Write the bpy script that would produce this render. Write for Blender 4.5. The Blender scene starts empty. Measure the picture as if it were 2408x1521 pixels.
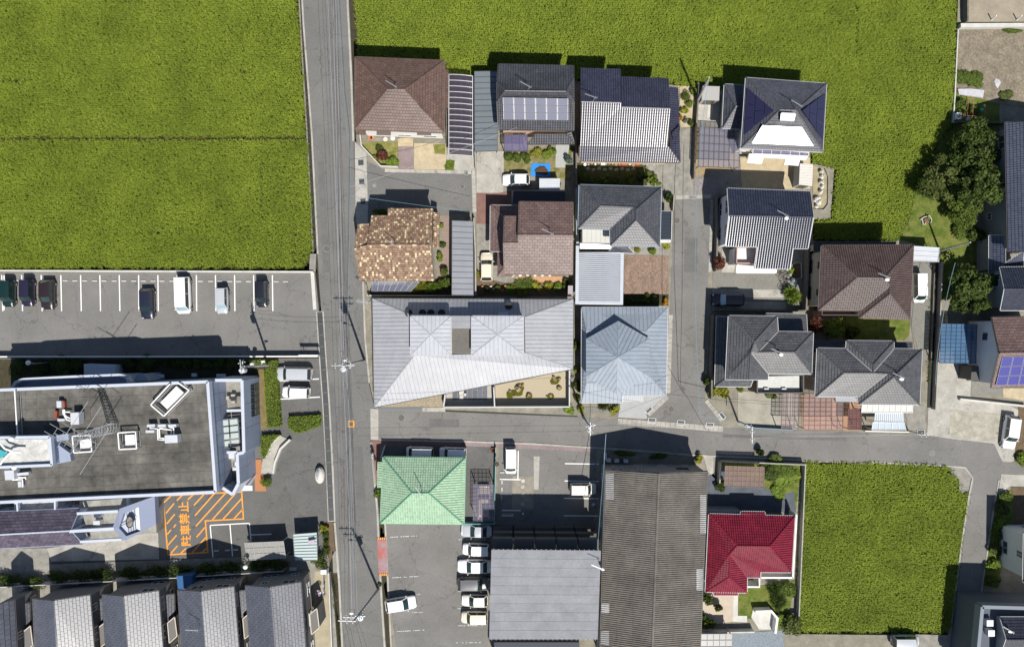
import bpy, bmesh, math, random
import numpy as np
from mathutils import Vector, Matrix
from mathutils.geometry import tessellate_polygon
R = math.radians
SC = bpy.context.scene
COL = SC.collection
rng = random.Random(7)
# ------------------------------------------------------------------ camera, world, sun, exposure
H = 100.0            # camera height above the road, metres
PX = 18.4            # photo pixels (2408 wide) per metre on the ground
NX, NY = 1204.0, 760.5
cam_d = bpy.data.cameras.new('camera'); cam = bpy.data.objects.new('camera', cam_d); COL.objects.link(cam)
cam.location = (0, 0, H); cam.rotation_euler = (0, 0, 0)
cam_d.sensor_fit = 'HORIZONTAL'; cam_d.sensor_width = 36
cam_d.lens = 36 * (PX * H) / 2408.0
cam_d.clip_start = 1; cam_d.clip_end = 3000
SC.camera = cam
SUN_EL = 57.0
SUN_AZ = (0.33, -0.944)      # direction towards the sun in plan (x right, y up the picture)
world = bpy.data.worlds.new('World'); SC.world = world; world.use_nodes = True
wn = world.node_tree.nodes; wl = world.node_tree.links
bg = wn['Background']
sky = wn.new('ShaderNodeTexSky'); sky.sky_type = 'NISHITA'; sky.sun_disc = False
sky.sun_elevation = R(SUN_EL)
sky.sun_rotation = math.atan2(SUN_AZ[0], SUN_AZ[1])
sky.air_density = 1.0; sky.dust_density = 0.6; sky.ozone_density = 1.0
wl.new(sky.outputs[0], bg.inputs[0]); bg.inputs[1].default_value = 0.072
sun_d = bpy.data.lights.new('sun', 'SUN'); sun_d.energy = 5.0; sun_d.angle = R(0.5); sun_d.color = (1, 0.955, 0.88)
sun = bpy.data.objects.new('sun', sun_d); COL.objects.link(sun)
sd = Vector((SUN_AZ[0]*math.cos(R(SUN_EL)), SUN_AZ[1]*math.cos(R(SUN_EL)), math.sin(R(SUN_EL))))
sun.rotation_euler = sd.to_track_quat('Z', 'Y').to_euler(); sun.location = (60, -120, 180)
SC.view_settings.view_transform = 'Standard'; SC.view_settings.look = 'None'
SC.view_settings.exposure = 0.25; SC.view_settings.gamma = 1.0
SC.render.engine = 'CYCLES'
SC.cycles.max_bounces = 6; SC.cycles.transparent_max_bounces = 12
SC.cycles.use_denoising = True
# ------------------------------------------------------------------ measuring: a point of the survey photo at height z -> metres
class View:
    def __init__(s, x0, y0, k=2.407): s.x0, s.y0, s.k = x0, y0, k
    def __call__(s, x, y, z=0.0):
        u = (s.x0 + x/s.k)*0.673; v = (s.y0 + y/s.k)*0.673
        f = (1 - z/H)/PX
        return ((u-NX)*f, (NY-v)*f, z)
D = View(0, 0, 0.673)
A = View(1000, 0); B = View(1900, 100); C = View(1150, 550); E = View(1950, 550); F = View(2578, 0); G = View(2578, 632)
I = View(1150, 980); J = View(1950, 980); K = View(2578, 1100); L = View(0, 900); M = View(500, 1150, 3.01); N = View(0, 1628)
O = View(700, 1628); Q = View(1250, 1500); RR = View(1600, 1628); S = View(2300, 1500, 2.0013); T = View(2878, 1500, 2.0013)
U = View(0, 1320, 3.44); W = View(3178, 380, 2.055); X = View(3200, 1640, 2.4524); Y = View(900, 0, 1.521)
def pts(V, seq, z=0.0):
    return [V(p[0], p[1], p[2] if len(p) > 2 else z) for p in seq]
# ------------------------------------------------------------------ materials
MATS = {}
def mat(name, col, rough=0.85, spec=0.3, metal=0.0, nscale=None, namt=0.2, bump=None, attr=0.0, ramp=None, col2=None, alpha=1.0,
        coat=0.0, trans=0.0, nscale2=None, namt2=0.0, emit=None, stretch=None, crack=0.0, spots=0.0):
    if name in MATS: return MATS[name]
    m = bpy.data.materials.new(name); m.use_nodes = True; MATS[name] = m
    nt = m.node_tree; n = nt.nodes; l = nt.links; b = n['Principled BSDF']
    b.inputs['Roughness'].default_value = rough; b.inputs['Specular IOR Level'].default_value = spec
    b.inputs['Metallic'].default_value = metal; b.inputs['Coat Weight'].default_value = coat
    b.inputs['Coat Roughness'].default_value = 0.06
    c = (*col, 1); b.inputs['Base Color'].default_value = c
    geo = n.new('ShaderNodeNewGeometry'); pos = geo.outputs['Position']
    if stretch:
        mp = n.new('ShaderNodeMapping'); mp.inputs['Scale'].default_value = stretch; l.new(pos, mp.inputs[0]); pos = mp.outputs[0]
    out = None
    def noise(scale, detail=6):
        t = n.new('ShaderNodeTexNoise'); t.inputs['Scale'].default_value = scale; t.inputs['Detail'].default_value = detail
        t.inputs['Roughness'].default_value = 0.6
        l.new(pos, t.inputs['Vector']); return t.outputs['Fac']
    def mixc(fac, a, bcol):
        x = n.new('ShaderNodeMix'); x.data_type = 'RGBA'; x.clamp_factor = True
        if hasattr(fac, 'is_linked') : l.new(fac, x.inputs[0])
        else: x.inputs[0].default_value = fac
        for sock, val in ((x.inputs[6], a), (x.inputs[7], bcol)):
            if isinstance(val, tuple): sock.default_value = val
            else: l.new(val, sock)
        return x.outputs[2]
    def mrange(v, lo, hi, a, bb):
        x = n.new('ShaderNodeMapRange'); x.inputs[1].default_value = lo; x.inputs[2].default_value = hi
        x.inputs[3].default_value = a; x.inputs[4].default_value = bb; l.new(v, x.inputs[0]); return x.outputs[0]
    def scale_by(colv, fac):
        x = n.new('ShaderNodeVectorMath'); x.operation = 'SCALE'
        if isinstance(colv, tuple): x.inputs[0].default_value = colv[:3]
        else: l.new(colv, x.inputs[0])
        l.new(fac, x.inputs['Scale']); return x.outputs[0]
    cur = c
    if ramp:      # discrete colours picked by the per-tile value
        at = n.new('ShaderNodeAttribute'); at.attribute_name = 'rnd'
        r = n.new('ShaderNodeValToRGB'); r.color_ramp.interpolation = 'CONSTANT'
        els = r.color_ramp.elements
        while len(els) < len(ramp): els.new(0.5)
        for e, (p, cc) in zip(els, ramp): e.position = p; e.color = (*cc, 1)
        l.new(at.outputs['Fac'], r.inputs[0]); cur = r.outputs[0]
    if col2 is not None and nscale:
        cur = mixc(mrange(noise(nscale), 0.38, 0.62, 0, 1), cur, (*col2, 1))
    elif nscale:
        cur = scale_by(cur, mrange(noise(nscale), 0.25, 0.75, 1-namt, 1+namt))
    if nscale2:
        cur = scale_by(cur, mrange(noise(nscale2, 3), 0.25, 0.75, 1-namt2, 1+namt2))
    if crack:
        nz = n.new('ShaderNodeTexNoise'); nz.inputs['Scale'].default_value = 1.2; l.new(pos, nz.inputs['Vector'])
        ad = n.new('ShaderNodeVectorMath'); ad.operation = 'MULTIPLY_ADD'; ad.inputs[1].default_value = (1.6, 1.6, 0); l.new(nz.outputs['Color'], ad.inputs[0]); l.new(pos, ad.inputs[2])
        vo = n.new('ShaderNodeTexVoronoi'); vo.feature = 'DISTANCE_TO_EDGE'; vo.inputs['Scale'].default_value = 0.16; l.new(ad.outputs[0], vo.inputs['Vector'])
        cur = scale_by(cur, mrange(vo.outputs[0], 0.0, 0.009, 1-crack, 1))
    if spots:
        cur = scale_by(cur, mrange(noise(0.9, 2), 0.63, 0.74, 1, 1-spots))
    if attr:
        at = n.new('ShaderNodeAttribute'); at.attribute_name = 'rnd'
        cur = scale_by(cur, mrange(at.outputs['Fac'], 0, 1, 1-attr, 1+attr))
    if not isinstance(cur, tuple): l.new(cur, b.inputs['Base Color'])
    if bump:
        bp = n.new('ShaderNodeBump'); bp.inputs['Strength'].default_value = bump[1]; bp.inputs['Distance'].default_value = 0.03
        l.new(noise(bump[0], 4), bp.inputs['Height']); l.new(bp.outputs[0], b.inputs['Normal'])
    if alpha < 1: b.inputs['Alpha'].default_value = alpha
    if trans: b.inputs['Transmission Weight'].default_value = trans
    if emit: b.inputs['Emission Color'].default_value = (*emit, 1); b.inputs['Emission Strength'].default_value = 1
    return m
def leafmat(name, c1, c2, trans=0.25):
    if name in MATS: return MATS[name]
    m = bpy.data.materials.new(name); m.use_nodes = True; MATS[name] = m
    nt = m.node_tree; n = nt.nodes; l = nt.links; b = n['Principled BSDF']; out = n['Material Output']
    at = n.new('ShaderNodeAttribute'); at.attribute_name = 'rnd'
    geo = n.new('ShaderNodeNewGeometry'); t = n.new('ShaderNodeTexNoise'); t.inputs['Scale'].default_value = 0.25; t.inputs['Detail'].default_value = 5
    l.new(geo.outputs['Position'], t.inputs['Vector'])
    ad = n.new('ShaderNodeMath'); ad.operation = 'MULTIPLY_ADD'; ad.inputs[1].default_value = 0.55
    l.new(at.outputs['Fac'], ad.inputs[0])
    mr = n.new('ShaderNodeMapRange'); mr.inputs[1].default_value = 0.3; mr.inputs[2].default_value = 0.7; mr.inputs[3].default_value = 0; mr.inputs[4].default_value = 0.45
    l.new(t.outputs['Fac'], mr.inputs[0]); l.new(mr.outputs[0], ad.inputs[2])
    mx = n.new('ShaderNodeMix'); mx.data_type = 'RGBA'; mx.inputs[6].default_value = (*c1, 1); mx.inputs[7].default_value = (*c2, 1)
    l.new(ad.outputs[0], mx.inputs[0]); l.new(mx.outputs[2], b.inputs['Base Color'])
    b.inputs['Roughness'].default_value = 0.6; b.inputs['Specular IOR Level'].default_value = 0.15
    tr = n.new('ShaderNodeBsdfTranslucent'); l.new(mx.outputs[2], tr.inputs[0])
    ms = n.new('ShaderNodeMixShader'); ms.inputs[0].default_value = trans
    l.new(b.outputs[0], ms.inputs[1]); l.new(tr.outputs[0], ms.inputs[2]); l.new(ms.outputs[0], out.inputs['Surface'])
    return m
# ------------------------------------------------------------------ objects
def tag(o, label=None, cat=None, group=None, kind=None):
    if label: o['label'] = label
    if cat: o['category'] = cat
    if group: o['group'] = group
    if kind: o['kind'] = kind
    return o
def thing(name, label, cat, loc, group=None):
    o = bpy.data.objects.new(name, None); COL.objects.link(o); o.location = loc; o.empty_display_size = 0.3
    return tag(o, label, cat, group)
def wloc(p):
    v = Vector((0, 0, 0))
    while p is not None: v += Vector(p.location); p = p.parent
    return v
def link(name, me, m, parent=None, loc=(0, 0, 0)):
    o = bpy.data.objects.new(name, me); COL.objects.link(o); o.location = loc
    if parent is not None: o.parent = parent
    if m is not None and not me.materials: me.materials.append(m)
    return o
class MB:
    def __init__(s): s.v = []; s.f = []; s.r = []; s.smooth = False
    def poly(s, P, r=None):
        k = len(s.v); s.v.extend(tuple(p) for p in P); s.f.append(tuple(range(k, k+len(P)))); s.r.append(rng.random() if r is None else r)
        return s
    def prism(s, P, z0, z1, bottom=True):
        """P: plan outline (any z); walls from z0 to z1"""
        n = len(P); k = len(s.v)
        a = sum(P[i][0]*P[(i+1) % n][1]-P[(i+1) % n][0]*P[i][1] for i in range(n))
        if a < 0: P = list(reversed(P))
        s.v.extend((p[0], p[1], z0) for p in P); s.v.extend((p[0], p[1], z1) for p in P)
        r = rng.random()
        for i in range(n):
            j = (i+1) % n; s.f.append((k+i, k+j, k+n+j, k+n+i)); s.r.append(r)
        s.f.append(tuple(range(k+n, k+2*n))); s.r.append(r)
        if bottom: s.f.append(tuple(range(k+n-1, k-1, -1))); s.r.append(r)
        return s
    def box(s, c, size, rz=0.0, tilt=0.0):
        hx, hy, hz = size[0]/2, size[1]/2, size[2]/2; k = len(s.v)
        M_ = Matrix.Rotation(rz, 3, 'Z') @ Matrix.Rotation(tilt, 3, 'Y')
        for z in (-hz, hz):
            for x, y in ((-hx, -hy), (hx, -hy), (hx, hy), (-hx, hy)):
                w = M_ @ Vector((x, y, z)); s.v.append((c[0]+w.x, c[1]+w.y, c[2]+w.z))
        r = rng.random()
        for q in ((0, 3, 2, 1), (4, 5, 6, 7), (0, 1, 5, 4), (1, 2, 6, 5), (2, 3, 7, 6), (3, 0, 4, 7)):
            s.f.append(tuple(k+i for i in q)); s.r.append(r)
        return s
    def bar(s, p, q, w, h=None):
        p = Vector(p); q = Vector(q); d = q-p
        if d.length < 1e-6: return s
        h = w if h is None else h
        d.normalize(); up = Vector((0, 0, 1)) if abs(d.z) < 0.95 else Vector((1, 0, 0))
        a = d.cross(up).normalized()*w/2; b = a.cross(d).normalized()*h/2; k = len(s.v); r = rng.random()
        for e in (p, q):
            for sa, sb in ((-1, -1), (1, -1), (1, 1), (-1, 1)): s.v.append(tuple(e+a*sa+b*sb))
        for f in ((0, 1, 2, 3), (7, 6, 5, 4), (0, 4, 5, 1), (1, 5, 6, 2), (2, 6, 7, 3), (3, 7, 4, 0)):
            s.f.append(tuple(k+i for i in f)); s.r.append(r)
        return s
    def tube(s, P, r, n=5, r2=None, cap=True):
        P = [Vector(p) for p in P]; k = len(s.v); m = len(P); rr = rng.random()
        for i, p in enumerate(P):
            d = (P[min(i+1, m-1)]-P[max(i-1, 0)]).normalized()
            up = Vector((0, 0, 1)) if abs(d.z) < 0.95 else Vector((1, 0, 0))
            a = d.cross(up).normalized(); b = a.cross(d).normalized()
            rad = r if r2 is None else r+(r2-r)*i/(m-1)
            for j in range(n):
                t = 2*math.pi*(j+0.5)/n; s.v.append(tuple(p+a*math.cos(t)*rad+b*math.sin(t)*rad))
        for i in range(m-1):
            for j in range(n):
                s.f.append((k+i*n+j, k+i*n+(j+1) % n, k+(i+1)*n+(j+1) % n, k+(i+1)*n+j)); s.r.append(rr)
        if cap:
            s.f.append(tuple(k+j for j in range(n-1, -1, -1))); s.f.append(tuple(k+(m-1)*n+j for j in range(n))); s.r += [rr, rr]
        return s
    def cyl(s, c, r, h, n=12, r2=None):
        return s.tube([c, (c[0], c[1], c[2]+h)], r, n, r2)
    def blob(s, c, rad, seg=8, rings=5, jit=0.0, rz=0.0):
        k = len(s.v); rr = rng.random(); ca, sa = math.cos(rz), math.sin(rz)
        for i in range(rings+1):
            ph = math.pi*i/rings
            for j in range(seg):
                th = 2*math.pi*j/seg; q = 1+rng.uniform(-jit, jit)
                x, y, z = rad[0]*math.sin(ph)*math.cos(th)*q, rad[1]*math.sin(ph)*math.sin(th)*q, rad[2]*math.cos(ph)*q
                s.v.append((c[0]+x*ca-y*sa, c[1]+x*sa+y*ca, c[2]+z))
        for i in range(rings):
            for j in range(seg):
                s.f.append((k+i*seg+j, k+(i+1)*seg+j, k+(i+1)*seg+(j+1) % seg, k+i*seg+(j+1) % seg)); s.r.append(rr)
        return s
    def build(s, name, m, parent=None, label=None, cat=None, group=None, kind=None, base=None, smooth=False):
        me = bpy.data.meshes.new(name)
        o0 = wloc(parent) if parent is not None else Vector((0, 0, 0))
        if parent is None and base is None:
            a = np.array(s.v); base = ((a[:, 0].min()+a[:, 0].max())/2, (a[:, 1].min()+a[:, 1].max())/2, a[:, 2].min())
        loc = Vector(base)-o0 if base is not None else Vector((0, 0, 0))
        sh = o0+loc
        me.from_pydata([(x-sh.x, y-sh.y, z-sh.z) for x, y, z in s.v], [], s.f)
        at = me.attributes.new('rnd', 'FLOAT', 'FACE'); at.data.foreach_set('value', s.r)
        if smooth or s.smooth: me.polygons.foreach_set('use_smooth', [True]*len(me.polygons))
        o = link(name, me, m, parent, loc)
        return tag(o, label, cat, group, kind)
def copy_thing(o, loc, rz=None, label=None, scale=None, parent=None):
    c = o.copy(); COL.objects.link(c)
    if parent is None: c.location = loc
    else: c.parent = parent
    if parent is None and rz is not None: c.rotation_euler = (0, 0, rz)
    if scale: c.scale = scale
    if label: c['label'] = label
    for ch in list(o.children): copy_thing(ch, None, None, None, None, c)
    return c
def slab(name, P, z, m, thick=0.5, parent=None, kind='structure', **kw):
    return MB().prism(P, z-thick, z).build(name, m, parent, kind=kind if parent is None else None, **kw)
def sheet(name, P, z, m, parent=None, kind='structure', **kw):
    b = MB(); Q_ = [(p[0], p[1], z) for p in P]
    a = sum(Q_[i][0]*Q_[(i+1) % len(Q_)][1]-Q_[(i+1) % len(Q_)][0]*Q_[i][1] for i in range(len(Q_)))
    if a < 0: Q_.reverse()
    return b.poly(Q_).build(name, m, parent, kind=kind if parent is None else None, **kw)
def lerp(a, b, t): return tuple(a[i]+(b[i]-a[i])*t for i in range(len(a)))
def strip(P, w):
    """plan polygon along a polyline, width w"""
    P = [Vector((p[0], p[1])) for p in P]; lft = []; rgt = []
    for i, p in enumerate(P):
        d = (P[min(i+1, len(P)-1)]-P[max(i-1, 0)]).normalized(); nrm = Vector((-d.y, d.x))*w/2
        lft.append(tuple(p+nrm)); rgt.append(tuple(p-nrm))
    return lft+rgt[::-1]
def wall_line(name, P, w, h, m, label=None, cat=None, parent=None, z0=0.0, group=None, kind=None):
    return MB().prism(strip(P, w), z0, z0+h).build(name, m, parent, label, cat, group, kind)
def text_mesh(txt, size, name, m, loc, rz, parent=None, sx=1.0):
    cu = bpy.data.curves.new('text', 'FONT'); cu.body = txt; cu.size = size; cu.align_x = 'CENTER'; cu.align_y = 'CENTER'; cu.offset = 0.02*size
    to = bpy.data.objects.new('text', cu); COL.objects.link(to)
    dg = bpy.context.evaluated_depsgraph_get(); me = bpy.data.meshes.new_from_object(to.evaluated_get(dg))
    bpy.data.objects.remove(to); bpy.data.curves.remove(cu); me.materials.clear()
    o = link(name, me, m, parent, Vector(loc)-(wloc(parent) if parent else Vector((0, 0, 0)))); o.rotation_euler = (0, 0, rz); o.scale = (sx, 1, 1)
    return o
# ------------------------------------------------------------------ roofs
def clip_half(P, a, b):
    out = []; n = len(P)
    def side(p): return (b[0]-a[0])*(p[1]-a[1])-(b[1]-a[1])*(p[0]-a[0])
    for i in range(n):
        p, q = P[i], P[(i+1) % n]; sp, sq = side(p), side(q)
        if sp >= -1e-9: out.append(p)
        if (sp > 1e-9 and sq < -1e-9) or (sp < -1e-9 and sq > 1e-9):
            t = sp/(sp-sq); out.append((p[0]+(q[0]-p[0])*t, p[1]+(q[1]-p[1])*t))
    return out
def clip_tri(P, Tn):
    for i in range(3):
        P = clip_half(P, Tn[i], Tn[(i+1) % 3])
        if len(P) < 3: return None
    return P
def area2(P): return sum(P[i][0]*P[(i+1) % len(P)][1]-P[(i+1) % len(P)][0]*P[i][1] for i in range(len(P)))/2
TILE = {   # course depth, tile width, profile samples (u, height), lip, stagger, course gap
    'flat':  (0.31, 0.34, ((0, 0.0), (0.93, 0.0)), 0.045, 0.5, 0.08),
    'wave':  (0.28, 0.30, ((0, 0.015), (0.2, -0.012), (0.42, -0.012), (0.58, 0.03), (0.75, 0.052), (0.92, 0.03)), 0.030, 0.0, 0.10),
    'roll':  (0.30, 0.28, ((0, 0.01), (0.15, -0.02), (0.36, -0.02), (0.5, 0.02), (0.62, 0.055), (0.76, 0.06), (0.9, 0.03)), 0.035, 0.0, 0.08),
    'mosaic': (0.27, 0.23, ((0, 0.01), (0.3, -0.015), (0.6, 0.045), (0.92, 0.03)), 0.035, 0.0, 0.08),
    'shingle': (0.33, 0.60, ((0, 0.0), (0.955, 0.0)), 0.045, 0.5, 0.06),
    'slate': (0.34, 0.60, ((0, 0.0), (0.955, 0.0)), 0.030, 0.5, 0.07),
    'corr':  (1.80, 0.25, ((0, 0.08), (0.18, 0.05), (0.4, -0.03), (0.6, -0.03), (0.82, 0.05), (1, 0.08)), 0.020, 0.0, 0.0),
}
def tri_frame(P):
    tris = tessellate_polygon([[Vector((p[0], p[1], 0)) for p in P]])
    out = []
    for t in tris:
        q = [P[i] for i in t]
        if area2(q) < 0: q = [q[0], q[2], q[1]]
        if abs(area2(q)) < 1e-4: continue
        (x0, y0, z0), (x1, y1, z1), (x2, y2, z2) = q
        det = (x1-x0)*(y2-y0)-(x2-x0)*(y1-y0)
        gx = ((z1-z0)*(y2-y0)-(z2-z0)*(y1-y0))/det; gy = ((x1-x0)*(z2-z0)-(x2-x0)*(z1-z0))/det
        out.append((q, gx, gy, z0-gx*x0-gy*y0))
    return out
def tile_face(mb, P, kind, lift=0.03):
    dv, du, prof, lip, stag, gapv = TILE[kind]
    e = Vector((P[1][0]-P[0][0], P[1][1]-P[0][1])).normalized()
    cx = sum(p[0] for p in P)/len(P); cy = sum(p[1] for p in P)/len(P)
    nrm = Vector((-e.y, e.x))
    if (cx-P[0][0])*nrm.x+(cy-P[0][1])*nrm.y < 0: nrm = -nrm; e = -e
    ox, oy = P[0][0], P[0][1]
    def uv(p): dx, dy = p[0]-ox, p[1]-oy; return (dx*e.x+dy*e.y, dx*nrm.x+dy*nrm.y)
    for q, gx, gy, c0 in tri_frame(P):
        T3 = [uv(p) for p in q]
        if area2(T3) < 0: T3 = [T3[0], T3[2], T3[1]]
        us = [p[0] for p in T3]; vs = [p[1] for p in T3]
        j0 = math.floor(min(vs)/dv); j1 = math.ceil(max(vs)/dv)
        for j in range(j0, j1):
            v0, v1 = j*dv, (j+1-gapv)*dv; off = stag*du if j % 2 else 0.0
            # extent of the row inside the triangle
            rp = clip_tri([(min(us)-1, v0), (max(us)+1, v0), (max(us)+1, v1), (min(us)-1, v1)], T3)
            if not rp: continue
            ua, ub = min(p[0] for p in rp), max(p[0] for p in rp)
            for i in range(math.floor((ua-off)/du), math.ceil((ub-off)/du)):
                r = random.Random(i*7919+j*104729+int(ox*1000)).random()
                for (f0, h0), (f1, h1) in zip(prof[:-1], prof[1:]):
                    if f1-f0 < 1e-6: continue
                    a, b = i*du+off+f0*du, i*du+off+f1*du
                    cell = [(a, v0), (b, v0), (b, v1), (a, v1)]
                    ins = all((T3[(k+1) % 3][0]-T3[k][0])*(p[1]-T3[k][1])-(T3[(k+1) % 3][1]-T3[k][1])*(p[0]-T3[k][0]) >= 0 for k in range(3) for p in cell)
                    if not ins:
                        cell = clip_tri(cell, T3)
                        if not cell or area2(cell) < 1e-4: continue
                    o3 = []
                    for (u_, v_) in cell:
                        x = ox+e.x*u_+nrm.x*v_; y = oy+e.y*u_+nrm.y*v_
                        t = (u_-a)/(b-a)
                        o3.append((x, y, gx*x+gy*y+c0+lift+h0+(h1-h0)*t+lip*(v1-v_)/dv))
                    mb.poly(o3, r)
def seam_panels(P, width, parent, m, name='roof_panel', lift=0.03, rib=0.035, along=None, ribm=None):
    """standing-seam roof: every pan is an object of its own, one long edge turned up as the seam"""
    e = Vector((P[1][0]-P[0][0], P[1][1]-P[0][1])).normalized()
    if along is not None: e = Vector(along).normalized()
    cx = sum(p[0] for p in P)/len(P); cy = sum(p[1] for p in P)/len(P)
    nrm = Vector((-e.y, e.x))
    if (cx-P[0][0])*nrm.x+(cy-P[0][1])*nrm.y < 0: nrm = -nrm; e = -e
    ox, oy = P[0][0], P[0][1]
    def uv(p): dx, dy = p[0]-ox, p[1]-oy; return (dx*e.x+dy*e.y, dx*nrm.x+dy*nrm.y)
    fr = tri_frame(P); alluv = [uv(p) for p in P]
    u0 = min(p[0] for p in alluv); u1 = max(p[0] for p in alluv)
    vmin = min(p[1] for p in alluv)-1; vmax = max(p[1] for p in alluv)+1
    for i in range(math.floor(u0/width), math.ceil(u1/width)):
        mb = MB(); a, b = i*width, (i+1)*width; r = rng.random()
        for (s0, s1, h) in ((a, b-0.07, 0.0), (b-0.07, b, rib)):
            for q, gx, gy, c0 in fr:
                T3 = [uv(p) for p in q]
                if area2(T3) < 0: T3 = [T3[0], T3[2], T3[1]]
                cell = clip_tri([(s0, vmin), (s1, vmin), (s1, vmax), (s0, vmax)], T3)
                if not cell or area2(cell) < 2e-3: continue
                def P3(u_, v_, hh):
                    x = ox+e.x*u_+nrm.x*v_; y = oy+e.y*u_+nrm.y*v_; return (x, y, gx*x+gy*y+c0+lift+hh)
                mb.poly([P3(u_, v_, h) for u_, v_ in cell], 0.0 if h else 0.82+0.18*r)  # seam faces get the lowest tone, painting in their shading
                if h:
                    for uu in (s0, s1):
                        vv = [v_ for u_, v_ in cell if abs(u_-uu) < 1e-4]
                        if len(vv) >= 2:
                            mb.poly([P3(uu, min(vv), 0), P3(uu, max(vv), 0), P3(uu, max(vv), h), P3(uu, min(vv), h)], 0.0)
        if mb.f:
            mb.build(name, m, parent)
def roof_z(faces, x, y):
    for P in faces:
        for q, gx, gy, c0 in tri_frame(P):
            if all((q[(k+1) % 3][0]-q[k][0])*(y-q[k][1])-(q[(k+1) % 3][1]-q[k][1])*(x-q[k][0]) >= -1e-6 for k in range(3)):
                return gx*x+gy*y+c0
    return None
def boundary_loop(faces):
    key = lambda p: (round(p[0], 3), round(p[1], 3))
    cnt = {}
    for P in faces:
        if area2(P) < 0: P = P[::-1]
        for a, b in zip(P, P[1:]+P[:1]):
            cnt[(key(a), key(b))] = (a, b)
    edges = {k[0]: v for k, v in cnt.items() if (k[1], k[0]) not in cnt}
    loops = []
    while edges:
        k0, (a, b) = next(iter(edges.items())); del edges[k0]; lp = [a]; cur = b
        while key(cur) in edges and key(cur) != k0:
            a, nb = edges.pop(key(cur)); lp.append(a); cur = nb
        loops.append(lp)
    return max(loops, key=lambda q: abs(area2(q)))
def inset(lp, d):
    n = len(lp); out = []
    if area2(lp) < 0: lp = lp[::-1]
    for i in range(n):
        p0, p, p1 = Vector(lp[i-1][:2]), Vector(lp[i][:2]), Vector(lp[(i+1) % n][:2])
        e0 = (p-p0).normalized(); e1 = (p1-p).normalized()
        n0 = Vector((-e0.y, e0.x)); n1 = Vector((-e1.y, e1.x)); b = n0+n1
        if b.length < 1e-3: out.append(tuple(p+n0*d)); continue
        b.normalize(); k = d/max(0.4, b.dot(n0)); out.append((p.x+b.x*k, p.y+b.y*k))
    return out
def make_roof(parent, faces, m, tile, capm=None, gutm=None, thick=0.16, cap=0.10, ridge=True, panelw=0.46, valleym=None):
    """faces: outlines whose first edge is the eave; builds deck, tiles, ridge caps, gutters"""
    b = MB(); key = lambda p: (round(p[0], 3), round(p[1], 3), round(p[2], 2))
    F2 = [P if area2(P) > 0 else P[::-1] for P in faces]
    for P in F2:
        for q, *_ in tri_frame(P): b.poly([(p[0], p[1], p[2]-0.01) for p in q]); b.poly([(p[0], p[1], p[2]-thick) for p in q[::-1]])
    ed = {}
    for i, P in enumerate(F2):
        for a, c in zip(P, P[1:]+P[:1]): ed.setdefault(tuple(sorted((key(a), key(c)))), []).append((i, a, c))
    for k, lst in ed.items():
        if len(lst) == 1:
            _, a, c = lst[0]; b.poly([(a[0], a[1], a[2]-thick), (c[0], c[1], c[2]-thick), c, a])
    ro = b.build('roof', MATS['underlay_joint_shade'] if m.name != 'tile_green' and tile in ('flat', 'wave', 'roll', 'mosaic', 'shingle', 'slate') else m, parent)
    if tile == 'seam':
        for P in faces: seam_panels(P, panelw, ro, m)
    elif tile:
        tb = MB()
        for P in faces: tile_face(tb, P, tile)
        tb.build('roof_tiles', m, ro, kind='stuff')
    def plane(P):
        n = Vector((0, 0, 0))
        for a, c in zip(P, P[1:]+P[:1]): n += Vector(a).cross(Vector(c))
        return n.normalized()
    if ridge:
        for k, lst in ed.items():
            if len(lst) == 2:
                (i, a, c), (j, _, _) = lst
                na, nb = plane(F2[i]), plane(F2[j]); mid = sum((Vector(p) for p in F2[j]), Vector())/len(F2[j])
                convex = (mid-Vector(a)).dot(na) < -0.02
                if convex:
                    n_ = max(2, int((Vector(c)-Vector(a)).length/0.5)); tb = MB(); z = 0.05 if tile != 'seam' else 0.03
                    pa, pc = (a[0], a[1], a[2]+z), (c[0], c[1], c[2]+z)
                    if tile == 'seam': tb.bar(pa, pc, 0.12, 0.06)
                    else:
                        for s_ in range(n_):
                            tb.tube([lerp(pa, pc, s_/n_), lerp(pa, pc, (s_+0.97)/n_)], cap*1.12, 6, cap*0.92)
                    tb.build('ridge_cap', capm or m, ro)
                elif (mid-Vector(a)).dot(na) > 0.02:
                    MB().bar((a[0], a[1], a[2]+0.07), (c[0], c[1], c[2]+0.07), 0.12, 0.02).build('valley_flashing', valleym or capm or m, ro)
    if gutm:
        for k, lst in ed.items():
            if len(lst) == 1:
                _, a, c = lst[0]
                L_ = (Vector(c)-Vector(a)).length
                if L_ > 0.5:
                    out = Vector((c[1]-a[1], -(c[0]-a[0]), 0)).normalized()*0.05
                    dz = -0.07
                    MB().bar((a[0]+out.x, a[1]+out.y, a[2]+dz), (c[0]+out.x, c[1]+out.y, c[2]+dz), 0.08, 0.10).build('gutter', gutm, ro)
    return ro
def window(parent, p, dirv, nrm, w, h, fm, pm, mull=True):
    fr = MB(); c = Vector(p)+Vector((nrm.x, nrm.y, 0))*0.03; d = Vector((dirv.x, dirv.y, 0)); z = Vector((0, 0, 1)); t = 0.05
    for s_ in (-1, 1):
        fr.bar(c+d*s_*w/2-z*h/2, c+d*s_*w/2+z*h/2, t*1.3, t); fr.bar(c-d*w/2+z*s_*h/2, c+d*w/2+z*s_*h/2, t, t)
    if mull: fr.bar(c-z*h/2, c+z*h/2, t, t)
    fo = fr.build('window', fm, parent)
    c2 = Vector(p)+Vector((nrm.x, nrm.y, 0))*0.012
    MB().poly([tuple(c2-d*w/2-z*h/2), tuple(c2+d*w/2-z*h/2), tuple(c2+d*w/2+z*h/2), tuple(c2-d*w/2+z*h/2)]).build('pane', pm, fo)
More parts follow.
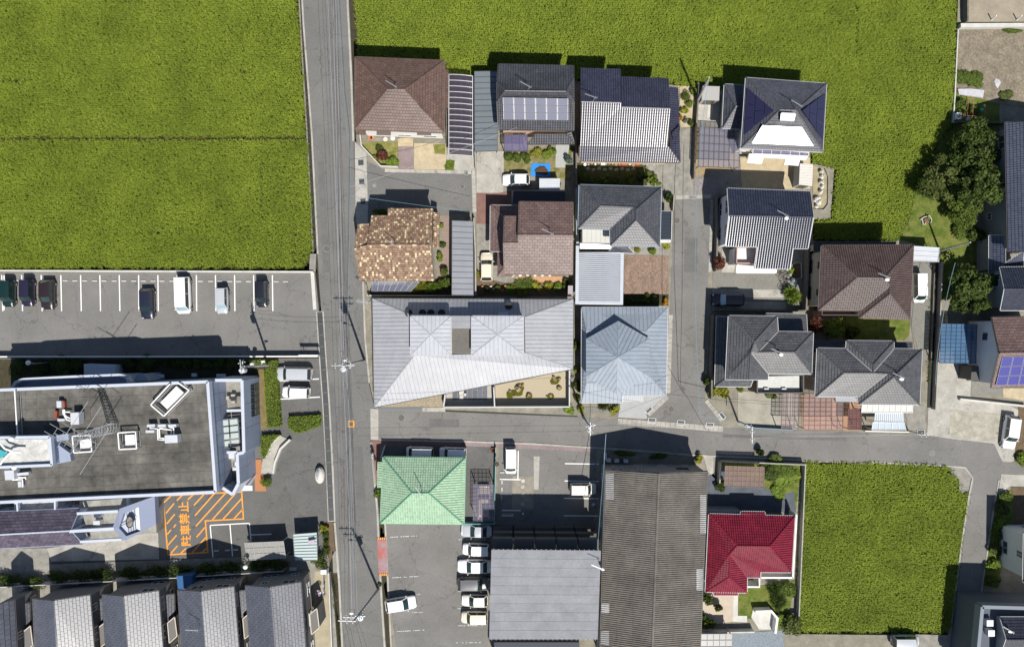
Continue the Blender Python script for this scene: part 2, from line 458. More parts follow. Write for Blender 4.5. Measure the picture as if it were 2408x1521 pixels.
def make_walls(parent, faces, m, fm, pm, ins=0.55, levels=(1.3, 4.1), wseed=0, z0=0.0, windows=True, drop=0.17, foot=None, top=None):
    r = random.Random(wseed)
    lp = boundary_loop(faces) if foot is None else foot
    fp = inset(lp, ins); lp2 = lp if area2(lp) > 0 else lp[::-1]
    zt = []
    for (x, y), q in zip(fp, lp2):
        z = roof_z(faces, x, y)
        if z is None: z = q[2]
        zt.append((z if top is None else top)-drop)
    b = MB(); n = len(fp)
    for i in range(n):
        j = (i+1) % n
        b.poly([(fp[i][0], fp[i][1], z0), (fp[j][0], fp[j][1], z0), (fp[j][0], fp[j][1], zt[j]), (fp[i][0], fp[i][1], zt[i])], 0.5)
    wo = b.build('wall', m, parent)
    pl = MB()
    for i in range(n):
        j = (i+1) % n; a, c = Vector(fp[i]), Vector(fp[j])
        if (c-a).length > 0.3:
            dd = (c-a).normalized(); nn = Vector((dd.y, -dd.x))*0.02
            pl.bar((a.x+nn.x, a.y+nn.y, z0+0.2), (c.x+nn.x, c.y+nn.y, z0+0.2), 0.04, 0.4)
    pl.build('plinth', MATS['concrete_old'], parent)
    if windows:
        for i in range(n):
            j = (i+1) % n; a, c = Vector(fp[i]), Vector(fp[j]); L_ = (c-a).length
            if L_ < 2.0: continue
            d = (c-a).normalized(); nr = Vector((d.y, -d.x)); cnt = max(1, int(L_/2.9))
            for lv in levels:
                if lv+0.9 > min(zt[i], zt[j]): continue
                for k in range(cnt):
                    if r.random() < 0.22: continue
                    w = r.choice((0.8, 1.6, 1.6)); hh = r.choice((0.9, 1.1)); p = a+d*L_*(k+0.5)/cnt
                    window(parent, (p.x, p.y, lv+z0), d, nr, w, hh, fm, pm)
    return wo, fp
def antenna(parent, p, rz=2.6, dish=False):
    b = MB(); x, y, z = p; m = MATS['antenna_metal']
    b.tube([(x, y, z-0.3), (x, y, z+1.3)], 0.035, 5)
    dx, dy = math.cos(rz), math.sin(rz)
    b.bar((x-dx*0.3, y-dy*0.3, z+1.25), (x+dx*1.2, y+dy*1.2, z+1.25), 0.05)
    for i in range(9):
        t = -0.25+i*0.18; l_ = 0.2 if i > 1 else 0.32
        b.bar((x+dx*t-dy*l_/2, y+dy*t+dx*l_/2, z+1.27), (x+dx*t+dy*l_/2, y+dy*t-dx*l_/2, z+1.27), 0.02)
    for s_ in (-1, 1):
        b.tube([(x, y, z+0.5), (x+s_*0.6, y+0.5*s_, z-0.25)], 0.008, 3)
    ao = b.build('antenna', m, parent)
    if dish:
        q = MB(); c = Vector((x+0.25, y-0.25, z+0.6)); ax = Vector((-0.35, -0.75, 0.75)).normalized()
        a1 = ax.cross(Vector((0, 0, 1))).normalized(); a2 = a1.cross(ax)
        rings = []
        for i in range(4):
            rr = 0.06+0.06*i; rings.append([tuple(c+a1*math.cos(t*math.pi/6)*rr+a2*math.sin(t*math.pi/6)*rr+ax*(rr*rr*0.5)) for t in range(12)])
        q.poly(rings[0])
        for r0, r1 in zip(rings[:-1], rings[1:]):
            for t in range(12): q.poly([r0[t], r0[(t+1) % 12], r1[(t+1) % 12], r1[t]])
        q.build('satellite_dish', MATS['white_paint'], ao)
    return ao
# ------------------------------------------------------------------ materials of the place
asphalt = mat('asphalt', (0.155, 0.152, 0.146), 0.92, 0.2, nscale=0.22, namt=0.16, nscale2=5.0, namt2=0.14, bump=(40, 0.3), crack=0.30, spots=0.22)
asphalt_new = mat('asphalt_dark', (0.120, 0.118, 0.114), 0.92, 0.2, nscale=0.4, namt=0.18, nscale2=5.0, namt2=0.14, bump=(40, 0.3), crack=0.25, spots=0.25)
asphalt_side = mat('asphalt_side', (0.175, 0.170, 0.162), 0.92, 0.2, nscale=0.2, namt=0.17, nscale2=5.0, namt2=0.14, bump=(40, 0.3), crack=0.28, spots=0.25)
concrete = mat('concrete', (0.36, 0.345, 0.31), 0.9, 0.2, nscale=0.6, namt=0.24, nscale2=5, namt2=0.12, crack=0.25, spots=0.3)
concrete_old = mat('concrete_old', (0.24, 0.23, 0.205), 0.92, 0.2, nscale=1.2, namt=0.3, nscale2=7, namt2=0.12)
concrete_light = mat('concrete_light', (0.50, 0.49, 0.45), 0.9, 0.2, nscale=1.0, namt=0.15)
soil = mat('soil', (0.13, 0.095, 0.062), 0.95, 0.1, nscale=2.0, namt=0.3, bump=(12, 0.5))
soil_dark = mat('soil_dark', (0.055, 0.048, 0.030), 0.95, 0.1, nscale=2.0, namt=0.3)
sand = mat('sand', (0.42, 0.35, 0.235), 0.95, 0.1, nscale=1.5, namt=0.18, nscale2=10, namt2=0.12)
plot_sand = mat('plot_sand', (0.285, 0.25, 0.19), 0.95, 0.1, nscale=0.6, namt=0.2, nscale2=6, namt2=0.12, bump=(5, 0.5))
yard_m = mat('yard', (0.22, 0.205, 0.165), 0.95, 0.1, nscale=0.8, namt=0.3, nscale2=6, namt2=0.15)
grass_m = mat('lawn', (0.135, 0.15, 0.035), 0.95, 0.05, nscale=1.2, col2=(0.24, 0.21, 0.085), nscale2=14, namt2=0.4, bump=(25, 0.8))
grass_g = mat('lawn_green', (0.075, 0.115, 0.02), 0.95, 0.05, nscale=0.9, col2=(0.155, 0.165, 0.045), nscale2=12, namt2=0.45, bump=(25, 0.8))
gravel_m = mat('gravel', (0.20, 0.195, 0.175), 0.95, 0.1, nscale=14, namt=0.45, nscale2=0.5, namt2=0.12, bump=(20, 0.8))
redbrick = mat('red_paving', (0.20, 0.115, 0.095), 0.9, 0.2, nscale=1.0, namt=0.2, nscale2=10, namt2=0.2)
white_line = mat('line_white', (0.74, 0.74, 0.73), 0.8, 0.2, nscale=6, namt=0.12)
line_worn = mat('line_worn', (0.60, 0.60, 0.58), 0.85, 0.2, nscale=9, namt=0.5)
orange_line = mat('line_orange', (0.70, 0.30, 0.055), 0.85, 0.2, nscale=5, namt=0.15)
grate_m = mat('grate_steel', (0.11, 0.115, 0.12), 0.55, 0.5, 0.4, nscale=5, namt=0.2)
white_paint = mat('white_paint', (0.80, 0.80, 0.79), 0.5, 0.4)
antenna_m = mat('antenna_metal', (0.46, 0.47, 0.48), 0.4, 0.5, 0.5)
steel = mat('galvanised_steel', (0.50, 0.51, 0.52), 0.45, 0.5, 0.6, nscale=4, namt=0.1)
black_m = mat('black_plastic', (0.018, 0.018, 0.019), 0.6, 0.4)
alum = mat('aluminium_white', (0.72, 0.73, 0.74), 0.4, 0.5, 0.3)
alum_dark = mat('aluminium_bronze', (0.10, 0.085, 0.075), 0.45, 0.5, 0.3)
glass_w = mat('window_glass', (0.05, 0.065, 0.075), 0.12, 0.6, 0.0)
wall_white = mat('wall_white', (0.72, 0.70, 0.66), 0.9, 0.2, nscale=1.5, namt=0.06)
wall_cream = mat('wall_cream', (0.58, 0.52, 0.42), 0.9, 0.2, nscale=1.5, namt=0.08)
wall_pink = mat('wall_pink', (0.55, 0.37, 0.28), 0.9, 0.2, nscale=1.5, namt=0.08)
wall_grey = mat('wall_grey', (0.33, 0.33, 0.33), 0.9, 0.2, nscale=1.5, namt=0.08)
wall_beige = mat('wall_beige', (0.42, 0.37, 0.29), 0.9, 0.2, nscale=1.5, namt=0.08)
wall_brown = mat('wall_brown', (0.22, 0.145, 0.11), 0.9, 0.2, nscale=1.5, namt=0.08)
block_wall = mat('block_wall', (0.34, 0.325, 0.29), 0.92, 0.2, nscale=2.0, namt=0.25)
block_dark = mat('block_wall_dark', (0.16, 0.145, 0.125), 0.92, 0.2, nscale=2.0, namt=0.25)
mat('underlay_joint_shade', (0.022, 0.021, 0.021), 0.9, 0.1); mat('paver_dim', (0.19, 0.185, 0.178), 0.9, 0.2)  # near-black underlay paints the lip shadow seen in the tile gaps
wood_m = mat('wood_brown', (0.16, 0.095, 0.055), 0.8, 0.2, nscale=4, namt=0.3)
# ------------------------------------------------------------------ ground
sheet('ground', [(-1500, -1500), (1500, -1500), (1500, 1500), (-1500, 1500)], -1.3, soil_dark)
ROADL = [(697, -230), (713, 60), (722, 177), (732, 310), (741, 487), (746.5, 597), (751, 673), (759, 774), (769, 950), (779, 1114), (786, 1226), (791, 1291), (797, 1375), (824, 1750)]
ROADR = [(922, 1750), (896, 1403), (893, 1345), (887, 1205), (878, 1110), (871, 1035), (884, 975), (868, 903), (858, 795), (853, 660), (845, 600), (837, 522), (834, 420), (832, 335), (827, 177), (818, 0), (806, -230)]
slab('road', pts(D, ROADL+ROADR), 0.0, asphalt, 1.3)
# housing land east of the road
EAST = [(837, 167), (1113, 183), (1575, 199), (1690, 216), (1903, 234), (1906, 386), (1962, 394), (1953, 514), (1912, 516), (1912, 567), (2108, 567), (2128, 540), (2150, 440), (2190, 360),
        (2234, 292), (2242, 232), (2250, 90), (2260, -230), (2700, -230), (2700, 1750), (2196, 1750), (2236, 1490), (2262, 1285), (2278, 1172), (2286, 1122), (2268, 1096), (2232, 1093), (1886, 1082), (1886, 1100), (1868, 1490),
        (2233, 1494), (2194, 1750), (937, 1750), (915, 1400), (907, 1233), (895, 1150), (884, 1090), (872.5, 1036), (885.5, 975), (869.5, 903), (859.5, 795), (854.5, 660), (846.5, 600), (838.5, 522), (836, 420), (838, 335)]
slab('yard', pts(D, EAST), 0.0, yard_m, 1.3)
# side road with the bend going south, lane, cul-de-sac
SIDE_N = [(888, 968), (1045, 969.5), (1200, 974), (1366, 981), (1452, 986), (1560, 994), (1679, 1005), (1838, 1010), (2000, 1015), (2166, 1022), (2236, 1031), (2336, 1042), (2358, 1069), (2358, 1087), (2700, 1094)]
SIDE_E = [(2700, 1122), (2352, 1112), (2350, 1127), (2339, 1184), (2310, 1376), (2262, 1750)]
SIDE_W = [(2197, 1750), (2234, 1492), (2262, 1280), (2279, 1168), (2288, 1124), (2269, 1097), (2232, 1094), (2050, 1084), (1883, 1079), (1760, 1073), (1631, 1068), (1500, 1056), (1393, 1050), (1250, 1041), (1101, 1036), (894, 1031), (871, 1034)]
sheet('side_road', pts(D, SIDE_N+SIDE_E+SIDE_W), 0.02, asphalt_side)
sheet('lane', pts(D, [(1585, 468), (1673, 465), (1666, 639), (1664.7, 676), (1656, 866), (1659, 939), (1695, 988), (1690, 1003), (1521, 992), (1521, 973), (1569.6, 928), (1573, 830), (1576.6, 735), (1577, 706)]), 0.036, asphalt_side)
sheet('cul_de_sac', pts(D, [(862, 380), (905, 399), (1113, 408), (1113, 500), (1034, 508), (852, 524), (864, 440)]), 0.02, asphalt)
patch_m = mat('asphalt_patch', (0.135, 0.132, 0.128), 0.92, 0.2, nscale=0.8, namt=0.15, nscale2=6, namt2=0.15)
for P in ([(747, 380), (762, 380), (775, 640), (760, 640)], [(800, 500), (806, 500), (822, 800), (815, 800)], [(830, 1050), (852, 1050), (862, 1200), (840, 1200)], [(775, 900), (786, 900), (796, 1080), (785, 1080)]):
    sheet('road_patch', pts(D, P), 0.005, patch_m)
for P in ([(1010, 985), (1080, 987), (1080, 1004), (1010, 1001)], [(1700, 1022), (1990, 1030), (1990, 1036), (1700, 1028)], [(1610, 560), (1640, 560), (1638, 640), (1608, 640)]):
    sheet('road_patch', pts(D, P), 0.042, patch_m)
# north-west parking lot, hospital grounds
slab('parking_lot', pts(D, [(-260, 640), (741, 640), (749, 720), (757.5, 836), (-260, 838)]), 0.0, asphalt_side, 1.3)
slab('hospital_yard', pts(D, [(-260, 842), (759, 842), (767, 950), (777, 1114), (784, 1226), (752, 1226), (770, 1300), (-260, 1340)]), 0.0, asphalt_new, 1.3)
slab('townhouse_yard', pts(D, [(-260, 1341), (771, 1301), (775, 1330), (784, 1400), (810, 1750), (-260, 1750)]), 0.0, concrete_old, 1.3)
slab('verge', pts(D, [(752.5, 1226.5), (783, 1227), (788, 1291), (775, 1325), (770.5, 1300)]), 0.02, soil, 1.3)
# field soil
def field(P): slab('field_soil', pts(D, P, -0.45), -0.45, mat('paddy_floor', (0.085, 0.095, 0.025), 0.95, 0.1, nscale=2.0, namt=0.3), 0.85)
FIELDS = [
    [(-260, -230), (686, -230), (697, 0), (704, 102), (711, 212), (716, 283), (718, 322), (-260, 322)],
    [(-260, 329), (720, 329), (727, 430), (733, 540), (733, 592), (714, 620), (713, 629), (-260, 631)],
    [(825, -230), (2256, -230), (2250, 0), (2241, 232), (2235, 290), (2196, 350), (2158, 430), (2133, 520), (2110, 564), (1915, 564), (1915, 519), (1957, 516), (1966, 395), (1911, 384), (1905, 231), (1690, 213), (1575, 196), (1113, 180), (843, 164)],
    [(1889, 1089), (2100, 1092), (2232, 1099), (2232, 1113), (2253, 1126), (2256, 1158), (2276, 1162), (2274, 1188), (2258, 1290), (2235, 1486), (1871, 1486), (1880, 1290)],
]
for P in FIELDS: field(P)
MB().prism(pts(D, [(-260, 322), (718, 322), (719, 329), (-260, 329)]), -1.3, -0.38).build('path', soil_dark, kind='structure')
# --- concrete edges, kerbs, channels
def kerb(P, w, h, m=concrete, z0=-0.6, name='kerb'):
    return MB().prism(strip(pts(D, P), w), z0, h).build(name, m, kind='structure')
kerb([(698, -230), (714, 60), (723, 177), (733, 310), (742, 487), (747.5, 597)], 0.22, 0.06, concrete)
kerb([(692, -230), (708, 90), (716, 220), (723.5, 345), (731, 500), (736, 592)], 0.18, 0.02, concrete_old, -1.3)
kerb([(806, -230), (826, 177), (831, 332)], 0.25, 0.05, concrete)
kerb([(827, -230), (840, 60), (843, 150)], 0.15, -0.15, concrete_old, -1.3)
kerb([(854, 662), (859, 795), (869, 900)], 0.22, 0.12, concrete)
kerb([(873, 1040), (887.5, 1200), (894, 1345), (898, 1420), (906, 1540)], 0.25, 0.05, concrete)
kerb([(893, 1150), (906, 1235), (913, 1387), (921, 1540)], 0.22, 0.05, concrete)
kerb([(787, 1228), (792, 1291), (798, 1375), (806, 1540)], 0.25, 0.05, concrete)
kerb([(895, 1033.5), (1101, 1038), (1250, 1043), (1393, 1052), (1500, 1059), (1631, 1070), (1760, 1075), (1883, 1081)], 0.22, 0.10, concrete)
kerb([(2050, 1086), (2232, 1096), (2269, 1099), (2287, 1124), (2278, 1168), (2261, 1280), (2233, 1492)], 0.22, 0.06, concrete)
kerb([(2349, 1128), (2338, 1186), (2309, 1378), (2290, 1520)], 0.18, 0.08, concrete)
kerb([(1884, 1083), (2232, 1096)], 0.25, 0.04, concrete_old)
# channel cut out of the land along the town side of the lower road is the gap between road and yard; line its floor
# pavement strips
sheet('pavement', pts(D, [(834, 333), (862, 360), (864, 440), (866, 520), (846, 560), (837, 522), (835, 420)]), 0.045, concrete)
sheet('pavement', pts(D, [(871, 960), (890, 962), (890, 1033), (872, 1033)]), 0.05, concrete)
sheet('pavement', pts(D, [(872, 1036), (895, 1036), (1095, 1038), (1095, 1048), (895, 1047), (888, 1160), (880, 1130)]), 0.05, redbrick)
sheet('pavement', pts(D, [(1095, 1038), (1395, 1052), (1395, 1062), (1095, 1048)]), 0.05, mat('paving_mauve', (0.235, 0.185, 0.185), 0.9, 0.2, nscale=0.8, namt=0.2, nscale2=8, namt2=0.15))
def block_row(V, P0, P1, n, w, m, z, gap=0.03):
    """a row of kerb-stone covers, each an object, under one pavement strip"""
    p0 = Vector(V(*P0)); p1 = Vector(V(*P1)); d = (p1-p0)/n; ln = d.length; u = d.normalized()
    par = MB().prism(strip([tuple(p0), tuple(p1)], w), 0.01, z-0.02).build('pavement', concrete_old, kind='structure')
    for i in range(n):
        c = p0+d*(i+0.5)
        MB().box((c.x, c.y, z-0.01), (ln-gap, w-0.02, 0.06), math.atan2(u.y, u.x)).build('kerb_block', m, par)
block_row(D, (1452, 990), (1700, 1008), 22, 0.75, concrete, 0.07)
block_row(D, (1577, 740), (1571, 925), 17, 0.55, concrete, 0.07)
block_row(D, (1524, 975), (1570, 932), 6, 0.55, concrete, 0.07)
block_row(D, (1660, 941), (1697, 988), 6, 0.5, concrete, 0.07)
block_row(D, (1588, 465), (1672, 462), 8, 0.5, concrete, 0.07)
block_row(D, (1113, 400), (1116, 500), 9, 0.5, concrete, 0.06)
block_row(D, (905, 401), (1110, 406), 17, 0.45, concrete, 0.06)
block_row(D, (1669, 640), (1674, 470), 14, 0.4, concrete, 0.07)
# ------------------------------------------------------------------ drain grates
def grate(p, w, d, rz, label, group=None, n=7):
    t = thing('drain_grate', label, 'drain grate', (p[0], p[1], 0.03), group)
    fr = MB()
    c, s_ = math.cos(rz), math.sin(rz)
    def q(x, y, z=0.09): return (p[0]+x*c-y*s_, p[1]+x*s_+y*c, z)
    for sx in (-1, 1):
        fr.bar(q(sx*w/2, -d/2), q(sx*w/2, d/2), 0.05, 0.05); fr.bar(q(-w/2, sx*d/2), q(w/2, sx*d/2), 0.05, 0.05)
    fr.build('frame', steel, t)
    MB().poly([q(-w/2, -d/2, 0.065), q(w/2, -d/2, 0.065), q(w/2, d/2, 0.065), q(-w/2, d/2, 0.065)]).build('pit', black_m, t)
    for i in range(n):
        x = -w/2+w*(i+0.5)/n
        MB().bar(q(x, -d/2, 0.085), q(x, d/2, 0.085), w/n*0.5, 0.03).build('bar', grate_m, t)
    return t
for (x, y) in ((849, 383), (851, 428), (854, 474)):
    grate(D(x, y), 0.72, 0.72, 0.05, 'square steel drain grate in concrete strip beside the main road', 'grates in the concrete strip')
for (x, y, r) in ((1533, 988, -0.05), (1601, 993, -0.07), (1669, 999, -0.07)):
    grate(D(x, y), 0.95, 0.55, r, 'long steel drain grate set into the kerb row at the lane mouth', 'grates in the kerb row')
grate(D(1526, 964), 0.9, 0.45, 0.72, 'steel drain grate on the slanting kerb corner beside blue-grey metal house')
grate(D(1698, 977), 0.9, 0.45, -0.9, 'steel drain grate on the slanting kerb corner by the parking pad')
grate(D(1628, 464), 0.9, 0.4, 0.0, 'steel drain grate across the dead end of the lane')
grate(D(2165, 1016), 0.9, 0.6, 0.0, 'steel drain grate by the kerb at the grey walled driveway')
grate(D(1096, 407), 0.5, 0.5, 0.0, 'small steel grate at the corner of the cul-de-sac kerb')
# long grated channel beside the road in front of the hospital
par = MB().prism(strip(pts(D, [(752, 732), (759, 842), (767, 950), (776, 1114), (780, 1226)]), 0.98), -0.3, 0.012).build('drain_channel', concrete, kind='structure')
chan = [(752, 734), (759, 842), (766.5, 950), (774.5, 1114), (779.5, 1224)]
for (a, b), n in zip(zip(chan[:-1], chan[1:]), (4, 4, 6, 4)):
    for i in range(n):
        p = Vector(D(*lerp(a, b, (i+0.02)/n))); q = Vector(D(*lerp(a, b, (i+0.97)/n))); u = (q-p).normalized(); v = Vector((-u.y, u.x, 0))
        g = MB(); g.poly([tuple(p+v*0.34+Vector((0, 0, .02))), tuple(p-v*0.34+Vector((0, 0, .02))), tuple(q-v*0.34+Vector((0, 0, .02))), tuple(q+v*0.34+Vector((0, 0, .02)))])
        go = g.build('grate_pit', black_m, par)
        gg = MB()
        for k in range(6):
            o_ = v*(-0.3+0.12*k)+Vector((0, 0, 0.035)); gg.bar(p+o_, q+o_, 0.055, 0.03)
        for e in (p, q): gg.bar(e+v*0.36+Vector((0, 0, 0.04)), e-v*0.36+Vector((0, 0, 0.04)), 0.07, 0.03)
        gg.build('grate_bars', grate_m, go)
# manholes
def manhole(p, r, m, label, z=0.035, group=None):
    t = thing('manhole_cover', label, 'manhole', (p[0], p[1], z), group)
    MB().cyl((p[0], p[1], z-0.03), r, 0.035, 24).build('rim', concrete_old, t)
    MB().cyl((p[0], p[1], z-0.028), r*0.86, 0.045, 24).build('lid', m, t)
iron = mat('cast_iron', (0.12, 0.105, 0.095), 0.8, 0.3, nscale=8, namt=0.3)
manhole(D(768, 585), 0.42, iron, 'round iron manhole cover in the main road', 0.012)
manhole(D(944, 982), 0.45, iron, 'round iron manhole cover in the side road by metal-roofed house', 0.03)
manhole(D(1578, 962), 0.42, iron, 'round iron manhole cover in the lane mouth', 0.046)
manhole(D(1592, 519), 0.42, iron, 'rusty round manhole cover in the lane beside terrace roof', 0.046)
manhole(D(881, 436), 0.26, concrete_old, 'small round manhole at the cul-de-sac entrance', 0.03)
manhole(D(1087, 439), 0.26, iron, 'small dark manhole towards the cul-de-sac end', 0.03)
manhole(D(2191, 1064), 0.42, MATS['paver_dim'], 'pale round manhole cover in side road beside rice field', 0.03)
manhole(D(2252, 1039.5), 0.42, MATS['paver_dim'], 'pale round manhole cover in side road near concrete forecourt', 0.03)
# ------------------------------------------------------------------ parking lot paint
LOT = sheet('parking_markings', pts(L, [(30, 150), (40, 150), (40, 440), (30, 440)]), 0.012, white_line)
for x0, x1 in ((512, 518), (678, 684), (840, 846), (1003, 1009), (1166, 1168), (1328, 1332), (1652, 1654), (1812, 1816), (1973, 1976), (2133, 2137), (2291, 2295), (182, 190), (346, 355), (15, 24), (1490, 1492)):
    MB().prism(strip([L(x0, 148), L(x1, 450)], 0.14), 0.004, 0.012).build('parking_line', white_line, LOT)
for k, x in enumerate((470-165*2, 552, 634, 715, 800, 878, 964, 1045, 1128, 1208, 1290, 1365, 1450, 1688, 1774, 1850, 1936, 2010, 2093, 2170, 2325, 2404)):
    p = L(x, 193+x*0.004)
    MB().box((p[0], p[1], 0.06), (0.62, 0.14, 0.12), 0).build('wheel_stop', concrete_light, None, 'low concrete wheel stop bar at head of a bay beside rice field', 'wheel stop', 'wheel stops along the rice field')
# hospital yard markings
HM = sheet('hospital_markings', strip([N(83, 495), N(80, 500)], 0.1), 0.012, white_line)
def hline(V, a, b, w, m, name, z=0.012, par=None):
    if m is line_worn:
        mb = MB(); n = 14
        for i in range(n):
            if rng.random() < 0.75: mb.prism(strip([V(*lerp(a, b, (i+rng.uniform(0, .3))/n)), V(*lerp(a, b, (i+rng.uniform(.6, 1))/n))], 0.08), z-0.006, z)
        mb.build(name, m, par); return
    MB().prism(strip([V(*a), V(*b)], w), z-0.006, z).build(name, m, par)
VT = View(540, 1690, 5.633)
OR = [((335, 220), (175, 375)), ((175, 375), (265, 1395)), ((255, 1392), (1055, 1345)), ((1050, 1350), (1000, 715)), ((985, 725), (1765, 685)), ((1750, 690), (1715, 150)), ((320, 225), (1725, 155)),
      ((440, 325), (545, 220)), ((655, 310), (765, 205)), ((775, 420), (980, 195)), ((795, 625), (1180, 185)), ((812, 832), (1400, 175)), ((1140, 700), (1610, 165)), ((1350, 690), (1715, 285)), ((1565, 680), (1735, 495)),
      ((225, 575), (385, 380)), ((240, 785), (400, 590)), ((250, 990), (325, 900)), ((375, 855), (420, 795)), ((262, 1205), (435, 1005)), ((325, 1360), (450, 1215)), ((515, 1360), (620, 1265)), ((735, 1355), (1010, 1050)),
      ((828, 1045), (995, 850)), ((940, 1340), (1035, 1255))]
OM = sheet('no_parking_zone', strip([VT(335, 222), VT(337, 220)], 0.1), 0.012, orange_line)
for k, (a, b) in enumerate(OR): hline(VT, a, b, 0.17, orange_line, 'zone_stripe', 0.012+0.0015*(k % 3), OM)
for ch, (x, y) in zip('駐車禁止', ((640, 1120), (622, 900), (605, 680), (590, 450))):
    text_mesh(ch, 1.42, 'painted_letter', orange_line, VT(x, y, 0.02), R(90)+R(3), OM)
for a, b in (((1095, 815), (1150, 1440)), ((1095, 812), (1875, 770)), ((1868, 770), (1900, 1140)), ((1485, 800), (1535, 1420)), ((1890, 1000), (2300, 985))):
    hline(VT, a, b, 0.13, white_line, 'parking_line', 0.014, HM)
for a, b in (((1430, 543), (1850, 522)), ((1445, 735), (1860, 712))): hline(M, a, b, 0.13, white_line, 'parking_line', 0.014, HM)
for x, y in ((1222, 1312), (1438, 1302), (1603, 1292)):
    p = VT(x, y); MB().box((p[0], p[1], 0.06), (0.6, 0.14, 0.12), 0.05).build('wheel_stop', concrete_light, None, 'low concrete wheel stop at head of white-lined bay near striped zone', 'wheel stop', 'wheel stops by the striped zone')
sheet('pavement', pts(N, [(395, 690), (1200, 565), (1330, 560), (1340, 780), (430, 800)]), 0.03, concrete)
sheet('pavement', pts(N, [(0, 690), (395, 690), (430, 830), (0, 850)]), 0.025, concrete_old)
# orange square marker in the road
mk = thing('road_marker', 'orange painted square frame on the main road', 'marking', D(825, 996, 0.01))
for a, b in (((818, 990), (833, 990)), ((832, 990), (832, 1003)), ((833, 1003), (818, 1003)), ((819, 1003), (819, 990))):
    MB().prism(strip([D(*a), D(*b)], 0.17), 0.002, 0.012+0.001*(a[0] % 3)).build('edge', orange_line, mk)
# car park by the apartments and its paint
sheet('car_park', pts(Q, [(1190, 150), (2030, 170), (2035, 985), (1160, 985)]), 0.03, asphalt_side)
sheet('car_park', pts(Q, [(245, 795), (1120, 800), (1105, 1521), (1090, 1900), (330, 1900), (262, 1350)]), 0.034, asphalt_side)
sheet('car_park', pts(Q, [(205, 125), (905, 135), (1155, 140), (1155, 780), (900, 780), (900, 240), (205, 235)]), 0.032, asphalt_new)
AP = sheet('pavement', pts(Q, [(1303, 392), (1482, 394), (1475, 668), (1295, 665)]), 0.04, mat('concrete_pad', (0.25, 0.232, 0.19), 0.9, 0.2, nscale=1.0, namt=0.25))
for a, b, w, m_ in (((1350, 180), (1347, 415), .13, white_line), ((1195, 418), (1370, 421), .13, white_line), ((1193, 543), (1298, 544), .13, white_line), ((1212, 678), (1372, 680), .13, white_line),
                ((1743, 286), (2027, 290), .13, white_line), ((1740, 431), (2028, 436), .13, white_line), ((1735, 577), (2025, 580), .13, white_line), ((1731, 723), (2024, 726), .13, white_line), ((1728, 868), (2022, 871), .13, white_line),
                ((250, 905), (505, 892), .1, line_worn), ((288, 1244), (515, 1232), .1, line_worn), ((470, 1386), (530, 1382), .1, line_worn), ((848, 924), (1075, 925), .1, line_worn), ((843, 1068), (1070, 1070), .1, line_worn),
                ((840, 1213), (1060, 1215), .1, line_worn), ((838, 1359), (900, 1360), .1, line_worn), ((835, 1503), (1055, 1503), .1, line_worn)):
    hline(Q, a, b, w, m_, 'parking_line', 0.046, AP)
for a, b in (((1650, 1388), (1885, 1374)), ((2150, 1338), (2380, 1338)), ((2150, 1482), (2375, 1480)), ((1780, 1228), (1880, 1225))): hline(O, a, b, 0.1, line_worn, 'parking_line', 0.046, AP)
for x, y in ((1390, 431), (1388, 482), (1388, 550), (1388, 626)):
    manhole(Q(x, y), 0.28, concrete_light if y < 440 else concrete, 'round pale tank lid on the stained concrete pad', 0.05, 'lids on the concrete pad')
sheet('path', pts(Q, [(1480, 225), (1530, 225), (1520, 505), (1482, 505)]), 0.04, concrete)
sheet('path', pts(Q, [(2010, 170), (2045, 170), (2030, 985), (1990, 985)]), 0.038, concrete_old)
# steel bridge plates over the channel
t = thing('bridge_plate', 'red steel plate with striped ends bridging the roadside channel', 'plate', Q(205, 1060, 0.06))
MB().prism(pts(Q, [(164, 925), (242, 925), (255, 1205), (178, 1208)]), 0.05, 0.09).build('plate', mat('rust_red', (0.36, 0.075, 0.05), 0.6, 0.4, nscale=0.5, col2=(0.25, 0.21, 0.235)), t)
hazard = mat('hazard_yellow', (0.62, 0.42, 0.06), 0.6, 0.3)
for (c0, c1) in (((164, 907), (242, 905)), ((178, 1210), (258, 1208))):
    for i in range(9):
        a = lerp(c0, c1, i/9); b = lerp(c0, c1, (i+0.95)/9)
        MB().prism(pts(Q, [a, b, (b[0]-6, b[1]+18), (a[0]-6, a[1]+18)]), 0.05, 0.092+0.001*(i % 2)).build('stripe', hazard if i % 2 else mat('hazard_red', (0.33, 0.05, 0.035), 0.6, 0.3), t)
# ------------------------------------------------------------------ plots: lawns, sand, gravel, drives
sheet('lawn', pts(A, [(648, 1195), (940, 1195), (945, 1400), (800, 1400), (650, 1250)]), 0.05, grass_m)
sheet('path', pts(A, [(945, 1225), (1072, 1225), (1075, 1420), (940, 1420)]), 0.055, mat('paving_mauve', (0.2, 0.2, 0.2)))
sheet('dirt_yard', pts(A, [(1076, 1205), (1345, 1210), (1345, 1430), (1076, 1425)]), 0.05, sand)
sheet('lawn', pts(A, [(1345, 1345), (1418, 1350), (1412, 1432), (1335, 1430)]), 0.055, grass_g)
sheet('lawn', pts(A, [(1235, 1215), (1340, 1212), (1338, 1300), (1250, 1295)]), 0.056, grass_m)
sheet('driveway', pts(A, [(1348, 1300), (1590, 1320), (1590, 1440), (1420, 1435), (1348, 1345)]), 0.045, concrete)
sheet('driveway', pts(A, [(1600, 1275), (1830, 1275), (1840, 1380), (1830, 1521), (1820, 1700), (1720, 1740), (1600, 1600)]), 0.04, concrete)
sheet('dirt_yard', pts(A, [(1830, 1270), (2270, 1240), (2400, 1210), (2400, 1521), (1830, 1460)]), 0.045, mat('dirt_green', (0.26, 0.21, 0.12), 0.95, 0.1, nscale=1.4, col2=(0.12, 0.13, 0.035), nscale2=8, namt2=0.25))
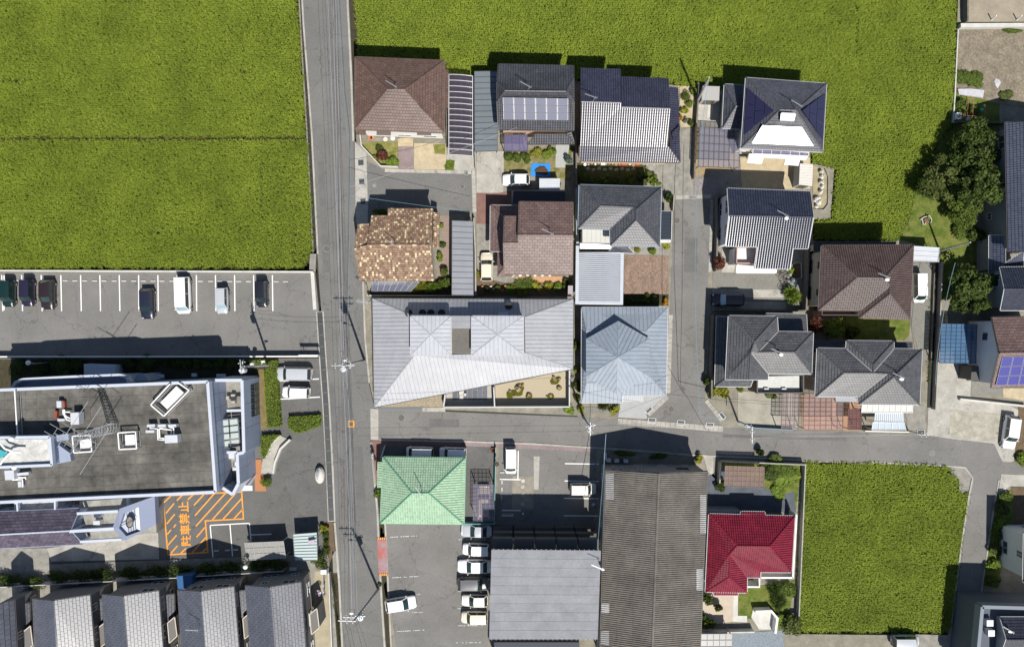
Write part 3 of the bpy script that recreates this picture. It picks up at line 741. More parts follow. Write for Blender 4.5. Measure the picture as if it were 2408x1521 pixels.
sheet('path', pts(A, [(2268, 1212), (2385, 1215), (2348, 1412), (2265, 1412)]), 0.06, mat('paver_grey', (0.36, 0.37, 0.36), 0.9, 0.2, nscale=3, namt=0.1))
sheet('driveway', pts(C, [(1240, 110), (1480, 60), (1450, 230), (1380, 290), (1240, 300)]), 0.043, concrete)
sheet('driveway', pts(C, [(1240, 300), (1420, 300), (1530, 285), (1530, 400), (1355, 400), (1350, 560), (1240, 560)]), 0.05, redbrick)
sheet('driveway', pts(C, [(1240, 560), (1350, 560), (1420, 800), (1500, 1000), (1480, 1100), (1270, 1100), (1245, 900)]), 0.047, concrete_old)
sheet('garden_soil', pts(C, [(1245, 1000), (1500, 1060), (2040, 1010), (2050, 1165), (1245, 1165)]), 0.05, soil)
sheet('path', pts(C, [(1560, 1000), (1980, 1000), (1950, 1050), (1600, 1050)]), 0.06, mat('terracotta', (0.42, 0.25, 0.14), 0.9, 0.2, nscale=2, namt=0.2))
sheet('path', pts(C, [(930, 490), (1035, 490), (1035, 1000), (900, 1000), (960, 720)]), 0.045, mat('brick_path', (0.25, 0.19, 0.16), 0.9, 0.2, nscale=6, namt=0.25))
sheet('garden_soil', pts(C, [(345, 1100), (1035, 1000), (1035, 1165), (345, 1165)]), 0.043, soil_dark)
sheet('garden_soil', pts(B, [(280, 1130), (860, 1150), (870, 1320), (285, 1320)]), 0.05, mat('moss_soil', (0.06, 0.062, 0.025), 0.95, 0.1, nscale=1, namt=0.3))
sheet('driveway', pts(B, [(870, 1150), (960, 1140), (1150, 1130), (1160, 850), (1260, 830), (1255, 1270), (1265, 1405), (1080, 1405), (1050, 1380), (1000, 1320), (880, 1250)]), 0.045, concrete_old)
sheet('gravel_bed', pts(B, [(1130, 480), (1290, 490), (1265, 830), (1150, 830)]), 0.05, sand)
sheet('driveway', pts(B, [(1295, 480), (1530, 480), (1500, 830), (1290, 830)]), 0.045, concrete)
sheet('path', pts(B, [(1385, 605), (1430, 605), (1415, 750), (1372, 750)]), 0.055, concrete_light)
sheet('driveway', pts(B, [(1290, 830), (1650, 850), (1640, 1180), (1400, 1200), (1270, 1260)]), 0.046, mat('brick_yellow', (0.30, 0.22, 0.12), 0.9, 0.2, nscale=4, namt=0.2))
sheet('driveway', pts(B, [(1265, 1255), (1475, 1255), (1470, 1405), (1265, 1405)]), 0.06, mat('block_paving', (0.30, 0.28, 0.27), 0.9, 0.2, nscale=8, col2=(0.17, 0.14, 0.135)))
sheet('driveway', pts(B, [(1400, 1195), (1650, 1180), (1665, 1395), (1475, 1400), (1475, 1250), (1400, 1250)]), 0.05, concrete_old)
sheet('dirt_yard', pts(B, [(1650, 1085), (2240, 1085), (2240, 1350), (1665, 1350)]), 0.05, sand)
sheet('dirt_yard', pts(B, [(2265, 1150), (2350, 1170), (2385, 1250), (2385, 1500), (2300, 1521), (2260, 1500)]), 0.05, mat('dirt_dry', (0.30, 0.26, 0.165), 0.95, 0.1, nscale=1.4, namt=0.25))
sheet('driveway', pts(E, [(558, 825), (925, 825), (930, 1150), (550, 1150)]), 0.05, mat('block_paving_brown', (0.165, 0.115, 0.088), 0.9, 0.2, nscale=4, col2=(0.27, 0.195, 0.15), stretch=(2, 0.8, 1), nscale2=0.6, namt2=0.25))
sheet('garden_soil', pts(E, [(550, 1150), (930, 1150), (925, 1245), (550, 1245)]), 0.045, soil_dark)
sheet('garden_soil', pts(E, [(635, 760), (940, 720), (940, 825), (560, 815)]), 0.042, concrete_old)
sheet('gravel_yard', pts(E, [(1300, 975), (1950, 975), (1940, 1120), (1300, 1110)]), 0.045, gravel_m)
sheet('driveway', pts(E, [(1295, 1108), (1930, 1115), (1920, 1180), (1295, 1175)]), 0.055, concrete)
sheet('gravel_yard', pts(E, [(1295, 1176), (1920, 1181), (1920, 1215), (1295, 1212)]), 0.047, gravel_m)
sheet('driveway', pts(E, [(1295, 1212), (1920, 1216), (1915, 1280), (1295, 1270)]), 0.056, concrete)
sheet('gravel_yard', pts(E, [(1950, 760), (2060, 765), (2040, 1280), (1920, 1280)]), 0.044, gravel_m)
sheet('pavement', pts(E, [(1375, 750), (1500, 755), (1480, 970), (1375, 970)]), 0.05, concrete)
sheet('lawn', pts(G, [(1480, 500), (1720, 230), (1960, 330), (2120, 480), (2120, 830), (2000, 1000), (1660, 1000), (1700, 700)]), 0.04, grass_g)
sheet('lawn', pts(G, [(1400, 200), (1500, 30), (1800, 60), (1980, 330), (1720, 300), (1600, 560), (1380, 500), (1340, 480)]), 0.045, grass_g)
sheet('lawn', pts(G, [(2000, 100), (2200, 60), (2200, -900), (1850, -900), (1700, -400), (1500, 0)]), 0.035, grass_g)
sheet('gravel_drive', pts(G, [(1470, 690), (1640, 690), (1600, 1521), (1540, 1521), (1450, 1180)]), 0.045, gravel_m)
sheet('lawn', pts(G, [(860, 1140), (1450, 1160), (1440, 1300), (1400, 1340), (880, 1330)]), 0.047, grass_g)
sheet('driveway', pts(K, [(0, 640), (290, 650), (370, 960), (0, 930)]), 0.045, mat('concrete_drive', (0.30, 0.285, 0.24), 0.9, 0.2, nscale=0.7, namt=0.25, nscale2=6, namt2=0.1))
sheet('driveway', pts(K, [(290, 655), (515, 655), (510, 965), (370, 960)]), 0.05, mat('concrete_drive', (0.3, 0.3, 0.3)))
sheet('driveway', pts(K, [(530, 655), (1040, 690), (1030, 970), (540, 970)]), 0.048, mat('terracotta_tile', (0.34, 0.20, 0.13), 0.85, 0.3, nscale=1.5, namt=0.25))
sheet('gravel_yard', pts(K, [(1400, 760), (1570, 760), (1580, 960), (1430, 965)]), 0.044, concrete_old)
sheet('forecourt', pts(K, [(1650, 300), (2000, 410), (1960, 560), (1955, 690), (2230, 730), (2360, 800), (2350, 1230), (2225, 1235), (2150, 1080), (1790, 1040), (1590, 1010), (1600, 790)]), 0.05, concrete)
sheet('forecourt', pts(K, [(1780, 795), (2220, 830), (2210, 1070), (1780, 1030)]), 0.058, mat('concrete_stained', (0.33, 0.31, 0.26), 0.9, 0.2, nscale=0.9, namt=0.4, nscale2=6, namt2=0.15))
sheet('gravel_yard', pts(K, [(1960, 560), (2230, 560), (2230, 670), (1960, 680)]), 0.054, gravel_m)
sheet('dirt_yard', pts(K, [(2230, 615), (2450, 615), (2450, 730), (2230, 690)]), 0.052, sand)
sheet('dirt_yard', pts(K, [(2360, 770), (2450, 780), (2450, 1230), (2320, 1235)]), 0.052, soil)
sheet('lawn', pts(T, [(1210, 470), (1310, 420), (1330, 600), (1210, 1090), (1115, 1090), (1190, 560)]), 0.05, grass_g)
sheet('dirt_yard', pts(T, [(1310, 400), (1460, 400), (1460, 760), (1300, 760)]), 0.045, soil)
sheet('pavement', pts(T, [(1240, 310), (1460, 320), (1460, 400), (1300, 395), (1215, 470)]), 0.055, concrete)
# vegetable plots, bare lot top right
sheet('bare_lot', pts(F, [(1895, -60), (2500, -60), (2500, 205), (1895, 205)]), 0.10, plot_sand)
sheet('vegetable_plot', pts(F, [(1850, 258), (2500, 250), (2500, 920), (2130, 860), (1830, 760)]), 0.05, mat('plot_soil', (0.20, 0.172, 0.128), 0.95, 0.1, nscale=0.9, namt=0.3, nscale2=4, namt2=0.35, bump=(4, 1.0)))
# corner terrace at the lower field
MB().prism(pts(T, [(885, 258), (985, 258), (1040, 340), (1010, 450), (950, 440), (947, 348), (890, 320)]), -1.0, -0.05).build('pavement', concrete_old, kind='structure')
# red house plot
sheet('lawn', pts(S, [(435, 220), (1005, 235), (960, 580), (880, 560), (880, 470), (740, 420), (435, 260)]), 0.045, grass_g)
sheet('yard_paving', pts(S, [(345, 330), (460, 260), (745, 410), (880, 455), (950, 430), (960, 580), (340, 560)]), 0.05, mat('weed_mat', (0.085, 0.095, 0.115), 0.8, 0.3, nscale=0.8, namt=0.3))
sheet('pavement', pts(S, [(315, 180), (385, 182), (385, 300), (410, 360), (345, 290)]), 0.05, concrete)
sheet('lawn', pts(S, [(555, 1100), (720, 1090), (960, 1050), (900, 1360), (560, 1310)]), 0.05, grass_g)
sheet('driveway', pts(S, [(312, 1150), (525, 1150), (520, 1340), (310, 1370)]), 0.052, mat('shell_paving', (0.46, 0.39, 0.31), 0.9, 0.2, nscale=1.0, namt=0.12))
sheet('path', pts(S, [(525, 1150), (558, 1150), (555, 1300), (620, 1300), (620, 1345), (520, 1340)]), 0.058, concrete_light)
sheet('pavement', pts(S, [(665, 1245), (770, 1245), (812, 1300), (800, 1395), (705, 1395), (650, 1310)]), 0.062, concrete_light)
sheet('driveway', pts(S, [(518, 1425), (870, 1400), (880, 1540), (515, 1540)]), 0.05, mat('gravel_blue', (0.20, 0.23, 0.255), 0.9, 0.2, nscale=5, namt=0.3))
sheet('driveway', pts(T, [(640, 1430), (885, 1435), (880, 1545), (640, 1545)]), 0.05, concrete_old)
sheet('pavement', pts(J, [(525, 1020), (720, 970), (905, 970), (740, 1120), (750, 1160), (505, 1150)]), 0.05, mat('slab_grey', (0.36, 0.37, 0.37), 0.9, 0.2, nscale=1.0, namt=0.08))
sheet('gravel_bed', pts(J, [(0, 1065), (525, 1065), (515, 1120), (0, 1110)]), 0.048, gravel_m)
sheet('townhouse_path', pts(O, [(960, 880), (1090, 880), (1120, 1521), (880, 1521), (900, 1400), (960, 1300)]), 0.03, mat('concrete_warm', (0.34, 0.30, 0.215), 0.9, 0.2, nscale=0.8, namt=0.2))
# ------------------------------------------------------------------ roof materials
brown_tile = mat('tile_brown', (0.125, 0.078, 0.062), 0.42, 0.5, attr=0.16, nscale=0.7, namt=0.2, nscale2=4, namt2=0.14)
brown_gloss = mat('tile_brown_gloss', (0.082, 0.056, 0.051), 0.45, 0.55, attr=0.16, nscale=0.7, namt=0.2, nscale2=4, namt2=0.14)
navy_tile = mat('tile_navy', (0.028, 0.031, 0.046), 0.34, 0.6, attr=0.16, nscale=0.7, namt=0.2, nscale2=4, namt2=0.14)
silver_tile = mat('tile_silver', (0.040, 0.042, 0.070), 0.30, 0.75, attr=0.16, nscale=0.7, namt=0.2, nscale2=4, namt2=0.14)
white_tile = mat('tile_indigo', (0.030, 0.034, 0.055), 0.27, 0.8, attr=0.16, nscale=0.7, namt=0.2, nscale2=4, namt2=0.14)
grey_tile = mat('tile_grey', (0.060, 0.062, 0.074), 0.46, 0.55, attr=0.16, nscale=0.7, namt=0.2, nscale2=4, namt2=0.14)
dark_tile = mat('tile_charcoal', (0.075, 0.077, 0.084), 0.42, 0.5, attr=0.16, nscale=0.7, namt=0.2, nscale2=4, namt2=0.14)
slate_tile = mat('tile_slate', (0.062, 0.064, 0.08), 0.46, 0.55, attr=0.16, nscale=0.7, namt=0.2, nscale2=4, namt2=0.14)
metal_silver = mat('metal_silver', (0.285, 0.292, 0.315), 0.5, 0.5, 0.0, attr=0.17, nscale=0.8, namt=0.10, nscale2=5, namt2=0.06, bump=(1.8, 1.0))
metal_pale = mat('metal_pale', (0.36, 0.37, 0.405), 0.55, 0.4, 0.0, attr=0.15, nscale=0.8, namt=0.08, bump=(1.8, 0.8))
metal_blue = mat('metal_bluegrey', (0.215, 0.25, 0.295), 0.55, 0.4, 0.0, attr=0.17, nscale=0.8, namt=0.10, nscale2=5, namt2=0.06, bump=(1.8, 1.0))
green_tile = mat('tile_green', (0.30, 0.44, 0.305), 0.6, 0.3, attr=0.12, nscale=0.6, namt=0.08)
red_tile = mat('tile_red', (0.185, 0.011, 0.030), 0.5, 0.4, attr=0.16, nscale=0.7, namt=0.2, nscale2=4, namt2=0.14)
mosaic = mat('tile_mosaic', (0.3, 0.2, 0.12), 0.7, 0.25, nscale2=3, namt2=0.15, ramp=[(0.0, (0.20, 0.125, 0.085)), (0.28, (0.28, 0.185, 0.125)), (0.55, (0.34, 0.24, 0.165)), (0.76, (0.23, 0.14, 0.095)), (0.88, (0.62, 0.52, 0.33))], attr=0.0, nscale=0.5, namt=0.08)
brown_shingle = mat('shingle_brown', (0.150, 0.100, 0.090), 0.5, 0.4, attr=0.16, nscale=0.7, namt=0.2, nscale2=4, namt2=0.14)
barn_sheet = mat('corrugated_grey', (0.150, 0.136, 0.120), 0.75, 0.3, nscale=0.35, namt=0.35, nscale2=3, namt2=0.2)
membrane = mat('membrane_grey', (0.225, 0.23, 0.25), 0.75, 0.3, nscale=0.6, namt=0.16, nscale2=3, namt2=0.10, attr=0.03)
steel_blue = mat('deck_bluegrey', (0.155, 0.18, 0.20), 0.5, 0.4, 0.2, nscale=1, namt=0.08, attr=0.05)
deck_grey = mat('deck_grey', (0.27, 0.28, 0.31), 0.45, 0.4, 0.3, nscale=1, namt=0.08, attr=0.04)
deck_white = mat('deck_white', (0.55, 0.57, 0.60), 0.45, 0.4, 0.2, nscale=1, namt=0.06)
gut_white = mat('gutter_white', (0.46, 0.46, 0.47), 0.5, 0.4)
gut_dark = mat('gutter_dark', (0.06, 0.055, 0.055), 0.5, 0.4)
smoke_poly = mat('polycarbonate_smoke', (0.055, 0.045, 0.065), 0.15, 0.5, alpha=0.82, nscale=1, namt=0.1)
clear_poly = mat('polycarbonate_clear', (0.20, 0.215, 0.30), 0.2, 0.5, alpha=0.58)
violet_poly = mat('polycarbonate_violet', (0.12, 0.11, 0.22), 0.18, 0.5, alpha=0.75, nscale=1.5, namt=0.15)
pink_poly = mat('polycarbonate_pink', (0.34, 0.25, 0.27), 0.25, 0.5, alpha=0.38)
blue_poly = mat('polycarbonate_blue', (0.075, 0.155, 0.27), 0.2, 0.5, alpha=0.88, nscale=0.8, namt=0.15)
solar_m = mat('solar_cell', (0.105, 0.11, 0.16), 0.55, 0.4, nscale=1, namt=0.05)
solar_dark = mat('solar_cell_dark', (0.022, 0.022, 0.055), 0.2, 0.6)
solar_mirror = mat('solar_glass', (0.55, 0.55, 0.60), 0.30, 1.0, 0.85)
solar_blue = mat('solar_cell_blue', (0.018, 0.018, 0.20), 0.45, 0.6)
def rf(V, vd, faces, dz=0.0):
    return [[V(*vd[k][:2], vd[k][2]+dz) for k in f.split()] for f in faces]
def pitch_up(V, vd, faces, s_):
    """set every ridge point from its distance to the eaves, at one pitch"""
    eav = {k for f in faces for k in f.split()[:2]}; zz = {}
    W3 = {k: Vector(V(*p[:2], p[2])) for k, p in vd.items()}
    for k in vd:
        if k in eav: continue
        ds = []
        for f in faces:
            ks = f.split()
            if k in ks: a, b = W3[ks[0]], W3[ks[1]]; e = (b-a).to_2d().normalized(); w = (W3[k]-a).to_2d(); ds.append(a.z+s_*abs(e.x*w.y-e.y*w.x))
        if ds: zz[k] = sum(ds)/len(ds)
    return {k: (p[0], p[1], zz.get(k, p[2])) for k, p in vd.items()}
def house(name, label, V, vd, faces, rm, tile, wm, capm=None, gut=gut_white, fm=alum, ins=0.55, levels=(1.3, 4.1), cat='house', seed=0, foot=None, dz=0.0, windows=True, pitch=None, **kw):
    if pitch: vd = pitch_up(V, vd, faces, pitch)
    fs = rf(V, vd, faces, dz) if V else faces
    lp = boundary_loop(fs); cx = sum(p[0] for p in lp)/len(lp); cy = sum(p[1] for p in lp)/len(lp)
    t = thing(name, label, cat, (cx, cy, 0))
    make_roof(t, fs, rm, tile, capm, gut, **kw)
    make_walls(t, fs, wm, fm, glass_w, ins, levels, seed, foot=foot, windows=windows)
    return t
def lean(t, V, vd, faces, rm, tile, capm=None, gut=gut_white, wm=None, ins=0.3, **kw):
    """a lower roof of the same house; with its own stub of wall when wm is given"""
    fs = rf(V, vd, faces); make_roof(t, fs, rm, tile, capm, gut, **kw)
    if wm: make_walls(t, fs, wm, alum, glass_w, ins, (1.2,), 3, windows=False)
def flat_panels(parent, V, c4, n, z, m, name='panel', ribm=None, ribw=0.07, gap=0.0, thick=0.03, arch=0.0, seg=4, proud=0.035):
    """c4: NW NE SE SW corners; n strips running west-east; ribs between"""
    a, b, c, d = [Vector(V(p[0], p[1], p[2] if len(p) > 2 else z)) for p in c4]
    def at(u, v):
        p = a.lerp(b, u).lerp(d.lerp(c, u), v); return Vector((p.x, p.y, p.z+arch*(1-(2*u-1)**2)))
    for i in range(n):
        mb = MB(); r = rng.random()
        for s_ in range(seg if arch else 1):
            u0, u1 = (s_/seg, (s_+1)/seg) if arch else (0, 1)
            q = [at(u0, i/n), at(u1, i/n), at(u1, (i+1)/n), at(u0, (i+1)/n)]
            mb.poly([tuple(p) for p in q], r)
        mb.build(name, m, parent)
    if ribm:
        for i in range(n+1):
            mb = MB()
            for s_ in range(seg if arch else 1):
                u0, u1 = (s_/seg, (s_+1)/seg) if arch else (0, 1)
                p, q = at(u0, i/n), at(u1, i/n); mb.bar((p.x, p.y, p.z+proud), (q.x, q.y, q.z+proud), ribw, 0.07)
            mb.build('rib', ribm, parent)
        for u in (0, 1):
            p, q = at(u, 0), at(u, 1); MB().bar((p.x, p.y, p.z+0.01), (q.x, q.y, q.z+0.01), ribw*1.1, 0.09).build('edge_beam', ribm, parent)
def posts(parent, V, spots, z, m, w=0.09):
    for p in spots:
        q = V(p[0], p[1], z); MB().bar((q[0], q[1], 0), (q[0], q[1], z), w).build('post', m, parent)
def carport(label, V, c4, n, z, m, ribm, arch=0.0, gridn=0, ribw=0.07, group=None, cat='carport', name='carport', postm=None):
    cx = sum(p[0] for p in c4)/4; cy = sum(p[1] for p in c4)/4
    b = V(cx, cy, z); t = thing(name, label, cat, (b[0], b[1], 0))
    flat_panels(t, V, c4, n, z, m, 'roof_panel', ribm, ribw, arch=arch)
    if gridn:
        for i in range(1, gridn):
            p = V(*lerp(c4[0][:2], c4[1][:2], i/gridn), z); q = V(*lerp(c4[3][:2], c4[2][:2], i/gridn), z)
            MB().bar((p[0], p[1], p[2]+0.05), (q[0], q[1], q[2]+0.05), 0.05, 0.05).build('rail', ribm, t)
    ins = [lerp(c4[k][:2], (cx, cy), 0.08) for k in range(4)]
    posts(t, V, ins, z-0.03, postm or ribm)
    return t
def panel_grid(parent, V, c4, nx, ny, m, lift=0.12, gap=0.06, name='solar_panel'):
    a, b, c, d = [Vector(V(*p)) for p in c4]
    n_ = (b-a).cross(d-a).normalized();  n_ = n_ if n_.z > 0 else -n_
    def at(u, v): return a.lerp(b, u).lerp(d.lerp(c, u), v)+n_*lift
    for j in range(ny):
        for i in range(nx):
            g = gap/2; u0, u1 = (i+g)/nx, (i+1-g)/nx; v0, v1 = (j+g)/ny, (j+1-g)/ny
            q = [at(u0, v0), at(u1, v0), at(u1, v1), at(u0, v1)]
            mb = MB(); mb.poly([tuple(p) for p in q])
            for k in range(4): p, s_ = q[k], q[(k+1) % 4]; mb.poly([tuple(p), tuple(s_), tuple(s_-n_*0.06), tuple(p-n_*0.06)])
            po = mb.build(name, m, parent)
            fr = MB()
            for k in range(4): fr.bar(q[k]+n_*0.002, q[(k+1) % 4]+n_*0.002, 0.02, 0.02)
            fr.build('panel_frame', steel, po)
# ------------------------------------------------------------------ H1 brown hip house
v = dict(nw=(580, 482, 5.8), ne=(1332, 512, 5.8), se=(1328, 1118, 5.8), sw=(580, 1088, 5.8), rw=(852, 755, 8.1), re=(1000, 755, 8.1))
h1 = house('house', 'brown hip-roofed white house at the corner of cul-de-sac and rice field', A, v, ['nw ne re rw', 'ne se re', 'sw se re rw', 'sw nw rw'], brown_tile, 'flat', wall_white, gut=mat('gutter_brown', (0.16, 0.11, 0.09), 0.5, 0.4), seed=1)
lean(h1, A, dict(a=(1338, 585, 3.2), b=(1366, 588, 2.9), c=(1364, 915, 2.9), d=(1336, 915, 3.2)), ['b c d a'], brown_tile, 'flat', gut=None)
lean(h1, A, dict(a=(595, 1100, 3.3), b=(668, 1100, 3.3), c=(665, 1132, 2.8), d=(590, 1130, 2.8)), ['d c b a'], brown_tile, 'flat', gut=None)
antenna(h1, A(925, 752, 8.1), 2.6)
p = A(1005, 1190); MB().box((p[0], p[1], 0.15), (1.5, 0.75, 0.3)).build('porch_step', sand, h1); MB().box((p[0], p[1]-0.15, 0.08), (1.9, 1.0, 0.16)).build('porch_step', sand, h1)
for x in (820, 1160):
    MB().bar(A(x-60, 1120, 4.6), A(x+60, 1124, 4.6), 0.5, 0.06).build('window_awning', mat('awning_brown', (0.14, 0.11, 0.10), 0.5), h1)
carport('long carport with dark violet roof panels and white ribs beside brown hip house', A, [(1368, 628), (1568, 642), (1568, 1315), (1368, 1302)], 14, 2.5, smoke_poly, alum, arch=0.18, gridn=4)
carport('long carport with flat blue-grey steel roof next to dark solar house', A, [(1583, 603), (1780, 600), (1776, 1273), (1586, 1277)], 14, 2.7, steel_blue, mat('rib_dark', (0.07, 0.08, 0.09), 0.5, 0.4), ribw=0.05)
# ------------------------------------------------------------------ H2 dark house with solar panels
AB = lambda x, y, z: B(x, y, z)
P_ = {'nw': A(1785, 541, 5.6), 'ne': B(252, 315, 5.6), 'se': B(250, 858, 5.6), 'sw': A(1785, 1090, 5.6), 'wn': A(1773, 690, 6.7), 'ws': A(1775, 855, 6.7), 'en': B(252, 418, 6.7), 'es': B(252, 615, 6.7), 'rw': A(1840, 765, 7.8), 're': B(187, 530, 7.8)}
fs = [[P_[k] for k in f.split()] for f in ('nw ne en re rw wn', 'sw se es re rw ws', 'wn ws rw', 'en es re')]
h2 = house('house', 'dark tiled house with eighteen grey solar panels on its roof', None, None, fs, grey_tile, 'wave', wall_pink, gut=gut_dark, seed=2, levels=(1.3, 4.0))
panel_grid(h2, A, [(1820, 818, 7.5), (2372, 827, 7.5), (2372, 1012, 6.25), (1827, 1005, 6.25)], 6, 3, solar_m)
antenna(h2, A(2040, 755, 7.8), 2.65)
P_ = {'a': A(2100, 1130, 3.4), 'b': B(190, 890, 3.4), 'c': B(258, 970, 2.7), 'd': A(2030, 1212, 2.7), 'e': B(228, 872, 3.4)}
make_roof(h2, [[P_['d'], P_['c'], P_['b'], P_['a']], [P_['c'], P_['e'], P_['b']]], grey_tile, 'wave', None, gut_dark)
tr = carport('terrace roof of violet panels under dark solar house eaves', A, [(1835, 1137), (2028, 1137), (2032, 1275), (1835, 1275)], 1, 2.6, violet_poly, alum_dark, gridn=3, name='terrace_roof', cat='terrace')
# ------------------------------------------------------------------ H3 big house with silvery tiles
v = dict(a=(307, 333, 5.8), b=(647, 342, 5.8), c=(652, 626, 7.33), d=(316, 616, 7.4), e=(650, 405, 5.4), f=(1050, 420, 5.4), g=(1062, 675, 7.05), h=(640, 662, 7.1), i=(1040, 1000, 5.0), j=(306, 992, 5.0), hm=(652, 662, 7.1))
h3 = thing('house', 'big silvery tiled house with two stepped ridges beside the shared drive', 'house', (B(680, 760, 3)[0], B(680, 760, 3)[1], 0))
fA = rf(B, v, ['a b c d']); fB = rf(B, v, ['e f g hm']); fS = rf(B, v, ['j i g hm c d'])
make_roof(h3, fA+fB+fS, silver_tile, 'roll', silver_tile, None)
make_walls(h3, fA+fB+fS, wall_white, alum, glass_w, 0.5, (1.3, 4.0), 3)
lean(h3, B, dict(a=(304, 985, 4.9), b=(1045, 995, 4.9), c=(1142, 1128, 3.9), d=(298, 1112, 3.9)), ['d c b a'], silver_tile, 'roll', gut=mat('gutter_copper', (0.16, 0.11, 0.08)), wm=wall_cream, ins=0.5)
lean(h3, B, dict(a=(1058, 490, 4.1), b=(1132, 498, 3.4), c=(1148, 1125, 3.4), d=(1062, 1040, 4.1)), ['b c d a'], silver_tile, 'roll', gut=None, wm=wall_cream, ins=0.35)
lean(h3, B, dict(a=(1075, 880, 4.4), b=(1145, 810, 3.9), c=(1145, 860, 3.6), d=(1090, 930, 4.2)), ['b c d a'], silver_tile, 'roll', gut=None)
antenna(h3, B(420, 605, 7.9), 2.8)
# ------------------------------------------------------------------ H4 hip house with dazzling panels
v = dict(nw=(1700, 415, 5.8), ne=(2378, 465, 5.8), se=(2345, 1038, 5.8), sw=(1660, 1005, 5.8), rw=(1985, 685, 8.0), re=(2122, 690, 8.0))
h4 = house('house', 'dark hip-roofed house with white-glaring solar panels jutting into the rice field', B, v, ['nw ne re rw', 'ne se re', 'sw se re rw', 'sw nw rw'], slate_tile, 'flat', wall_white, gut=gut_white, seed=4, pitch=0.42)
panel_grid(h4, B, [(1838, 812, 7.13), (2168, 828, 7.13), (2218, 905, 6.65), (1795, 882, 6.65)], 5, 1, solar_mirror, 0.10, 0.02)
panel_grid(h4, B, [(1795, 884, 6.63), (2218, 907, 6.63), (2270, 988, 6.1), (1748, 964, 6.1)], 6, 1, solar_mirror, 0.10, 0.02)
sk = [B(1998, 712, 7.98), B(2112, 718, 7.98), B(2098, 778, 7.55), B(1992, 772, 7.55)]
mb = MB()
for k in range(4): mb.bar(sk[k], sk[(k+1) % 4], 0.14, 0.16)
so = mb.build('skylight', alum, h4); MB().poly([(p[0], p[1], p[2]+0.03) for p in sk]).build('pane', solar_mirror, so)
def tri_panels(parent, V, apex, base0, base1, rows, m, lift=0.12):
    """triangular solar array on a hip face: rows narrowing towards the apex"""
    a, b0, b1 = Vector(V(*apex)), Vector(V(*base0)), Vector(V(*base1)); n_ = (b0-a).cross(b1-a).normalized(); n_ = n_ if n_.z > 0 else -n_
    for i in range(rows):
        t0, t1 = i/rows, (i+0.96)/rows
        for k in range(i+1):
            s0, s1 = k/(i+1), (k+0.97)/(i+1)
            def at(t, s): return a.lerp(b0, t).lerp(a.lerp(b1, t), s)+n_*lift
            q = [at(t0, s0), at(t0, s1), at(t1, s1), at(t1, s0)]
            MB().poly([tuple(p) for p in (q if t0 > 0 else q[1:])]).build('solar_panel', m, parent)
tri_panels(h4, B, (1938, 692, 7.7), (1706, 495, 5.9), (1682, 905, 5.9), 3, solar_dark)
tri_panels(h4, B, (2168, 692, 7.7), (2362, 545, 5.9), (2342, 945, 5.9), 3, solar_dark)
antenna(h4, B(2125, 672, 8.0), 2.6)
v = dict(nw=(1520, 470, 3.2), ne=(1678, 477, 3.2), se=(1664, 845, 3.2), sw=(1503, 837, 3.2), rw=(1612, 655, 4.3), re=(1672, 660, 4.3))
lean(h4, B, v, ['nw ne re rw', 'sw se re rw', 'sw nw rw'], slate_tile, 'flat', wm=wall_white, ins=0.45)
tp = carport('terrace roof of glossy violet panels below the glaring solar roof', B, [(1762, 1005), (2228, 1045), (2226, 1072), (1756, 1052)], 1, 3.2, violet_poly, alum, gridn=6, name='terrace_roof', cat='terrace')
MB().prism(pts(B, [(1728, 1052, 2.7), (2225, 1075, 2.7), (2205, 1105, 2.7), (1722, 1078, 2.7)]), 2.2, 2.7).build('balcony', wall_white, h4)
for c4 in ([(1728, 1073, 2.5), (1850, 1080, 2.5), (1832, 1136, 2.2), (1714, 1130, 2.2)], [(2040, 1090, 2.5), (2156, 1098, 2.5), (2141, 1153, 2.2), (2024, 1146, 2.2)]):
    q = pts(B, c4); MB().poly(q).poly([(p[0], p[1], p[2]-0.03) for p in q[::-1]]).build('window_awning', deck_white, h4)
carport('double carport with clear gridded roof in front of glaring solar house', B, [(1310, 830), (1645, 852), (1642, 1176), (1298, 1162)], 5, 2.5, clear_poly, alum_dark, gridn=8, ribw=0.05)
def shed(label, V, top, z, wm, rm, ribs=0, drop=0.0, name='shed', slope=None):
    q = pts(V, top, z); cx = sum(p[0] for p in q)/4; cy = sum(p[1] for p in q)/4
    t = thing(name, label, 'shed', (cx, cy, 0.03))
    MB().prism(inset(q, 0.06), 0.0, z-0.05, ).build('wall', wm, t)
    MB().prism(q, z-0.06, z).build('roof', rm, t)
    a, b, c, d = [Vector(p) for p in q]
    for i in range(ribs):
        s_ = (i+0.5)/ribs; p, r_ = a.lerp(d, s_), b.lerp(c, s_)
        MB().bar((p.x, p.y, z+0.02), (r_.x, r_.y, z+0.02), 0.05, 0.04).build('rib', rm, t)
    p, r_ = d.lerp(c, 0.2), d.lerp(c, 0.8); o_ = Vector((0, -0.0, 0))
    MB().poly([(p.x, p.y+0.03, 0.15), (r_.x, r_.y+0.03, 0.15), (r_.x, r_.y+0.03, z-0.25), (p.x, p.y+0.03, z-0.25)]).build('door', alum_dark, t)
    return t
shed('flat grey metal garden shed beside the utility pole at rice field', B, [(1338, 483), (1482, 488), (1478, 608), (1328, 602)], 2.2, wall_grey, mat('shed_grey', (0.36, 0.35, 0.34), 0.6))
shed('beige ribbed storage shed on sandy yard beside planted terrace', B, [(2155, 1135), (2266, 1141), (2258, 1326), (2146, 1313)], 2.5, mat('shed_wall', (0.40, 0.41, 0.41), 0.6), mat('shed_beige', (0.55, 0.53, 0.49), 0.6), 8)
shed('small white ribbed roof store beside white car near blue tarp', C, [(1768, 177), (1942, 177), (1940, 274), (1768, 274)], 2.1, wall_grey, deck_white, 7)
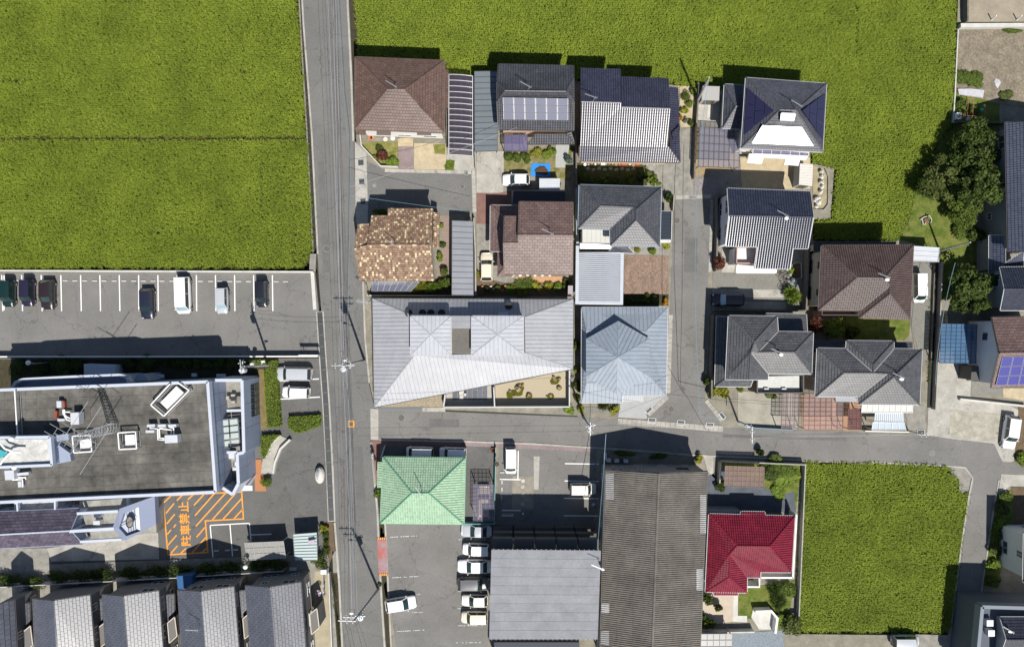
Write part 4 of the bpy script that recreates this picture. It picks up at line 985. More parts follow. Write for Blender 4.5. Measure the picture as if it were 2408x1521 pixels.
shed('narrow mauve storage box between shingled house and ribbed carport', C, [(2010, 1078), (2052, 1078), (2052, 1167), (2008, 1167)], 1.9, wall_grey, mat('shed_mauve', (0.36, 0.31, 0.34), 0.6))
# ------------------------------------------------------------------ H5 grey L-shaped hip house
v = dict(nw=(180, 232, 5.8), ne=(868, 252, 5.8), se=(855, 748, 5.8), sm=(440, 742, 5.8), vm=(437, 605, 5.8), sw=(170, 598, 5.8), rw=(355, 408, 7.0), re=(632, 420, 7.0), rn=(657, 440, 6.98), rs=(657, 525, 6.98))
h5 = house('house', 'grey L-shaped hip-roofed house with white balcony beside brown shingled house', E, v, ['nw ne rn re rw', 'sw nw rw', 'vm sw rw re', 'sm vm re rn rs', 'se sm rs', 'ne se rs rn'], grey_tile, 'flat', wall_grey, gut=mat('gutter_blue', (0.30, 0.36, 0.40), 0.5), seed=5, pitch=0.42)
bx = pts(E, [(205, 605), (435, 605), (435, 720), (205, 716)], 3.2)
bo = MB().prism(bx, 0.0, 3.2).build('balcony', wall_white, h5)
q = [Vector(p) for p in bx]
for i in range(6):
    a, b = q[0].lerp(q[1], i/6), q[0].lerp(q[1], (i+0.97)/6); c, d = q[3].lerp(q[2], (i+0.97)/6), q[3].lerp(q[2], i/6)
    MB().prism([tuple(a), tuple(b), tuple(c), tuple(d)], 3.21, 3.25).build('deck_panel', mat('deck_cream', (0.50, 0.50, 0.47), 0.6), bo)
lean(h5, E, dict(a=(185, 722, 3.0), b=(470, 735, 3.0), c=(472, 772, 2.8), d=(182, 768, 2.8)), ['d c b a'], deck_white, 'seam', gut=None, ridge=False)
lean(h5, E, dict(a=(470, 752, 3.3), b=(590, 752, 3.3), c=(636, 806, 2.7), d=(430, 790, 2.7)), ['d c b a'], grey_tile, 'flat', gut=gut_white)
lean(h5, E, dict(a=(868, 455, 2.7), b=(955, 458, 2.5), c=(950, 690, 2.5), d=(862, 690, 2.7)), ['b c d a'], mat('deck_navy', (0.022, 0.03, 0.045), 0.4, 0.5), 'seam', gut=gut_white)
MB().prism(pts(E, [(862, 690), (950, 690), (948, 712), (862, 712)], 1.8), 0.0, 1.8).build('store_box', wall_white, h5)
t = thing('carport', 'big white carport with ribbed folded-steel roof beside block-paved drive', 'carport', (E(350, 1020, 3)[0], E(350, 1020, 3)[1], 0))
q = pts(E, [(150, 742), (550, 800), (545, 1240), (145, 1235)], 2.9); q[0] = E(176, 800, 2.9)
q = pts(E, [(172, 800), (525, 815), (520, 1215), (168, 1212)], 2.9)
mb = MB().poly([(p[0], p[1], 2.80) for p in q]); ro = mb.build('roof', mat('deck_shade', (0.26, 0.275, 0.30), 0.6), t)
deck_fold = mat('deck_folded', (0.44, 0.47, 0.52), 0.5, 0.4, nscale=1, namt=0.06)
a, b, c, d = [Vector(p) for p in q]
for i in range(24):
    s0, s1 = (i+0.42)/24, (i+0.98)/24
    MB().prism([tuple(a.lerp(d, s0)), tuple(b.lerp(c, s0)), tuple(b.lerp(c, s1)), tuple(a.lerp(d, s1))], 2.87, 2.95).build('roof_rib', deck_fold, ro)
for P4 in ([(150, 742), (176, 742), (172, 1235), (145, 1235)], [(525, 800), (553, 800), (546, 1240), (520, 1240)], [(172, 1213), (520, 1216), (520, 1240), (172, 1236)], [(176, 798), (525, 798), (525, 814), (176, 802)]):
    MB().prism(pts(E, P4, 3.0), 2.7, 3.0).build('fascia', deck_fold, t)
posts(t, E, [(165, 830), (535, 830), (530, 1225), (160, 1220)], 2.7, alum, 0.12)
# ------------------------------------------------------------------ H6 dark gable, white-glinting south slope
v = dict(a=(1425, 262, 5.7), b=(2120, 288, 5.7), c=(2148, 503, 7.0), d=(1440, 488, 7.0), e=(2100, 766, 5.55), f=(1975, 764, 5.55), g=(1950, 938, 4.6), h=(1652, 932, 4.6), i=(1680, 752, 5.6), j=(1410, 745, 5.6))
h6 = house('house', 'dark gabled house with glinting striped south slope and sunken balcony', E, v, ['a b c d', 'h g f e c d j i'], white_tile, 'wave', mat('wall_pale', (0.62, 0.64, 0.68), 0.85, 0.2, nscale=1.2, namt=0.05), gut=gut_white, ins=0.45, seed=6)
antenna(h6, E(1890, 500, 7.0), 2.65, True)
bf = pts(E, [(1505, 755), (1675, 755), (1660, 890), (1500, 888)], 3.6)
MB().prism(bf, 0.0, 2.9).build('balcony', wall_white, h6)
q = [Vector(p) for p in bf]; mb = MB()
for k in range(4): mb.bar((q[k].x, q[k].y, 3.3), (q[(k+1) % 4].x, q[(k+1) % 4].y, 3.3), 0.12, 0.8)
mb.build('balcony_parapet', mat('parapet_rose', (0.42, 0.28, 0.24), 0.7), h6)
lean(h6, E, dict(a=(1505, 905, 2.8), b=(1835, 935, 2.8), c=(1832, 972, 2.6), d=(1500, 970, 2.6)), ['d c b a'], deck_white, 'seam', gut=gut_white)
wall_line('garden_wall', pts(E, [(2072, 770), (2070, 900), (2052, 1285)]), 0.2, 1.5, block_dark, 'grey block boundary wall between gabled house and brown glossy house', 'wall')
# ------------------------------------------------------------------ H7 mosaic roof
v = dict(a=(240, 565, 5.9), b=(340, 556, 5.9), c=(318, 765, 7.2), d=(212, 768, 7.2), e=(355, 490, 5.6), f=(495, 488, 5.6), g=(495, 428, 5.2), h=(878, 430, 5.2), i=(852, 738, 7.5), j=(320, 736, 7.5), k=(882, 1040, 5.3), l=(255, 1035, 5.3))
h7 = thing('house', 'cream house with mottled tan and brown mosaic tile roof', 'house', (C(550, 750, 3)[0], C(550, 750, 3)[1], 0))
f1 = rf(C, v, ['e f g h i j', 'l k i j d']); f2 = rf(C, v, ['a b c d'])
make_roof(h7, f1, mosaic, 'mosaic', mosaic, None); make_roof(h7, f2, mosaic, 'mosaic', mosaic, None)
make_walls(h7, f1, wall_cream, alum, glass_w, 0.35, (1.3, 4.0), 7); make_walls(h7, f2, wall_cream, alum, glass_w, 0.35, (1.3,), 8)
lean(h7, C, dict(a=(880, 462, 3.3), b=(926, 464, 2.8), c=(922, 756, 2.8), d=(876, 756, 3.3)), ['b c d a'], mosaic, 'mosaic', gut=None, wm=wall_cream, ins=0.2)
antenna(h7, C(560, 745, 7.5), 2.6)
carport('terrace roof of glassy panels below mosaic roof eave', C, [(362, 1045), (760, 1045), (690, 1125), (358, 1125)], 1, 2.6, clear_poly, steel, gridn=7, ribw=0.03, name='terrace_roof', cat='terrace')
carport('long grey-blue metal carport roof between mosaic house and cream car', C, [(1035, 533), (1210, 540), (1214, 1160), (1033, 1158)], 13, 2.7, deck_grey, mat('rib_grey', (0.14, 0.145, 0.16), 0.5), ribw=0.05)
wall_line('garden_wall', pts(C, [(1222, 520), (1234, 800), (1236, 1160)]), 0.18, 1.3, block_wall, 'pale block wall alongside the long grey-blue carport', 'wall')
wall_line('garden_wall', pts(C, [(330, 1163), (1220, 1166)]), 0.12, 1.0, concrete_light, 'white capped fence wall behind metal-roofed long house', 'wall')
# ------------------------------------------------------------------ H8 brown shingles
v = dict(a=(1600, 375, 5.6), b=(2050, 380, 5.6), c=(2048, 655, 7.5), d=(1592, 652, 7.5), e=(2045, 985, 5.2), f=(1475, 978, 5.2), g=(1468, 718, 7.1), h=(1592, 718, 7.1), i=(1475, 497, 5.6), j=(1576, 497, 5.6))
h8 = thing('house', 'brown shingled house with stepped ridge between two carports', 'house', (C(1750, 680, 3)[0], C(1750, 680, 3)[1], 0))
f1 = rf(C, v, ['a b c d', 'f e c d h g']); f2 = rf(C, v, ['i j h g'])
make_roof(h8, f1+f2, brown_shingle, 'shingle', brown_shingle, mat('gutter_brown', (0.1, 0.1, 0.1)))
make_walls(h8, f1+f2, wall_beige, alum, glass_w, 0.45, (1.3, 4.0), 9)
lean(h8, C, dict(a=(1358, 403, 2.9), b=(1592, 408, 2.9), c=(1592, 500, 3.7), d=(1475, 505, 3.7), e=(1470, 790, 3.7), f=(1355, 790, 2.9)), ['a b c d', 'a f e d'], brown_shingle, 'shingle', wm=wall_beige, ins=0.35)
lean(h8, C, dict(a=(1415, 795, 2.7), b=(1472, 795, 3.3), c=(1472, 930, 3.3), d=(1415, 1000, 2.7), e=(1552, 998, 2.7), f=(1550, 975, 3.0)), ['a d c b', 'd e f c'], brown_shingle, 'shingle', gut=None)
lean(h8, C, dict(a=(1535, 278, 2.7), b=(1985, 273, 2.7), c=(1985, 385, 3.0), d=(1535, 385, 3.0)), ['a b c d'], mat('deck_black', (0.022, 0.022, 0.026), 0.4, 0.5), 'seam', gut=None)
antenna(h8, C(1865, 650, 7.5), 2.7)
# ------------------------------------------------------------------ H9 long metal-roofed house with the sand garden
t = h9 = thing('long_house', 'long silver metal-roofed house with two raised boxes and walled sand garden', 'house', (I(1200, 500, 2)[0], I(1200, 500, 2)[1], 0))
v = dict(nw=(365, 152, 2.9), ne=(2053, 160, 2.9), se=(2050, 742, 2.9), sw=(380, 1064, 2.9), a=(680, 290, 4.3), b=(1645, 310, 4.3), c=(1650, 608, 4.3), d=(715, 632, 4.3))
fs = rf(I, v, ['nw ne b a', 'ne se c b', 'sw se c d', 'nw sw d a'])
make_roof(t, fs, metal_silver, 'seam', metal_silver, gut_dark, panelw=0.5, thick=0.2)
make_walls(t, fs, mat('wall_charcoal', (0.20, 0.20, 0.20), 0.9), alum_dark, glass_w, 0.6, (1.2,), 11, top=2.9)
for (c4, px) in (([(685, 300), (1022, 302), (1026, 628), (688, 628)], (855, 455)), ([(1200, 300), (1632, 302), (1635, 625), (1200, 628)], (1415, 455))):
    q = [I(x, y, 6.0) for x, y in c4]; ap = I(px[0], px[1], 6.18)
    MB().prism(inset(q, 0.05), 3.2, 5.9).build('raised_box', mat('cladding_silver', (0.36, 0.37, 0.41), 0.5, 0.4, 0.2), t)
    make_roof(t, [[q[0], q[1], ap], [q[1], q[2], ap], [q[2], q[3], ap], [q[3], q[0], ap]], metal_pale, 'seam', metal_silver, gut_white, panelw=0.5)
q = pts(I, [(1027, 297), (1198, 297), (1198, 405), (1027, 405)], 5.4)
MB().prism(q, 3.2, 5.4).build('link_roof', metal_silver, t)
for k in range(2):
    a, b = [(297, 341), (345, 405)][k]; MB().prism(pts(I, [(1030, a), (1196, a), (1196, b), (1030, b)], 5.43), 5.405, 5.44).build('roof_panel', metal_silver, t)
MB().prism(pts(I, [(1027, 406), (1198, 406), (1198, 615), (1027, 615)], 4.5), 3.3, 4.5).build('deck_base', block_dark, t)
for i in range(22):
    y0 = 408+i*9.2
    MB().prism(pts(I, [(1047, y0), (1182, y0), (1182, y0+8), (1047, y0+8)], 4.56), 4.51, 4.56).build('deck_board', mat('deck_wood', (0.15, 0.14, 0.125), 0.8, nscale=3, namt=0.15), t)
for (x, y) in ((670, 274), (787, 274), (857, 274), (947, 274), (1510, 212)):
    z = 4.0 if y > 250 else 3.6; p = I(x, y, z)
    fo = MB().tube([(p[0], p[1], z-0.6), (p[0], p[1], z+0.25)], 0.46, 20).build('round_skylight', black_m, t)
p = I(1462, 283, 4.6); MB().box((p[0], p[1], 4.35), (1.25, 0.5, 0.5)).build('roof_unit', deck_white, t)
# garden court walls, terrace, sand garden
gw = mat('garden_wall_white', (0.52, 0.52, 0.52), 0.8, nscale=2, namt=0.06)
for P in ([(975, 958), (962, 1066)], [(960, 1066), (2028, 1062)], [(2022, 1062), (2022, 752)], [(1384, 898), (1392, 1060)]):
    wall_line('garden_wall', pts(I, [(x, y, 1.6) for x, y in P]), 0.15, 1.6, gw, parent=t)
MB().prism(pts(I, [(985, 935), (1330, 880), (1380, 880), (1385, 1050), (975, 1055)]), 0.0, 0.06).build('court_floor', mat('court_concrete', (0.38, 0.36, 0.32), 0.9, nscale=1, namt=0.1), t)
for j in range(3):
    for i in range(7):
        x0 = 1038+i*42; y0 = 885+j*39
        MB().prism(pts(I, [(x0, y0), (x0+40, y0), (x0+40, y0+37), (x0, y0+37)]), 0.06, 0.085).build('floor_tile', mat('slate_tile_floor', (0.115, 0.125, 0.15), 0.7, nscale=4, namt=0.1, attr=0.1), t)
for (x, y, s_) in ((1114, 942, 30), (1142, 958, 18), (1114, 975, 24)):
    p = I(x, y, 0.3); MB().box((p[0], p[1], 0.25), (s_*0.0152*1.3, s_*0.0152*1.3, 0.4)).build('stepping_block', concrete_light, t)
sg = sheet('sand_garden', pts(I, [(1398, 880), (2012, 752), (2012, 1052), (1400, 1052)]), 0.07, mat('raked_sand', (0.40, 0.345, 0.25), 0.95, 0.1, nscale=16, namt=0.12))
sheet('pebble_bed', pts(I, [(395, 1062), (955, 955), (950, 1062)]), 0.05, mat('pebbles', (0.30, 0.255, 0.185), 0.9, 0.2, nscale=9, namt=0.55, bump=(9, 1.0)))
rock_m = mat('rock', (0.30, 0.235, 0.165), 0.85, 0.2, nscale=3, namt=0.35, bump=(5, 0.8)); moss_m = mat('moss', (0.085, 0.085, 0.012), 0.95, 0.05, nscale=6, namt=0.35, bump=(15, 1.0))
def rock_island(label, parts_, moss):
    c = I(moss[0][0], moss[0][1]); t_ = thing('garden_rocks', label, 'rocks', (c[0], c[1], 0.07))
    b = MB()
    for (x, y, rx, ry) in moss: p = I(x, y); b.blob((p[0], p[1], 0.07), (rx*.0152, ry*.0152, 0.09), 14, 6, 0.12)
    b.build('moss_patch', moss_m, t_)
    for (x, y, rx, ry, h) in parts_: p = I(x, y); MB().blob((p[0], p[1], 0.12), (rx*.0152, ry*.0152, h), 7, 5, 0.25, rng.random()*3).build('rock', rock_m, t_)
rock_island('large mossy island with several rocks in the sand garden', [(1588, 908, 36, 26, .55), (1522, 926, 14, 12, .3), (1558, 968, 18, 14, .3), (1628, 878, 14, 16, .35), (1600, 880, 22, 12, .2)], [(1600, 905, 40, 45), (1560, 945, 70, 30), (1520, 960, 32, 34)])
rock_island('mossy island with one broad pale rock beside long roof edge', [(1893, 822, 28, 18, .35), (1938, 826, 12, 14, .25)], [(1895, 845, 42, 30), (1925, 825, 26, 22)])
rock_island('round dark pot-like ring of rocks between mossy islands', [(1680, 960, 18, 16, .35), (1668, 972, 10, 8, .2)], [(1680, 965, 30, 30)])
rock_island('small mossy mound with a leaning rock near wall', [(1862, 966, 20, 14, .3)], [(1862, 972, 30, 28), (1835, 968, 16, 9)])
rock_island('single brown boulder in a small round ring', [(1934, 896, 20, 18, .4)], [(1932, 898, 24, 24)])
t_ = thing('tv_mast', 'slanted television mast with antenna at corner of long metal roof', 'antenna', I(355, 160, 0))
MB().tube([I(350, 165, 0), I(320, 190, 4.5)], 0.04, 5).build('mast', steel, t_)
b = MB(); p0, p1 = I(225, 172, 5.2), I(350, 188, 5.2); b.bar(p0, p1, 0.07)
for i in range(8): q = lerp(p0, p1, 0.1+i*0.09); b.bar((q[0]+0.05, q[1]-0.28, q[2]), (q[0]-0.05, q[1]+0.28, q[2]), 0.035)
b.tube([I(320, 190, 4.2), lerp(p0, p1, 0.5)], 0.035, 5)
b.build('antenna', antenna_m, t_)
sheet('pavement', pts(I, [(415, 1068), (785, 1068), (785, 1098), (415, 1096)]), 0.055, mat('slate_strip', (0.16, 0.17, 0.185), 0.8))
sheet('pavement', pts(I, [(785, 1068), (975, 1068), (975, 1102), (785, 1100)]), 0.055, concrete)
MB().prism(pts(I, [(978, 1086), (2090, 1135), (2090, 1146), (978, 1103)]), -0.2, 0.008).build('drain_channel', black_m, kind='structure')  # no hole cut; black top stands in for shade inside the drain
# ------------------------------------------------------------------ H10 blue-grey metal house with hexagonal roof
h10 = thing('hexagon_house', 'blue-grey metal house with raised six-sided roof at lane corner', 'house', (J(530, 620, 2)[0], J(530, 620, 2)[1], 0))
v = dict(nw=(200, 228, 2.9), ne=(922, 228, 2.9), se=(908, 965, 2.9), s1=(540, 967, 2.9), s2=(540, 1026, 2.6), sw=(198, 1026, 2.6), in_=(235, 380, 3.75), i1=(735, 432, 3.9), i2=(775, 812, 3.9), i3=(235, 900, 3.3), w2=(235, 330, 3.75))
v2 = dict(nw=(200, 228, 2.9), ne=(922, 228, 2.9), se=(908, 965, 2.9), s1=(540, 967, 2.75), s2=(540, 1026, 2.55), sw=(198, 1026, 2.55), a=(240, 420, 3.7), b=(735, 432, 3.9), c=(775, 812, 3.9), d=(240, 860, 3.2), m=(540, 860, 3.4))
fs = rf(J, v2, ['nw ne b a', 'ne se c b', 's1 se c m', 'sw s2 s1 m d', 'nw sw d a', 'd a b c m'])
make_roof(h10, fs, metal_blue, 'seam', metal_blue, gut_white, panelw=0.5)
make_walls(h10, fs, mat('wall_charcoal', (0.2, 0.2, 0.2)), alum_dark, glass_w, 0.6, (1.2,), 12, top=2.6)
hexp = [(505, 340), (770, 490), (768, 808), (495, 960), (235, 808), (235, 490)]
hq = [J(x, y, 4.55) for x, y in hexp]; ap = J(503, 647, 6.1)
MB().prism(inset(hq, 0.5), 2.5, 4.5).build('raised_drum', metal_blue, h10)
make_roof(h10, [[hq[i], hq[(i+1) % 6], ap] for i in range(6)], metal_blue, 'seam', metal_blue, None, panelw=0.5)
lean(h10, J, dict(a=(545, 968, 2.5), b=(718, 970, 2.5), c=(718, 1018, 2.35), d=(545, 1018, 2.35)), ['d c b a'], mat('deck_canopy', (0.20, 0.215, 0.23), 0.5, 0.4, 0.2), 'seam', gut=None, panelw=0.25)
# ------------------------------------------------------------------ H11 charcoal cross-gabled house
v = dict(nw=(1435, 297, 5.8), n1=(1842, 303, 5.8), n2=(1850, 430, 5.8), ne=(2146, 435, 5.8), se=(2132, 785, 5.8), vs=(1765, 783, 5.8), s1=(1765, 832, 5.6), s0=(1605, 832, 6.95), sw=(1410, 830, 5.8), r1=(1652, 515, 7.25), r2=(1620, 605, 7.2), ra=(1688, 598, 6.95), re=(1990, 602, 6.95))
h11 = house('house', 'charcoal cross-gabled house with parapet balcony beside the lane', J, v, ['nw n1 r1', 'sw nw r1 r2 s0', 'n1 n2 ra r2 r1', 'n2 ne re ra', 'ne se re', 'vs se re ra r2', 's1 vs r2 s0'], dark_tile, 'flat', wall_beige, capm=mat('ridge_pale', (0.09, 0.09, 0.095), 0.6), valleym=mat('valley_pale', (0.26, 0.26, 0.25), 0.6), gut=gut_white, seed=13)
antenna(h11, J(1845, 605, 6.95), 2.75, True)
lean(h11, J, dict(a=(1335, 303, 2.9), b=(1435, 308, 3.7), c=(1415, 822, 3.7), d=(1320, 890, 2.9), e=(1617, 892, 2.9), f=(1640, 830, 3.6)), ['a d c b', 'd e f c'], dark_tile, 'flat', wm=wall_beige, ins=0.35)
lean(h11, J, dict(a=(1750, 278, 3.0), b=(2088, 285, 3.0), c=(2096, 440, 3.7), d=(1760, 440, 3.7)), ['a b c d'], dark_tile, 'flat', wm=wall_beige, ins=0.35)
bq = pts(J, [(1662, 800), (2046, 790), (2046, 940), (1660, 940)], 2.9)
MB().prism(bq, 0, 2.8).build('balcony', wall_brown, h11)
MB().prism(inset(bq, 0.15), 2.8, 2.84).build('balcony_floor', mat('deck_pale', (0.50, 0.51, 0.49), 0.8, nscale=2, namt=0.1), h11)
mb = MB(); q = [Vector(p) for p in bq]
for k in range(4): mb.bar((q[k].x, q[k].y, 3.2), (q[(k+1) % 4].x, q[(k+1) % 4].y, 3.2), 0.14, 0.9)
mb.build('balcony_parapet', mat('parapet_dark', (0.12, 0.115, 0.11), 0.8), h11)
for x in (1750, 1898): p = J(x, 912, 3.0); MB().box((p[0], p[1], 3.0), (0.55, 0.2, 0.3)).build('air_conditioner', deck_white, h11)
# ------------------------------------------------------------------ H12 charcoal three-hip house
v = dict(nw=(668, 280, 5.8), n1=(912, 285, 5.8), n2=(915, 218, 5.8), n3=(1312, 222, 5.8), n4=(1312, 285, 5.8), ne=(1549, 290, 5.8), se=(1528, 755, 5.8), s1=(1015, 752, 5.8), s2=(1013, 690, 5.8), sw=(652, 688, 5.8), rw=(890, 485, 7.1), v1=(1112, 478, 7.1), rn=(1135, 420, 7.1), rm=(1137, 486, 7.1), v2=(1155, 476, 7.1), vr=(1258, 492, 7.1), ra=(1310, 520, 7.2))
h12 = house('house', 'charcoal house with three hipped wings above terracotta tiled carports', K, v, ['nw n1 rm rw', 'n2 n1 rm rn', 'n2 n3 rn', 'n3 n4 rm rn', 'n4 ne ra vr rm', 'ne se ra', 's1 se ra', 's2 s1 ra vr', 'sw s2 vr rm rw', 'sw nw rw'], dark_tile, 'flat', wall_beige, capm=mat('ridge_dark', (0.07, 0.07, 0.075), 0.5), valleym=mat('valley_pale', (0.2, 0.2, 0.2)), gut=gut_white, seed=14, pitch=0.42)
antenna(h12, K(1340, 520, 7.1), 2.7, True)
lean(h12, K, dict(a=(640, 210, 3.0), b=(915, 215, 3.0), c=(915, 290, 3.5), d=(640, 290, 3.5)), ['a b c d'], dark_tile, 'flat', gut=None, wm=wall_beige)
lean(h12, K, dict(a=(1312, 226, 3.0), b=(1470, 228, 3.0), c=(1468, 300, 3.5), d=(1312, 300, 3.5)), ['a b c d'], dark_tile, 'flat', gut=None, wm=wall_beige)
carport('white ribbed terrace roof under charcoal three-wing house', K, [(1045, 757), (1470, 757), (1468, 820), (1040, 820)], 1, 2.7, mat('polycarbonate_milk', (0.58, 0.58, 0.54), 0.4, 0.3), alum, gridn=9, name='terrace_roof', cat='terrace')
carport('pale blue ribbed lean-to roof next to the side road kerb', K, [(1155, 822), (1388, 822), (1396, 900), (1148, 897)], 1, 2.6, mat('sheet_paleblue', (0.42, 0.48, 0.53), 0.4, 0.4), alum, gridn=14, name='terrace_roof', cat='terrace', ribw=0.04)
carport('pale blue curved canopy edge beside the side road kerb', K, [(1135, 902), (1400, 902), (1412, 966), (1126, 966)], 1, 2.3, mat('sheet_paleblue', (0.4, 0.4, 0.5)), alum, gridn=5, name='terrace_roof', cat='terrace', ribw=0.04)
MB().prism(pts(K, [(820, 690), (1000, 692), (1000, 732), (825, 730)], 3.0), 2.6, 3.0).build('porch_roof', mat('porch_grey', (0.30, 0.32, 0.36), 0.6), h12)
carport('single carport of pink-tinted gridded panels beside concrete drive', K, [(375, 660), (517, 656), (507, 966), (365, 958)], 8, 2.4, pink_poly, alum_dark, gridn=4, ribw=0.05)
carport('double carport of pink-tinted gridded panels over terracotta tiles', K, [(556, 660), (886, 660), (882, 966), (549, 966)], 8, 2.4, pink_poly, alum_dark, gridn=7, ribw=0.05)
carport('small dark plum canopy over the entrance by terracotta drive', K, [(930, 790), (1042, 790), (1038, 965), (925, 962)], 4, 2.4, mat('polycarbonate_plum', (0.10, 0.03, 0.04), 0.3, 0.4, alpha=0.85), alum_dark, gridn=3, ribw=0.05)
# ------------------------------------------------------------------ H13 brown glossy house
v = dict(nw=(705, 545, 5.8), ne=(1478, 540, 5.8), se=(1448, 1165, 5.8), s1=(1022, 1150, 5.8), s2=(1025, 1090, 5.8), sw=(680, 1085, 5.8), rw=(1000, 812, 7.5), re=(1235, 815, 7.5), rx=(1278, 885, 7.45), rs=(1275, 950, 7.4))
h13 = house('house', 'glossy brown tiled hip house above the parked silver van', G, v, ['nw ne re rw', 'sw nw rw', 's2 sw rw re rx', 's1 s2 rx rs', 'se s1 rs', 'ne se rs rx re'], brown_gloss, 'roll', wall_beige, gut=mat('gutter_brown', (0.1, 0.1, 0.1)), seed=15, fm=alum_dark, pitch=0.43)
antenna(h13, G(1220, 815, 7.5), 2.75, True)
lean(h13, G, dict(a=(640, 512, 3.0), b=(1330, 512, 3.0), c=(1330, 600, 3.6), d=(640, 600, 3.6)), ['a b c d'], mat('deck_black', (0.03, 0.03, 0.03)), 'seam', gut=None, wm=wall_beige)
bq = pts(G, [(695, 1090), (1020, 1092), (1018, 1128), (692, 1128)], 3.0)
MB().prism(bq, 0, 2.8).build('balcony', wall_brown, h13); mb = MB(); q = [Vector(p) for p in bq]
for k in range(4): mb.bar((q[k].x, q[k].y, 3.2), (q[(k+1) % 4].x, q[(k+1) % 4].y, 3.2), 0.1, 0.8)
mb.build('balcony_parapet', alum_dark, h13)
carport('flat white carport roof beside leaning utility pole on the grass', G, [(1480, 550), (1693, 563), (1689, 682), (1476, 673)], 3, 2.5, deck_white, deck_white, ribw=0.05)
# ------------------------------------------------------------------ houses at the right edge
v = dict(a=(2248, 1030, 5.6), b=(2262, 1350, 5.6), b2=(2272, 1350, 5.6), c=(2272, 2115, 5.6), d=(2700, 2115, 8.6), e=(2700, 1030, 8.6), f=(3000, 1030, 5.6), g=(3000, 2115, 5.6))
h14 = house('house', 'long steel-blue tiled house with grey wall behind the big trees', F, v, ['a c d e', 'g f e d'], mat('tile_steel', (0.065, 0.075, 0.115), 0.36, 1.0, attr=0.15, nscale=0.4, namt=0.15), 'roll', mat('wall_steel', (0.20, 0.215, 0.235), 0.9), gut=gut_dark, seed=16, ins=0.5)
lean(h14, G, dict(a=(2115, 460, 3.1), b=(2115, 790, 3.1), c=(2250, 690, 4.2), d=(2250, 460, 4.2)), ['a b c d'], MATS['tile_steel'], 'roll', gut=gut_white, wm=MATS['wall_steel'])
lean(h14, G, dict(a=(2118, 796, 3.1), b=(2400, 740, 3.1), c=(2400, 600, 4.4), d=(2255, 690, 4.2)), ['a b c d'], MATS['tile_steel'], 'roll', gut=gut_white)
v = dict(a=(2205, 728, 5.0), b=(2600, 722, 5.0), c=(2600, 905, 6.4), d=(2245, 908, 6.4), e=(2600, 1088, 5.0), f=(2210, 1088, 5.0))
h15 = house('house', 'small gabled house with white-glinting south slope behind dense round tree', G, v, ['a b c d', 'f e c d'], white_tile, 'wave', mat('wall_steel', (0.2, 0.2, 0.2)), gut=gut_white, seed=17, ins=0.35)
v = dict(a=(2135, 22, 5.8), b=(2700, 10, 5.8), c=(2700, 310, 7.9), d=(2200, 320, 7.9), e=(2700, 600, 5.8), f=(2130, 610, 5.8))
h16 = house('house', 'white gabled house with brown roof and bright blue solar panels', K, v, ['a b c d', 'f e c d'], brown_shingle, 'shingle', mat('wall_pale', (0.6, 0.6, 0.6)), gut=alum_dark, seed=18, ins=0.45, fm=alum_dark)
panel_grid(h16, K, [(2218, 350, 7.7), (2500, 340, 7.7), (2450, 580, 6.1), (2162, 590, 6.1)], 3, 3, solar_blue, 0.14, 0.06)
MB().prism(pts(K, [(1970, 430), (2105, 430), (2100, 555), (1960, 545)], 2.8), 0.0, 2.8).build('porch', mat('porch_dark', (0.09, 0.085, 0.08), 0.7), h16)
carport('big blue translucent carport with gridded roof beside white gabled house', K, [(1712, 76), (2012, 80), (2002, 408), (1697, 405)], 10, 2.7, blue_poly, mat('rib_blue', (0.05, 0.09, 0.15), 0.5), gridn=7, ribw=0.045)
v = dict(a=(1330, 745, 5.4), b=(1700, 745, 5.4), c=(1700, 1100, 5.4), d=(1325, 1090, 5.4), e=(1500, 920, 6.9))
h17 = house('house', 'pale walled house with gas bottles beside the weedy roadside bank', T, {k: (x+70, y-25, z) for k, (x, y, z) in v.items()}, ['b a e', 'a d e', 'd c e', 'c b e'], navy_tile, 'flat', wall_white, gut=gut_white, seed=19, ins=0.4)
h18 = thing('house', 'dark tiled house behind a pale parapet wall at the road bend', 'house', (T(1350, 1500, 3)[0], T(1350, 1500, 3)[1], 0))
q = pts(T, [(1108, 1238), (1700, 1255), (1700, 1800), (1055, 1800)], 5.6)
MB().prism(q, 0, 4.6).build('wall', mat('wall_slate', (0.10, 0.115, 0.14), 0.9), h18); mb = MB()
qq = [Vector(p) for p in q]
for k in (0, 3): mb.bar(qq[k]-Vector((0, 0, .5)), qq[(k+1) % 4]-Vector((0, 0, .5)), 0.42, 1.2)
mb.build('parapet', mat('parapet_pale', (0.20, 0.225, 0.26), 0.8), h18)
v = dict(a=(1235, 1312, 5.9), b=(1700, 1312, 5.9), c=(1700, 1465, 7.0), d=(1280, 1465, 7.0), e=(1700, 1620, 5.9), f=(1225, 1620, 5.9))
fs = rf(T, v, ['a b c d', 'f e c d']); make_roof(h18, fs, navy_tile, 'flat', None, gut_white); make_walls(h18, fs, wall_grey, alum, glass_w, 0.3, (9,), 20)
antenna(h18, T(1270, 1385, 6.4), 2.6, True)
for (x, y) in ((1150, 1345), (1160, 1415)): p = T(x, y, 5.0); MB().box((p[0], p[1], 5.0), (0.8, 0.75, 0.8)).build('air_conditioner', deck_white, h18)
